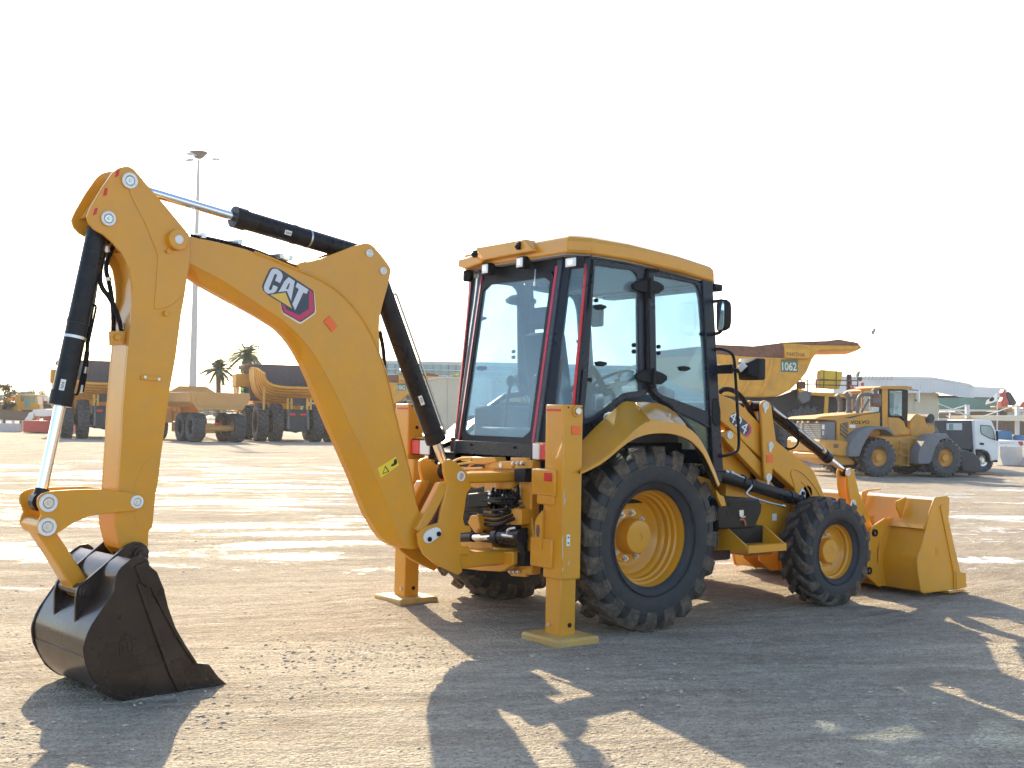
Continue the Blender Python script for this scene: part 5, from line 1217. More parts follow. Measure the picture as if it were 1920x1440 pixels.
# ---------------------------------------------------------------- the rest of the yard
YD = YAW*180/math.pi-90
def yframe(px, py, rot=0): g = ground_at(px, py); return Frame((g.x, g.y), YD+rot)
def troot(F, name, label, cat, group=None): return thing(name, label, cat, tuple(F.o), F.deg, group)
def pz(F, pts, v0, v1, name, mat_, parent, bev=0, vt=None, rnd_=0, ang=32):
    """outline traced on plane v0 (or vt), solid to v1, in the thing's own coordinates"""
    az = F.tr(pts, v0 if vt is None else vt)
    if rnd_: az = rnd_loop(az, rnd_)
    return MB().slab(None, az, v0, v1).build(name, mat_, parent, bev=bev, ang=ang)
M_conc = mat('pale_concrete', (.50, .48, .45), .85, var=.1, vs=1.2, dirt=.25)
M_cream = mat('cream_wall', (.55, .51, .40), .8, var=.05, vs=.4, dirt=.1)
M_brown = mat('brown_boards', (.16, .115, .08), .85, var=.15, vs=.5)
M_shed = mat('pale_blue_grey_sheet', (.60, .63, .65), .55, var=.05, vs=.5)
M_teal = mat('teal_glazing', (.10, .28, .30), .25, var=.15, vs=.1, spec=.6)
M_wfr = mat('pale_grey_frame', (.55, .56, .56), .6, var=.05)
M_dark = mat('plain_dark_grey', (.05, .05, .055), .7, var=.3, vs=2)  # plain near-black for chassis, frames and other dark parts
M_vgry = mat('dusty_grey_fender', (.16, .165, .18), .7, var=.15, vs=1.5, dirt=.3, dc=(.30, .27, .24))
M_redp = mat('red_paint', (.50, .06, .045), .45, var=.1, dirt=.15)
M_brk = mat('red_brown_filter', (.20, .07, .05), .5, var=.2)
M_blue = mat('blue_paint', (.03, .16, .35), .5, var=.2, dirt=.2)
M_tarp = mat('grey_fabric_cover', (.075, .075, .08), .8, var=.15)
M_green = mat('number_plate_green', (.10, .17, .12), .6, var=.1)
M_canv = mat('beige_shade_cloth', (.72, .64, .50), .8, var=.06)
M_adt = mat('faded_ochre_paint', (.58, .30, .085), .65, var=.12, vs=.8, dirt=.35, dc=(.40, .29, .2))
def btyre(parent, a, v, r, wd, rim_r, side=-1, rimm=None, axis='v', n=20):
    """simple heavy tyre; axle along v (side view) or along a (rear view)"""
    w_ = node('wheel', parent, (a, v, r))
    if axis == 'a': w_.rotation_euler = (0, 0, R(-90))
    m = MB(); m.lathe(smooth(tyre_profile(r*.985, rim_r, wd), 1), (0, 0, 0), (0, 1, 0), n=48); t = m.build('tyre', M_oldrub, w_, ang=50)
    m = MB(); h = wd/2
    for sd_ in (-1, 1):
        for k in range(n):
            th = 2*math.pi*(k+.5*(sd_ > 0))/n; dt = math.pi/n*.55; L = []
            for yy, f, sk in ((h*.97, .86, 0), (h*.9, .99, 0), (h*.45, 1.01, .06), (0, 1.01, .16)):
                L.append([Vector((r*f2*math.sin(th+sk+s2*dt), yy*sd_, r*f2*math.cos(th+sk+s2*dt))) for f2, s2 in ((f-.06, -1.1), (f, -1), (f, 1), (f-.06, 1.1))])
            m.loft(L)
    m.build('tread', M_oldrub, t)
    rm = rimm or M_yvol; m = MB(); o = side
    m.lathe([(rim_r+.02, o*h*.72), (rim_r, o*h*.68), (rim_r*.9, o*h*.3), (rim_r*.62, o*h*.2), (rim_r*.60, o*h*.34), (rim_r*.42, o*h*.36), (rim_r*.38, o*h*.62), (0, o*h*.64)], (0, 0, 0), (0, 1, 0), n=36); m.build('rim', rm, w_, ang=40)
    m = MB()
    for k in range(12):
        t_ = k*math.pi/6; c = Vector((rim_r*.52*math.sin(t_), o*h*.35, rim_r*.52*math.cos(t_))); m.cyl(c, c+Vector((0, o*.03, 0)), rim_r*.05, n=6)
    m.build('wheel_nuts', rm, w_); return w_
# ---- rigid dump truck seen from behind (bed interior dark, ribs under the tail)
def rigid_truck():
    F = yframe(560, 829, 22)
    t = troot(F, 'dump_truck', 'mining dump truck seen from behind under the boom arch, ribbed yellow bed with dark lining', 'dump truck', 'mining dump trucks parked in a row')
    for x in (494, 522, 598, 626):
        a, z = F.hit(x, 790, 0); btyre(t, a, .9, 1.02, .62, .55, 1 if x < 560 else -1, M_yold, 'a', 26)
    for x in (497, 622): a, z = F.hit(x, 790, 0); btyre(t, a, 5.6, 1.02, .6, .55, 1 if x < 560 else -1, M_yold, 'a', 26)
    a0 = F.hit(560, 790, 0)[0]
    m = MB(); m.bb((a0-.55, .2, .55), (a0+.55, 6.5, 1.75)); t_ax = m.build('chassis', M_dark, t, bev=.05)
    m = MB(); m.cyl((a0-1.5, .9, 1.0), (a0+1.5, .9, 1.0), .3); m.ball((a0, .75, .95), .48); m.build('rear_axle', M_dark, t)
    for s_ in (-1, 1): m = MB(); m.cyl((a0+s_*.55, .1, .7), (a0+s_*.5, .3, 1.9), .09, n=14); m.build('suspension_strut', M_grey, t)
    m = MB(); m.bb((a0-.45, .12, 1.42), (a0-.15, .19, 1.54)); m.bb((a0+.12, .12, 1.42), (a0+.42, .19, 1.54)); m.build('tail_light', M_red, t)
    # bed: U-shaped sections from the tail forwards
    def U(v, w_, zl, zt, n=18):
        o = []
        for i in range(n+1):
            u = -1+2*i/n; x = w_*math.copysign(abs(math.sin(u*math.pi/2))**.9, u); k = abs(u)**3.2; o.append(Vector((a0+x, v, zl+(zt-zl)*k)))
        return o
    secs = [(-.55, 1.95, 2.88, 3.62), (.4, 1.95, 2.72, 3.75), (1.6, 1.95, 2.50, 3.95), (3.2, 1.95, 2.25, 4.05), (4.6, 1.95, 2.1, 4.1)]
    m = MB(); outer = [U(*s_) for s_ in secs]; m.loft([u+[p+Vector((0, 0, .08)) if 0 < i < 18 else p+Vector((0, 0, .02)) for i, p in enumerate(u)][::-1] for u in outer]); bed = m.build('bed', M_yold, t, ang=40)
    m = MB(); m.loft([[p*1+Vector((0, 0, .09)) if abs(p.x-a0) < 1.8 else p+Vector((.06 if p.x < a0 else -.06, 0, .02)) for p in u] for u in outer], False, False); m.loft([[Vector((a0-1.9, 4.5, 2.2)), Vector((a0+1.9, 4.5, 2.2)), Vector((a0+1.9, 4.5, 4.22)), Vector((a0-1.9, 4.5, 4.22))], [Vector((a0-1.9, 4.6, 2.2)), Vector((a0+1.9, 4.6, 2.2)), Vector((a0+1.9, 4.6, 4.22)), Vector((a0-1.9, 4.6, 4.22))]])
    m.build('bed_lining', M_liner, bed, fix=False)
    for k in range(6):     # ribs
        v = -.5+k*.62; f = (v+.55)/5.15
        zl = 2.88-.9*min(1, f*1.25); m = MB()
        u = U(v, 2.0, zl-.03, 3.6+.08*k); u2 = U(v, 1.93, zl+.10, 3.6+.08*k)
        m.loft([[p for p in u]+[p for p in u2[::-1]], [p+Vector((0, .14, 0)) for p in u]+[p+Vector((0, .14, 0)) for p in u2[::-1]]]); m.build('bed_rib', M_yold, bed)
    m = MB(); m.bb((a0-2.0, 4.6, 4.12), (a0+2.0, 7.2, 4.30)); m.bb((a0-2.25, 4.2, 4.02), (a0-1.95, 6.6, 4.25)); m.build('canopy', M_rust, bed, bev=.05)
    m = MB(); m.bb((a0-2.5, 5.6, 3.0), (a0-1.5, 7.0, 3.75)); m.bb((a0-2.4, 5.6, 1.7), (a0-2.3, 7.0, 3.0)); cbn = m.build('cab', M_yold, t, bev=.05)
    m = MB(); m.bb((a0-2.25, 5.58, 2.35), (a0-1.65, 5.6, 3.0)); m.build('rear_window', M_bglass, cbn)
    m = MB(); m.bb((a0-2.3, 5.9, 1.55), (a0+2.3, 7.6, 1.75)); m.bb((a0-1.4, 6.2, 1.0), (a0+1.4, 7.8, 2.6)); m.build('front_deck', M_yold, t, bev=.04)
    m = MB()
    for s_ in (-1, 1): m.bb((a0+s_*.62-.05, -.1, 1.75), (a0+s_*.62+.05, 0, 2.35)); m.bb((a0+s_*.42-.05, -.1, 1.75), (a0+s_*.42+.05, 0, 2.35)); m.bb((a0+min(s_*.62, s_*.42), -.1, 2.05), (a0+max(s_*.62, s_*.42), 0, 2.12))
    m.build('hinge_lug', M_yold, t)
    for s_ in (-1, 1): m = MB(); m.bb((a0+s_*1.9-.05, -.15, 1.7), (a0+s_*1.9+.05, -.05, 2.9)); m.build('mud_flap_rod', M_yold, t)
    m = MB(); m.bb((a0-.5, .15, 1.95), (a0+.5, .2, 2.35)); m.build('rear_plate', M_dark, t)
    return F, t
FT, T1 = rigid_truck()
def place(t, label, px, py, rot):
    c = copy_tree(t); g = ground_at(px, py); c.location = (g.x, g.y, 0); c.rotation_euler = (0, 0, R(YD+rot)); c['label'] = label; return c
place(T1, 'dump truck with brown bed behind the stick and bucket cylinder, far left of its row', 198, 823, 24)
# ---- articulated hauler
F = yframe(388, 829, 34)
t = troot(F, 'articulated_dump_truck', 'low ochre articulated dump truck seen from behind, between stick and boom', 'dump truck')
for x, v in ((366, .2), (443, .2)): a, z = F.hit(x, 800, v); btyre(t, a, v, .74, .62, .36, 1 if x < 400 else -1, M_adt, 'a', 22)
for x, v in ((366, 1.9), (443, 1.9), (366, 6.0), (443, 6.0)): a, z = F.hit(x, 800, .2); btyre(t, a, v, .74, .58, .36, 1 if x < 400 else -1, M_adt, 'a', 22)
pz(F, [(358, 734), (468, 738), (470, 747), (455, 769), (372, 768), (362, 756)], -.5, -.42, 'tail_gate', M_adt, t, .02)
pz(F, [(368, 742), (462, 745), (460, 757), (448, 763), (376, 762), (367, 756)], -.5, -.53, 'gate_panel', M_adt, t, .01)
aL, zT = F.hit(358, 734, -.5); aR, _ = F.hit(468, 738, -.5); zB = F.hit(380, 769, -.5)[1]
m = MB(); m.loft([[Vector((aL, v, zT-.02)), Vector((aR, v, zT-.02)), Vector((aR, v, zT-.5)), Vector((aR-.4, v, zB+.15)), Vector((aL+.4, v, zB+.15)), Vector((aL, v, zT-.5))] for v in (-.42, 4.0)]); b = m.build('bed', M_adt, t, bev=.02)
m = MB(); m.loft([[Vector((aL+.1, v, z)), Vector((aR-.1, v, z)), Vector((aR-.8, v, z2)), Vector((aL+.8, v, z2))] for v, z, z2 in ((3.7, zT-.05, zT+.35), (4.2, zT-.05, zT+.35))]); m.build('headboard', M_adt, b)
m = MB(); m.bb((aL+1.0, 4.2, 1.0), (aR-1.0, 7.2, 1.9)); m.bb((aL+.2, 5.2, .9), (aL+1.0, 7.4, 1.7)); m.build('engine_cover', M_adt, t, bev=.06)
m = MB(); m.bb((aL+.9, 4.6, 1.5), (aR-1.2, 6.0, 2.72)); cb = m.build('cab', M_adt, t, bev=.08)
m = MB(); m.bb((-.35, -.2, .45), (.35, 4.6, .95)); m.bb((-.6, -.38, .62), (.6, -.3, .72)); m.build('chassis', M_adt, t, bev=.03)
m = MB(); m.cyl((aL+.4, .2, .7), (aR-.4, .2, .7), .16); m.build('rear_axle', M_adt, t)
m = MB()
for s_ in (-1, 1): m.bb((s_*.32-.10, -.42, .88), (s_*.32+.10, -.36, .98))
m.build('tail_light', M_red, t)
# ---- dump truck 1062, side on
F3 = yframe(1480, 862, -8)
t = T3 = troot(F3, 'dump_truck', 'rusty yellow mining dump truck 1062 with raised canopy, right of the cab', 'dump truck', 'mining dump trucks parked in a row')
tray = [(1215, 660), (1343, 646), (1413, 649), (1463, 643), (1550, 640), (1573, 637), (1607, 643), (1610, 656), (1570, 657), (1535, 657), (1523, 673), (1512, 698), (1500, 713), (1480, 732), (1458, 743), (1430, 745), (1380, 744), (1343, 740), (1290, 728), (1240, 700)]
bed = pz(F3, tray, 0, 3.6, 'bed', M_yold, t, .06)
pz(F3, [(1215, 660), (1343, 646), (1413, 649), (1463, 643), (1470, 646), (1470, 672), (1400, 669), (1343, 664), (1222, 672)], -.02, .3, 'top_rail', M_rust, bed, .04)
pz(F3, [(1471, 652), (1520, 655), (1517, 673), (1472, 671)], -.30, .02, 'side_box', M_yold, bed, .03)
pz(F3, [(1463, 642), (1550, 639), (1573, 636), (1610, 643), (1608, 648), (1520, 647)], -.04, 3.7, 'canopy', M_rust, bed, .03)
pz(F3, [(1598, 640), (1609, 643), (1616, 652), (1608, 657), (1600, 655)], .3, 3.2, 'canopy_lip', M_yold, bed, .03)
for x0 in (1352, 1398, 1432):
    pz(F3, [(x0+14, 672), (x0+20, 672), (x0+12, 712), (x0-4, 738), (x0-10, 742), (x0+4, 710)], -.10, .05, 'bed_rib', M_yold, bed, .02)
npl = pz(F3, [(1464, 674), (1496, 674), (1496, 698), (1464, 697)], -.03, 0, 'number_plate', M_green, bed)
def F3P(x, y, v): a, z = F3.hit(x, y, v); return Vector((a, v, z))
text_mesh('1062', 'number', F3P(1466.5, 694.5, -.035), F3P(1494, 695.5, -.035), F3P(1466, 678.5, -.035), mat('pale_number', (.62, .66, .6), .6), npl, .004, bold=.03)
text_mesh('PAKTHA', 'side_lettering', F3P(1475, 667, -.305), F3P(1509, 669, -.305), F3P(1475, 660, -.305), M_rust, bed, .004, bold=.01)
for x, v in ((1512, .6), (1512, 3.4), (1340, .6), (1340, 3.4)): a, z = F3.hit(x, 800, v); btyre(t, a, v, 1.15, .7, .6, -1, M_yold, 'v', 24)
a0, _ = F3.hit(1340, 800, .6); a1, _ = F3.hit(1600, 800, .6)
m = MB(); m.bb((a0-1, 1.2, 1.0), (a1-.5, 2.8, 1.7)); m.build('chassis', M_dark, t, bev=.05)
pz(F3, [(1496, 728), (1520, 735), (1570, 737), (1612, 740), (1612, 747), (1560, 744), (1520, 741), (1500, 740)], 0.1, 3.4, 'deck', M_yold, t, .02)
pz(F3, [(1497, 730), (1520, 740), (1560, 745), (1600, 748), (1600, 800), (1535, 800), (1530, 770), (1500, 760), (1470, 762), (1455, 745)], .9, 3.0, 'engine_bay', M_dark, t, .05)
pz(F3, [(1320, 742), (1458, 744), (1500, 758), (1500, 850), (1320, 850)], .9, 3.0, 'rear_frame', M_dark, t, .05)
pz(F3, [(1547, 742), (1554, 742), (1552, 778), (1545, 778)], 0.1, .3, 'deck_post', M_yold, t)
m = MB()
for x in (1502, 1514, 1530, 1588, 1596, 1608):
    p = F3P(x, 735, .15); q = F3P(x, 713, .15); m.cyl((p.x, .15, p.z), (p.x, .15, q.z), .025, n=6)
for y in (713, 722): m.tube([F3P(1500, y-1, .15), F3P(1608, y+1, .15)], .022, n=6)
m.build('deck_railing', M_rust, t)
tb = pz(F3, [(1539, 693), (1580, 697), (1578, 713), (1574, 729), (1536, 726), (1537, 711)], .3, 1.6, 'deck_cabinet', mat('bright_yellow_paint', (.68, .47, .02), .5, var=.1, dirt=.2), t, .03)
for x in (1545, 1568): pz(F3, [(x-.8, 695), (x+.8, 695), (x+.5, 727), (x-1.2, 727)], .28, .3, 'cabinet_hinge', M_rust, tb)
pz(F3, [(1538, 710), (1579, 713), (1579, 714.5), (1538, 711.5)], .28, .3, 'cabinet_seam', M_rust, tb)
m = MB(); p = F3P(1592, 735, .6); m.cyl((p.x, .6, p.z), (p.x, .6, p.z+.75), .10, n=12); m.build('exhaust_stack', M_dark, t, bev=.02)
m = MB(); p = F3P(1608, 735, .6); m.cyl((p.x, .6, p.z), (p.x, .6, p.z+1.0), .02, n=6); m.ball((p.x+.1, .6, p.z+.55), .1, (1, 1, 1)); m.build('aerial', M_grey, t)
m = MB(); p = F3P(1506, 720, .5); m.bb((p.x-.25, .5, p.z-.2), (p.x+.1, .9, p.z+.1)); m.build('air_tank', M_rust, t, bev=.03)
pz(F3, [(1497, 737), (1512, 733), (1522, 735), (1518, 752), (1505, 757), (1496, 747)], .0, .5, 'mud_guard', M_grey, t, .03)
T4 = place(T3, 'mining dump truck mostly hidden behind the boom, its brown canopy tip left of the cab', 752, 822, 4); T4.scale = (.86, .86, .86)
# ---- wheel loaders
FL = yframe(1652, 895, 20)
def wheel_loader():
    F = FL; Z5 = lambda *p: [(1480+x/4.364, 680+y/4.364) for x, y in p]
    t = troot(F, 'wheel_loader', 'dusty yellow wheel loader lettered VOLVO with forks, nearer of the two', 'wheel loader', 'wheel loaders parked side by side')
    H_ = lambda x, y, v: (lambda q: Vector((q[0], v, q[1])))(F.hit(1480+x/4.364, 680+y/4.364, v))
    for x in (748, 1292):
        a = H_(x, 785, 0).x
        for v in (.22, 2.0): btyre(t, a, v, .585, .42, .27, -1 if v < 1 else 1, M_yvol, 'v', 22)
    W0, W1 = .42, 1.78
    hd = pz(F, Z5((205, 462), (260, 440), (440, 428), (560, 412), (745, 400), (745, 590), (640, 600), (560, 640), (500, 700), (470, 690), (395, 640), (392, 500), (380, 475)), W0, W1, 'hood', M_yvol, t, .03)
    pz(F, Z5((450, 452), (560, 430), (740, 398), (742, 408), (600, 428), (500, 455)), W0-.01, W0+.3, 'hood_strip', M_dark, hd)
    # radiator grille across the rear
    a0 = H_(385, 480, W0).x; z0, z1 = H_(385, 650, W0).z, H_(385, 478, W0).z
    m = MB(); m.bb((a0-.36, W0+.04, z0), (a0+.02, W1-.04, z1)); g = m.build('radiator_housing', M_vgry, hd, bev=.06)
    for k in range(8): m = MB(); zz = z0+.06+k*(z1-z0-.14)/8; m.bb((a0-.40, W0+.22, zz), (a0-.34, W1-.30, zz+.038)); m.build('grille_slat', mat_slat, g)
    for s_, v in ((-1, W0+.45), (1, W1-.45)): m = MB(); m.box((a0-.365, v, z1-.04), (.03, .12, .06)); m.build('rear_lamp', M_lens, g, bev=.01)
    m = MB(); m.box((a0-.36, W0+.14, z1-.18), (.02, .12, .14)); m.build('paper_label', M_white, g); m = MB(); m.box((a0-.365, W0+.13, z1-.36), (.02, .07, .13)); m.build('model_plate', M_wfr, g)
    m = MB(); m.bar((a0-.42, W0+.35, z0+.05), (a0-.42, W1-.5, z1-.12), .02, .02); m.build('grille_brace', M_wfr, g)
    pz(F, Z5((415, 500), (478, 484), (480, 632), (415, 600)), W0-.006, W0+.02, 'vent', M_brown, hd)
    for k in range(4): pz(F, Z5((418, 500+k*32), (424, 498+k*32), (478, 545+k*32), (478, 553+k*32)), W0-.014, W0, 'vent_slat', M_yvol, hd)
    text_mesh('VOLVO', 'side_lettering', H_(500, 502, W0-.004), H_(655, 500, W0-.004), H_(500, 474, W0-.004), M_blk, hd, .003, bold=.02)
    pz(F, Z5((492, 508), (540, 508), (540, 534), (492, 532)), W0-.008, W0, 'paper_label', M_white, hd)
    cw2 = pz(F, Z5((300, 650), (318, 630), (470, 640), (486, 650), (486, 762), (440, 770), (300, 740)), W0-.25, W1+.25, 'counterweight', M_yvol, t, .05)
    pz(F, Z5((240, 740), (480, 768), (534, 805), (534, 835), (420, 842), (240, 790)), W0, W1, 'tow_frame', M_yvol, t, .04)
    m = MB(); c = H_(382, 682, W0-.255); m.box(c, (.17, .02, .11)); m.build('lamp_recess', M_brown, cw2, bev=.01)
    m = MB(); m.box(c+Vector((.02, -.005, 0)), (.05, .02, .05)); m.build('tail_light', M_red, cw2, bev=.005)
    fd = pz(F, Z5((490, 700), (515, 640), (560, 575), (610, 540), (700, 520), (800, 524), (845, 560), (860, 600), (830, 575), (790, 548), (700, 545), (650, 600), (600, 690), (575, 768), (490, 770)), .02, .45, 'rear_fender', M_vgry, t, .02)
    # cab
    cbx = node('cab', t)
    C0, C1 = .55, 1.6
    pz(F, Z5((735, 200), (760, 190), (960, 190), (1008, 196), (1008, 214), (960, 218), (760, 216), (735, 212)), C0-.06, C1+.06, 'roof', M_yvol, cbx, .02)
    for q in (((758, 214), (808, 214), (806, 450), (815, 592), (762, 560)),):
        for v0, v1 in ((C0, C0+.08), (C1-.08, C1)): pz(F, Z5(*q), v0, v1, 'pillar', M_yvol, cbx, .01, vt=C0)
    for v0, v1 in ((C0+.01, C0+.03), (C1-.03, C1-.01)):
        pz(F, Z5((815, 224), (935, 224), (930, 440), (815, 436)), v0, v1, 'door_window', M_glass, cbx, vt=C0)
        m = MB(); loc = lambda pts: F.tr(Z5(*pts), C0)
        class L_: w = staticmethod(lambda a, v, z: Vector((a, v, z)))
        ring(L_, loc([(808, 218), (972, 220), (966, 530), (945, 525), (935, 452), (808, 446)]), loc([(820, 230), (928, 230), (926, 436), (924, 434), (900, 434), (820, 432)]), v0-.01, v1+.01, m, 48); m.build('door_frame', M_blk, cbx)
    pz(F, Z5((808, 446), (900, 452), (940, 480), (955, 530), (985, 545), (985, 590), (850, 592), (810, 560)), C0-.02, C1+.02, 'door_panel', M_yvol, cbx, .02)
    pz(F, Z5((740, 214), (758, 214), (758, 520), (740, 520)), C0+.01, C0+.05, 'dark_post', M_blk, cbx)
    q0 = H_(764, 216, C0); q1 = H_(764, 405, C0); m = MB(); m.bb((q0.x, C0+.08, q1.z), (q0.x+.01, C1-.08, q0.z)); m.build('rear_window', M_glass, cbx)
    m = MB(); m.bb((q0.x-.02, C0+.05, H_(764, 560, C0).z), (q0.x+.03, C1-.05, q1.z)); m.bb((q0.x-.01, C0+.05, q0.z-.06), (q0.x+.02, C1-.05, q0.z)); m.build('rear_wall', M_yvol, cbx)
    m = MB(); c = H_(850, 380, 1.0); m.box(c+Vector((0, .1, -.3)), (.35, .5, .3)); m.box(c+Vector((-.2, .1, .1)), (.12, .45, .6)); m.build('seat', M_seat, cbx, bev=.04)
    m = MB(); c = H_(850, 375, .9); m.lathe([(.15, -.01), (.165, 0), (.15, .01), (.14, 0), (.15, -.01)], c, (-.4, 0, 1), n=24); m.build('steering_wheel', M_blk, cbx)
    m = MB(); c = H_(597, 190, .9); m.cyl(c, c+Vector((0, 0, .10)), .05, n=14); m.build('beacon', M_redp, cbx, bev=.01)
    m = MB(); a = H_(975, 222, C0); b = H_(1050, 224, C0-.25); m.tube([a, b, b+Vector((0, 0, -.05))], .012, n=6); ml = m.build('mirror_arm', M_blk, cbx); m = MB(); c = H_(1055, 280, C0-.25); m.box(c, (.05, .10, .36)); m.build('mirror', M_lens, ml, bev=.015)
    # stacks
    m = MB(); p = H_(488, 415, 1.0); m.tube([p, p+Vector((0, 0, .35)), p+Vector((-.02, 0, .48)), p+Vector((-.16, 0, .64))], .075, n=14); m.cyl(p-Vector((0, 0, .02)), p+Vector((0, 0, .10)), .13, .09, n=16); m.build('exhaust_stack', M_grey, t)
    m = MB(); p = H_(703, 362, .6); m.cyl(p, p+Vector((0, 0, .40)), .17, n=20); pc = m.build('air_cleaner', M_brk, t, bev=.04); m = MB(); m.cyl(p+Vector((0, 0, .13)), p+Vector((0, 0, .26)), .18, n=20); m.cyl(p+Vector((0, 0, .4)), p+Vector((0, 0, .5)), .06, n=12); m.cyl(p+Vector((0, 0, .5)), p+Vector((0, 0, .57)), .13, .06, n=16); m.build('cleaner_cap', M_grey, pc)
    m = MB(); m.tube([H_(560, 410, .6), H_(556, 330, .6), H_(575, 265, .6), H_(640, 258, .6), H_(670, 262, .6)], .055, n=10); m.tube([H_(590, 405, .62), H_(650, 300, .62)], .04, n=8); m.build('intake_pipe', M_grey, t)
    # front frame, arms
    pz(F, Z5((985, 480), (1030, 430), (1050, 420), (1110, 440), (1130, 520), (1180, 500), (1200, 560), (1120, 640), (1010, 640), (985, 560)), .75, 1.45, 'front_frame', M_yvol, t, .04)
    pz(F, Z5((700, 600), (1000, 600), (1120, 640), (1300, 700), (1300, 860), (1000, 830), (870, 850), (700, 820)), .6, 1.6, 'chassis', M_yvol, t, .06)
    pz(F, Z5((1115, 530), (1200, 515), (1235, 575), (1300, 600), (1410, 700), (1440, 820), (1400, 880), (1330, 760), (1230, 640)), .8, 1.4, 'lift_arm', M_grey, t, .04)
    m = MB(); c = H_(1163, 455, .7); m.cyl(c, c+Vector((0, .7, 0)), .14, n=20); m.build('tilt_bush', M_dark, t, bev=.03)
    pz(F, Z5((1055, 745), (1075, 700), (1130, 605), (1170, 585), (1285, 580), (1308, 600), (1300, 618), (1240, 630), (1200, 690), (1165, 800), (1150, 828), (1058, 828)), .02, .45, 'front_fender', M_vgry, t, .02)
    m = MB()
    for y in (650, 700, 760, 840): m.bar(H_(905, y, .42), H_(975, y, .42), .16, .02)
    m.bar(H_(905, 640, .42), H_(905, 850, .42), .02, .03, (1, 0, 0)); m.bar(H_(975, 640, .42), H_(975, 850, .42), .02, .03, (1, 0, 0)); m.build('ladder', M_yvol, t)
    ca_ = pz(F, Z5((1395, 740), (1450, 715), (1520, 740), (1570, 800), (1578, 890), (1520, 905), (1420, 890)), .3, 1.9, 'fork_carriage', M_dark, t, .05)
    for v in (.5, 1.7):
        m = MB(); a = H_(1478, 930, .5); b = H_(1790, 917, .5); m.loft([[Vector((a.x, v-.06, .03)), Vector((a.x, v+.06, .03)), Vector((a.x, v+.06, .12)), Vector((a.x, v-.06, .12))], [Vector((a.x+1.3, v-.05, .03)), Vector((a.x+1.3, v+.05, .03)), Vector((a.x+1.3, v+.05, .045)), Vector((a.x+1.3, v-.05, .045))]]); m.bb((a.x-.03, v-.06, .03), (a.x+.04, v+.06, .6)); m.build('fork', M_rust, ca_)
    return t
mat_slat = mat('pale_grille_slat', (.52, .48, .42), .5, var=.1)
WL1 = wheel_loader()
WL2 = copy_tree(WL1); WL2.location = FL.w(1.9, 3.1, 0); WL2['label'] = 'second wheel loader parked behind the nearer one, mostly hidden, only its grille end showing'
# ---- white light truck with dark box
F = yframe(1845, 885, 12); Zw = lambda *p: [(1700+x/6.545, 700+y/6.545) for x, y in p]
t = troot(F, 'light_truck', 'white cab-over light truck with black box body beyond the forks', 'truck')
cb = pz(F, Zw((822, 572), (1020, 572), (1050, 590), (1080, 660), (1115, 780), (1138, 830), (1128, 1058), (1035, 1085), (1015, 1000), (985, 960), (930, 940), (850, 935), (826, 940)), .1, 1.75, 'cab', M_white, t, .04)
pz(F, Zw((905, 632), (1030, 640), (1062, 690), (1092, 822), (1010, 795), (925, 752), (907, 720)), .085, .11, 'window_seal', M_plas, cb)
pz(F, Zw((912, 640), (1026, 648), (1056, 695), (1084, 810), (1010, 786), (930, 745), (914, 715)), .075, .1, 'side_window', mat('pale_window_glass', (.35, .45, .43), .15, var=.2, vs=3), cb)
pz(F, Zw((898, 850), (950, 855), (948, 880), (902, 876)), .08, .11, 'door_handle', M_plas, cb)
pz(F, Zw((850, 935), (930, 938), (990, 960), (1018, 1000), (1030, 1085), (1118, 1065), (1116, 1090), (1030, 1092), (1005, 1090), (1000, 1010), (970, 985), (930, 970), (850, 968)), .07, .4, 'wheel_arch', M_plas, cb)
pz(F, Zw((1100, 705), (1125, 705), (1128, 825), (1108, 828)), -.05, 0, 'mirror', M_plas, cb, .01)
for x in (938, 300):
    a, z = F.hit(1700+x/6.545, 870, .2)
    for v in (.25, 1.6): btyre(t, a, v, .37, .22, .2, -1 if v < 1 else 1, M_zinc, 'v', 24)
pz(F, Zw((350, 578), (806, 578), (818, 930), (350, 930)), .15, 1.8, 'box_body', M_tarp, t, .02)
wd = pz(F, Zw((490, 612), (680, 612), (680, 698), (490, 694)), .12, .16, 'box_window', M_wfr, t)
pz(F, Zw((524, 618), (570, 618), (570, 690), (524, 688)), .11, .13, 'pane', M_teal, wd)
pz(F, Zw((803, 578), (830, 578), (848, 1000), (828, 1000)), .1, .2, 'corner_strip', M_wfr, t)
pz(F, Zw((350, 930), (850, 935), (850, 1000), (350, 1000)), .5, 1.4, 'chassis', M_dark, t)
gn = yframe(1808, 884, 12)
t = troot(gn, 'generator', 'small blue generator in front of the black box truck, behind the loader tyre', 'generator')
pz(gn, Zw((625, 830), (690, 812), (745, 840), (750, 925), (640, 930)), 0, .5, 'case', M_blue, t, .03); pz(gn, Zw((640, 925), (760, 925), (760, 990), (640, 1000)), 0, .5, 'stand', M_dark, t, .02)
pz(gn, Zw((660, 800), (680, 780), (715, 785), (722, 815), (690, 822)), .1, .4, 'load', mat('orange_cloth', (.5, .2, .08), .8), t, .05)
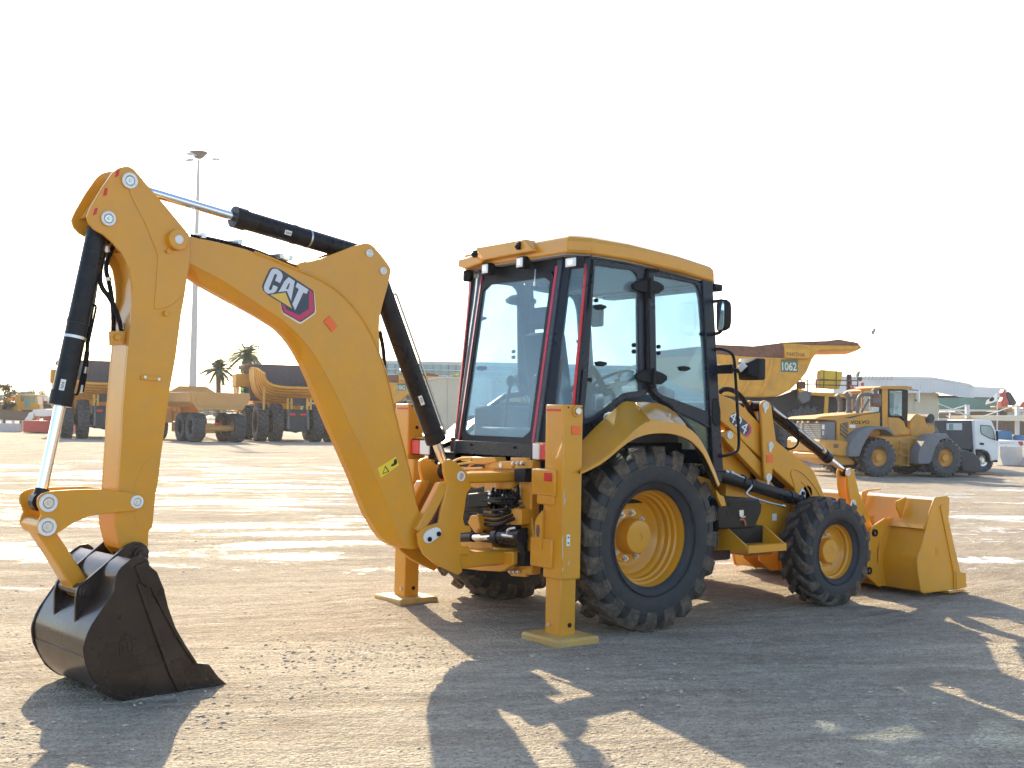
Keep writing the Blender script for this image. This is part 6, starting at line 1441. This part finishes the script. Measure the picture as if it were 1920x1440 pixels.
# ---- concrete barriers
def barrier(px, py, w_px, h_px, label, rot=0, group='concrete road barriers'):
    F = yframe(px, py, rot); a0, z0 = F.hit(px-w_px/2, py, 0); a1, z1 = F.hit(px+w_px/2, py-h_px, 0)
    m = MB(); m.loft([[Vector((a, v, z)) for v, z in ((-.3, 0), (.3, 0), (.28, .12), (.12, z1*.45), (.09, z1), (-.09, z1), (-.12, z1*.45), (-.28, .12))] for a in (a0, a1)])
    o = m.build('concrete_barrier', M_conc, None, bev=.02); o.location = F.o; o.rotation_euler = (0, 0, R(F.deg)); tag(o, label, 'barrier', group); return o
barrier(1895, 873, 44, 35, 'pale concrete barrier at the right edge, in front of the white pickup', 6)
barrier(1939, 875, 40, 35, 'concrete barrier cut off by the right edge of the photo', 6)
barrier(8, 810, 62, 16, 'low grey concrete barrier at the left edge, left of the red blade', 4)
barrier(-56, 810, 60, 16, 'grey concrete barrier beyond the left edge of the photo', 4) if False else None
barrier(880, 846, 46, 14, 'concrete barrier seen left of the cab beneath the cream wall', 4) if False else None
# ---- pickup, blue compressor, carport, crane
F = yframe(1905, 868, 8)
t = troot(F, 'pickup_truck', 'white pickup truck half hidden behind the concrete barrier at the right edge', 'pickup')
pz(F, Zw((1120, 828), (1290, 822), (1440, 826), (1470, 830), (1470, 960), (1120, 960), (1100, 890)), .3, 2.0, 'body', M_white, t, .05)
pz(F, Zw((1140, 850), (1200, 848), (1330, 850), (1335, 856), (1200, 866), (1150, 868)), .285, .31, 'body_recess', M_wfr, t, .01)
pz(F, Zw((1375, 836), (1425, 836), (1435, 880), (1405, 890), (1380, 860)), .26, .32, 'tail_light', M_redp, t, .01)
for x in (1215, 1560):
    a, z = F.hit(1700+x/6.545, 870, .3); btyre(t, a, .4, .36, .22, .2, -1, M_zinc, 'v', 20)
F = yframe(1885, 860, 8)
t = troot(F, 'air_compressor', 'blue compressor unit on legs behind the white truck mirror', 'compressor')
pz(F, Zw((1130, 710), (1180, 702), (1290, 708), (1300, 745), (1290, 800), (1130, 815)), .5, 1.5, 'housing', M_blue, t, .03); pz(F, Zw((1140, 750), (1280, 750), (1280, 900), (1140, 900)), .6, 1.4, 'stand', M_dark, t)
F = yframe(1905, 860, 8)
t = troot(F, 'oil_drum', 'blue drum standing behind the pickup at the right', 'drum'); a, z = F.hit(1700+1365/6.545, 700+760/6.545, .6); m = MB(); m.cyl((a, .6, 0), (a, .6, z+.02), .26, n=20); m.build('drum_body', M_blue, t, bev=.02)
F = yframe(1870, 858, 6); V_ = 3.0
t = troot(F, 'carport', 'white steel carport with beige shade canopy behind the light truck', 'carport')
cp = lambda pts, v0, v1, nm, mt=M_wfr: pz(F, Zw(*pts), v0, v1, nm, mt, t)
cp([(735, 385), (775, 385), (775, 905), (735, 905)], V_, V_+.2, 'post'); cp([(1350, 388), (1386, 388), (1386, 1000), (1350, 1000)], V_, V_+.2, 'post')
for q in ([(395, 375), (405, 372), (850, 545), (840, 552)], [(430, 490), (430, 480), (740, 385), (745, 396)], [(870, 548), (1350, 385), (1352, 397), (890, 552)]): cp(q, V_+.02, V_+.1, 'brace')
cp([(395, 478), (560, 470), (680, 488), (850, 545), (845, 553), (680, 500), (560, 482), (395, 490)], V_+.02, V_+.1, 'arched_rail'); cp([(395, 552), (850, 552), (850, 568), (395, 568)], V_, V_+.1, 'rail')
cp([(530, 482), (542, 482), (542, 555), (530, 555)], V_, V_+.1, 'rail_post')
cp([(780, 520), (1480, 518), (1480, 585), (1120, 580), (850, 560)], V_-.3, V_+2.5, 'shade_canopy', M_canv)
F = yframe(1880, 852, 6)
t = troot(F, 'fence', 'brown boarded fence behind the carport at the right edge', 'fence'); pz(F, Zw((1040, 590), (1500, 592), (1500, 1000), (1040, 1000)), 4.0, 4.1, 'boards', M_brown, t)
for k in range(10): pz(F, Zw((1060+45*k, 590), (1064+45*k, 590), (1064+45*k, 1000), (1060+45*k, 1000)), 3.97, 4.0, 'batten', M_brown, t)
F = yframe(1885, 842, 6)
t = troot(F, 'truck_crane', 'folded red and black lorry crane above the carport canopy', 'crane')
pz(F, Zw((1172, 240), (1200, 200), (1215, 195), (1222, 240), (1230, 290), (1255, 350), (1250, 405), (1170, 405), (1165, 340), (1190, 290)), 0, .5, 'mast', M_redp, t, .06)
pz(F, Zw((1225, 235), (1255, 222), (1285, 240), (1350, 345), (1350, 385), (1310, 400), (1270, 395), (1225, 300)), .1, .6, 'folded_boom', M_dark, t, .08)
pz(F, Zw((1095, 402), (1255, 402), (1300, 420), (1320, 465), (1290, 470), (1250, 425), (1240, 440), (1100, 430)), 0, .8, 'base_frame', M_adt, t, .04)
pz(F, Zw((1140, 440), (1200, 440), (1200, 1150), (1140, 1150)), .2, .6, 'pedestal', M_dark, t)
F = yframe(1905, 840, 6)
t = troot(F, 'parasol', 'small red cloth canopy cut by the right edge above the carport', 'canopy'); pz(F, Zw((1385, 410), (1410, 370), (1445, 345), (1500, 350), (1500, 420)), 1, 3, 'cloth', M_redp, t, .05); pz(F, Zw((1440, 420), (1450, 420), (1450, 1180), (1440, 1180)), 1.9, 2.0, 'pole', M_wfr, t)
# flag
F = yframe(1868, 850, 6)
t = troot(F, 'flag', 'small white flag with a dark round emblem on a thin pole', 'flag')
pz(F, Zw((1112, 235), (1120, 235), (1116, 1000), (1108, 1000)), 1.0, 1.04, 'pole', M_wfr, t)
m = MB(); fz = F.tr(Zw((966, 385), (985, 330), (1050, 290), (1116, 236), (1113, 340), (1050, 362)), 1.0); m.slab(None, fz, 1.0, 1.012); m.build('cloth', M_white, t)
pz(F, Zw((1015, 325), (1030, 300), (1055, 288), (1075, 300), (1070, 330), (1045, 345), (1020, 345)), .985, 1.0, 'emblem', M_plas, t)
# ---- site office with curved sheet roof
F = yframe(1700, 838, -4)
t = troot(F, 'site_office', 'cream site office with pale ribbed metal roof and fascia behind the wheel loaders', 'building')
pz(F, Zw((-900, 240), (330, 232), (396, 248), (396, 1000), (-900, 1000)), 0, 8, 'wall', M_cream, t)
m = MB(); p = F.hit(1700+97/6.545, 738, -.02); m.bb((p[0]-.03, -.03, 0), (p[0]+.03, 0, p[1])); m.build('corner_joint', M_conc, t)
m = MB(); p = F.hit(1700+110/6.545, 700+330/6.545, -.02); m.cyl((p[0], -.1, p[1]), (p[0], 0, p[1]), .06, n=12); m.build('wall_lamp', M_plas, t)
fs = pz(F, Zw((-900, 75), (-110, 60), (0, 78), (320, 78), (560, 118), (760, 150), (800, 170), (830, 185), (830, 302), (700, 292), (380, 236), (0, 242), (-900, 250)), -1.2, -1.0, 'fascia', M_shed, t)
for k in range(40):
    x = -880+42*k
    if x < 820: pz(F, Zw((x, 95 if x < 330 else 95+(x-330)*.16), (x+5, 95 if x < 330 else 96+(x-330)*.16), (x+5, 240 if x < 380 else 240+(x-380)*.14), (x, 240 if x < 380 else 240+(x-380)*.14)), -1.23, -1.2, 'sheet_rib', M_shed, fs)
rf = pz(F, Zw((-900, 75), (-850, 40), (-120, 36), (320, 45), (560, 85), (780, 125), (830, 160), (832, 185), (800, 170), (560, 118), (320, 78), (0, 80), (-110, 75)), -1.25, 9, 'roof', mat('white_sheet', (.62, .64, .64), .5, var=.04), t, .05)
for k in range(16):
    x = -880+46*k
    pz(F, Zw((x, 30), (x+14, 30), (x+26, 60), (x+24, 80), (x+6, 80)), -1.35, -1.2, 'roof_rib', M_wfr, rf)
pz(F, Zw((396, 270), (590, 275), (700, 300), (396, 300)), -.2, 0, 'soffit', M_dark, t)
F2 = yframe(1800, 830, -6)
t = troot(F2, 'warehouse', 'long low shed with pale blue roof and green glass front at the right', 'building')
pz(F2, Zw((390, 290), (1160, 290), (1160, 450), (390, 450)), 4, 12, 'glazing', mat('green_glass_front', (.05, .16, .14), .3, var=.5, vs=.25, spec=.6), t)
pz(F2, Zw((800, 160), (1190, 178), (1230, 200), (1240, 300), (800, 290)), 3.5, 12, 'roof', M_shed, t)
pz(F2, Zw((390, 440), (1500, 450), (1500, 470), (390, 462)), 3.4, 3.8, 'sill_band', M_canv, t); pz(F2, Zw((390, 470), (1500, 470), (1500, 1000), (390, 1000)), 4, 5, 'lower_wall', M_brown, t)
pz(F2, Zw((1240, 430), (1600, 430), (1600, 540), (1240, 540)), 3.6, 6, 'annex', M_conc, t)
# ---- teal glazed building far behind, cream wall
F = yframe(1050, 803, -2)
t = troot(F, 'office_building', 'long low building with teal glass bands far behind the cab', 'building')
pz(F, [(640, 676), (730, 676), (900, 679), (1345, 690), (1345, 810), (640, 800)], 0, 20, 'body', M_conc, t)
gz = pz(F, [(640, 682), (730, 682), (900, 686), (1345, 697), (1345, 790), (640, 780)], -.4, 0, 'glazing', M_teal, t)
for k in range(50):
    x = 640+14.3*k; y = 680+(x-640)*.0215; pz(F, [(x, y), (x+.7, y), (x+.7, y+90), (x, y+90)], -.7, -.4, 'mullion', M_grey, gz)
for dy in (9, 19, 34, 50): pz(F, [(640, 682+dy), (730, 682+dy), (900, 686+dy), (1345, 697+dy), (1345, 698.2+dy), (900, 687.2+dy), (730, 683.2+dy), (640, 683.2+dy)], -.9, -.4, 'floor_band', M_wfr, gz)
F = yframe(850, 838, -3)
t = troot(F, 'site_cabin', 'plain cream cabin wall left of the cab, behind the left stabilizer', 'cabin')
pz(F, [(801, 712), (830, 708), (915, 711), (915, 845), (801, 845)], 0, 3, 'wall', M_cream, t)
for x in (806, 838, 870): pz(F, [(x, 711), (x+.8, 711), (x+.8, 845), (x, 845)], -.03, 0, 'panel_joint', M_conc, t)
pz(F, [(800, 710), (830, 706), (916, 709), (916, 712), (830, 709), (800, 713)], -.08, 3, 'roof_edge', M_wfr, t)
pz(F, [(838, 704), (839.5, 704), (839.5, 709), (838, 709)], .5, .56, 'vent_pipe', M_wfr, t)
F = yframe(1290, 850, 0)
# ---- light mast
F = yframe(359, 812, 0)
t = troot(F, 'light_mast', 'tall pale floodlight mast rising behind the stick and boom', 'light mast')
m = MB(); a, z = F.hit(371, 300, 0); m.cyl((0, 0, 0), (0, 0, z), .30, .10, n=16); m.build('mast', mat('pale_galvanised', (.50, .48, .46), .6, var=.05), t)  # mast in plain pale grey metal
m = MB(); m.cyl((0, 0, z+.1), (0, 0, z+.55), .22, .65, n=20); m.cyl((0, 0, z+.55), (0, 0, z+.6), .65, .55, n=20); m.build('head_ring', M_grey, t)
for k in range(3):
    an = k*math.pi*2/3+.3; c = Vector((1.2*math.cos(an), 1.2*math.sin(an), z+.15)); m = MB(); m.box(c, (.5, .35, .14), math.degrees(an)); m.tube([(0, 0, z+.3), c], .04, n=6); m.build('floodlight', M_wfr, t)
# ---- left side: bulldozer, red blade, low loader, embankment
F = yframe(35, 806, 5)
t = troot(F, 'bulldozer', 'dusty yellow bulldozer with broad blade at the far left', 'bulldozer')
Zl = lambda *p: [(x/11.08, 700+y/11.08) for x, y in p]
dz = lambda q, v0, v1, nm, mt, bev=.03, pr=None: pz(F, Zl(*q), v0, v1, nm, mt, pr or t, bev)
dz([(-60, 760), (120, 760), (280, 780), (520, 800), (700, 830), (660, 960), (-60, 960)], -1.6, -1.2, 'blade', M_brown)
cb = dz([(380, 440), (760, 440), (790, 480), (800, 620), (830, 680), (830, 760), (380, 760), (300, 600)], 0, 2.0, 'cab', M_yold)
for q in ([(440, 500), (500, 500), (500, 580), (440, 580)], [(515, 490), (620, 490), (620, 720), (530, 720)], [(650, 500), (720, 500), (720, 600), (650, 600)]): pz(F, Zl(*q), -.03, 0, 'cab_window', M_teal, cb)
dz([(400, 436), (770, 440), (770, 460), (400, 458)], -.2, 2.2, 'cab_roof', M_canv, .02)
dz([(0, 740), (40, 590), (110, 540), (140, 460), (165, 460), (150, 560), (260, 590), (300, 600), (330, 450), (390, 450), (390, 800), (60, 800)], -.6, 1.8, 'hood', M_yold)
dz([(-40, 700), (800, 760), (820, 900), (500, 980), (-40, 960)], .1, 2.4, 'track', M_brown, .1)
m = MB(); 
for x in (180, 310): c = F.hit(x/11.08, 700+480/11.08, 0); m.cyl((c[0], .8, c[1]-.6), (c[0], .8, c[1]+.1), .08, n=10)
m.build('lift_cylinder', M_dark, t)
F = yframe(62, 810, 3)
t = troot(F, 'container_lorry', 'distant machine with pale lettered side behind the red tray', 'lorry')
pz(F, Zl((905, 480), (1300, 480), (1300, 575), (905, 575)), 2, 4, 'side_panel', M_canv, t); pz(F, Zl((900, 575), (1300, 575), (1300, 700), (880, 640)), 2.1, 4, 'chassis', M_rust, t); pz(F, Zl((1040, 350), (1120, 340), (1110, 400), (1040, 400)), 2, 2.5, 'beacon_mast', M_adt, t); pz(F, Zl((770, 480), (880, 480), (880, 650), (790, 640)), 1.9, 3, 'cab', M_canv, t); pz(F, Zl((900, 1000-1000+640), (1300, 700), (1300, 1090), (900, 1090)), 2.2, 3.8, 'running_gear', M_dark, t)
F = yframe(75, 812, 3)
t = troot(F, 'skip_tray', 'red steel tray holding folded white sheeting, left of the bucket cylinder', 'tray')
pz(F, Zl((480, 985), (1500, 990), (1500, 1240), (482, 1225)), 0, 2.0, 'tray_body', M_redp, t, .03)
pz(F, Zl((500, 970), (560, 900), (600, 820), (690, 790), (700, 900), (660, 980)), .2, 1.4, 'sheeting', M_white, t, .04)
pz(F, Zl((670, 760), (900, 740), (1500, 760), (1500, 880), (740, 900), (690, 830)), .3, 1.6, 'sheeting', M_white, t, .04)
pz(F, Zl((900, 910), (1500, 890), (1500, 985), (880, 975)), .3, 1.2, 'red_boom', M_redp, t, .05)
F = yframe(30, 804, 0)
t = troot(F, 'guard_rail', 'low white rail in front of the bulldozer blade', 'rail'); pz(F, Zl((-100, 968), (480, 968), (480, 990), (-100, 990)), 0, .1, 'rail', M_wfr, t)
for x in (20, 240, 450): pz(F, Zl((x, 960), (x+40, 960), (x+40, 1210), (x, 1210)), -.05, .15, 'post', M_wfr, t)
# small windsock-like flags beyond the office
for (x, y, lb) in ((1637, 621, 'tiny grey flag high on a thin mast above the site office'), (1608, 702, 'little dark pennant on a pole beside the deck railing')):
    F = yframe(x-2, 830, 0); o = troot(F, 'pennant', lb, 'flag'); P0 = F.hit(x, y, 0)
    m = MB(); m.cyl((0, 0, 0), (0, 0, P0[1]+.2), .03, .02, n=6); m.build('pole', M_wfr, o); pz(F, [(x-3, y+6), (x-3, y), (x+1, y-4), (x+6, y-9), (x+4, y), (x+2, y+6)], 0, .03, 'cloth', M_grey, o)
# ---------------------------------------------------------------- trees
M_bark = mat('grey_brown_bark', (.12, .09, .065), .9, var=.3, bump=.3)
def leafmat(name, c, tr):
    m = mat(name, c, .6, var=.35, vs=.8); nt = m.node_tree; N = nt.nodes; b = N['Principled BSDF']; o = [n for n in N if n.type == 'OUTPUT_MATERIAL'][0]
    t = N.new('ShaderNodeBsdfTranslucent'); t.inputs[0].default_value = (*tr, 1); x = N.new('ShaderNodeMixShader'); x.inputs[0].default_value = .35
    lnk(nt, b.outputs[0], x.inputs[1]); lnk(nt, t.outputs[0], x.inputs[2]); lnk(nt, x.outputs[0], o.inputs[0]); return m
M_leaf = leafmat('olive_foliage', (.085, .105, .035), (.20, .24, .06)); M_lefy = leafmat('yellow_green_foliage', (.13, .15, .04), (.35, .35, .08)); M_palm = leafmat('grey_green_palm', (.06, .10, .04), (.16, .2, .1)); M_lefd = leafmat('dark_grey_green_foliage', (.055, .075, .055), (.10, .13, .08))  # leaf colours: olive, yellow green, grey green, dark grey green
def tree(px, base_y, top_y, w_px, label, name='tree', m_=None, n=1500, group='trees beyond the yard', seed=0):
    g = ground_at(px, base_y); F = Frame((g.x, g.y), YD); d = (Vector((g.x, g.y, 0))-CAMP).dot(_f)
    Hh_ = F.hit(px, top_y, 0)[1]; W = w_px*d/FPX; rn = random.Random(seed or int(px))
    o = thing(name, label, 'tree', (g.x, g.y, 0), 0, group)
    m = MB(); m.cyl((0, 0, 0), (rn.uniform(-.1, .1), 0, Hh_*.55), .03*Hh_, .014*Hh_, n=8)
    for k in range(6):
        an = rn.uniform(0, 6.28); z0 = Hh_*rn.uniform(.25, .5); m.tube([(0, 0, z0), (math.cos(an)*W*.2, math.sin(an)*W*.2, z0+Hh_*.15), (math.cos(an)*W*.35, math.sin(an)*W*.35, z0+Hh_*.35)], .010*Hh_, n=6)
    m.build('trunk', M_bark, o)
    m = MB(); bm = m.bm; cl = [(rn.uniform(-.36, .36)*W, rn.uniform(-.3, .3)*W, Hh_*rn.uniform(.38, .86), rn.uniform(.12, .24)) for _ in range(13)]+[(0, 0, Hh_*.8, .2)]
    for k in range(n):
        cx, cy, cz, cr = rn.choice(cl); v = Vector((rn.gauss(0, 1), rn.gauss(0, 1), rn.gauss(0, 1))).normalized()*(cr*min(W, Hh_*1.1)*rn.random()**.35)
        p = Vector((cx, cy, cz))+Vector((v.x, v.y, v.z*.85)); 
        if p.z > Hh_: continue
        s_ = W*.032*rn.uniform(.6, 1.4); q = Matrix.Rotation(rn.uniform(0, 6.3), 3, 'Z') @ Matrix.Rotation(rn.uniform(-1.2, 1.2), 3, 'X')
        bm.faces.new([bm.verts.new(p+q @ Vector(c)*s_) for c in ((-1, 0, 0), (-.2, -.6, .1), (1, 0, 0), (.1, .7, .1))])
    m.build('crown', m_ or M_leaf, o, flat=True, fix=False); return o
tree(800, 812, 688, 34, 'thin yellow green tree in front of the teal building, right of the boom cylinder', m_=M_lefy)
tree(846, 812, 684, 50, 'bushy yellow green tree just left of the cab window', m_=M_lefy, seed=3)
tree(8, 806, 710, 46, 'dark tall tree clump at the left edge of the photo', m_=M_lefd, n=2600)
tree(38, 804, 722, 40, 'grey green tree behind the bulldozer cab', m_=M_lefd)
tree(72, 804, 723, 40, 'lower pale olive tree right of the bulldozer', m_=M_leaf)
tree(96, 803, 728, 30, 'small olive tree against the left truck', m_=M_leaf)
tree(1652, 822, 700, 20, 'small round green treetop peeking over the office roof', m_=M_leaf)
tree(985, 812, 676, 90, 'hazy tree seen through the rear cab window', m_=M_leaf)
tree(1180, 812, 672, 70, 'hazy tree seen through the side cab window beside the steering wheel', m_=M_leaf, seed=5)
def palm(px, base_y, crown_y, r_px, label, seed):
    g = ground_at(px, base_y); F = Frame((g.x, g.y), YD); d = (Vector((g.x, g.y, 0))-CAMP).dot(_f); H_ = F.hit(px, crown_y, 0)[1]; L = 1.25*r_px*d/FPX; rn = random.Random(seed)
    o = thing('palm_tree', label, 'palm tree', (g.x, g.y, 0), 0, 'palms behind the dump trucks')
    m = MB(); m.tube([(0, 0, 0), (.1, 0, H_*.5), (0, 0, H_)], .022*H_+.08, n=10); m.build('trunk', M_bark, o)
    m = MB(); bm = m.bm
    for k in range(42):
        an = k*2.4+rn.uniform(-.2, .2); el = rn.uniform(-.5, 1.35); l = L*rn.uniform(.8, 1.1); pts = []
        dx = Vector((math.cos(an), math.sin(an), 0))
        for i in range(11):
            t_ = i/10; pts.append(Vector((0, 0, H_))+dx*(l*t_*math.cos(el)*(1.0))+Vector((0, 0, l*(t_*math.sin(el)-.55*t_*t_*(1.0 if el > .2 else .6)))))
        sd_ = dx.cross(Vector((0, 0, 1)))
        for a, b in zip(pts, pts[1:]): 
            bm.faces.new([bm.verts.new(q) for q in (a-sd_*.03, a+sd_*.03, b+sd_*.02, b-sd_*.02)])
        for i in range(1, 11):
            for s_ in (-1, 1):
                for j in (0, .33, .66):
                    p = pts[i-1].lerp(pts[i], j); t_ = (pts[i]-pts[i-1]).normalized(); ll = l*.30*(1-.5*i/10)*rn.uniform(.8, 1.1)
                    e = p+(sd_*s_*.75+t_*.7+Vector((0, 0, -.25))).normalized()*ll
                    bm.faces.new([bm.verts.new(q) for q in (p, p+t_*.10, e)])
    m.build('crown', M_palm, o, flat=True, fix=False)
palm(406, 812, 692, 34, 'shorter left palm behind the ochre articulated truck', 3)
palm(458, 812, 664, 42, 'taller right palm with upright fronds behind the dump truck under the boom', 8)
tree(446, 811, 705, 30, 'dark bush between the two palms', m_=M_lefd, seed=9)
# low far belt of trees and scrub that closes the yard off
m = MB(); bm = m.bm; rn = random.Random(11)
for k in range(9000):
    a = YAW+R(rn.uniform(-30, 30)); d = rn.uniform(200, 250); x, y = CAMP.x+d*math.cos(a), CAMP.y+d*math.sin(a)
    hh = 3.4+1.6*noise.noise(Vector((a*30, 0, 0)))+1.5*noise.noise(Vector((a*120, 0, 5))); z = hh*rn.random()**.6; s_ = rn.uniform(.3, .9)
    q = Matrix.Rotation(rn.uniform(0, 6.3), 3, 'Z') @ Matrix.Rotation(rn.uniform(-1, 1), 3, 'X')
    bm.faces.new([bm.verts.new(Vector((x, y, z))+q @ Vector(c)*s_*1.6) for c in ((-1, 0, 0), (-.2, -.6, .1), (1, 0, 0), (.1, .7, .1))])
tag(m.build('distant_trees', M_lefd, flat=True, fix=False), 'far hazy belt of scrub and trees along the horizon', 'trees', kind='stuff')
# ---------------------------------------------------------------- hazy air
def haze(density):
    m = bpy.data.materials.new('hazy_air'); m.use_nodes = True; nt = m.node_tree; nt.nodes.clear()
    o = nt.nodes.new('ShaderNodeOutputMaterial'); v = nt.nodes.new('ShaderNodeVolumePrincipled'); v.inputs['Color'].default_value = (.95, .96, 1, 1); v.inputs['Density'].default_value = density; v.inputs['Anisotropy'].default_value = .3
    nt.links.new(v.outputs[0], o.inputs['Volume'])
    g = MB(); c = CAMP; g.bb((c.x-2700, c.y-2700, -1.2), (c.x+2700, c.y+2700, 32)); tag(g.build('haze', m, flat=True), 'pale dusty haze filling the air over the yard', 'haze', kind='stuff')
haze(.0004)
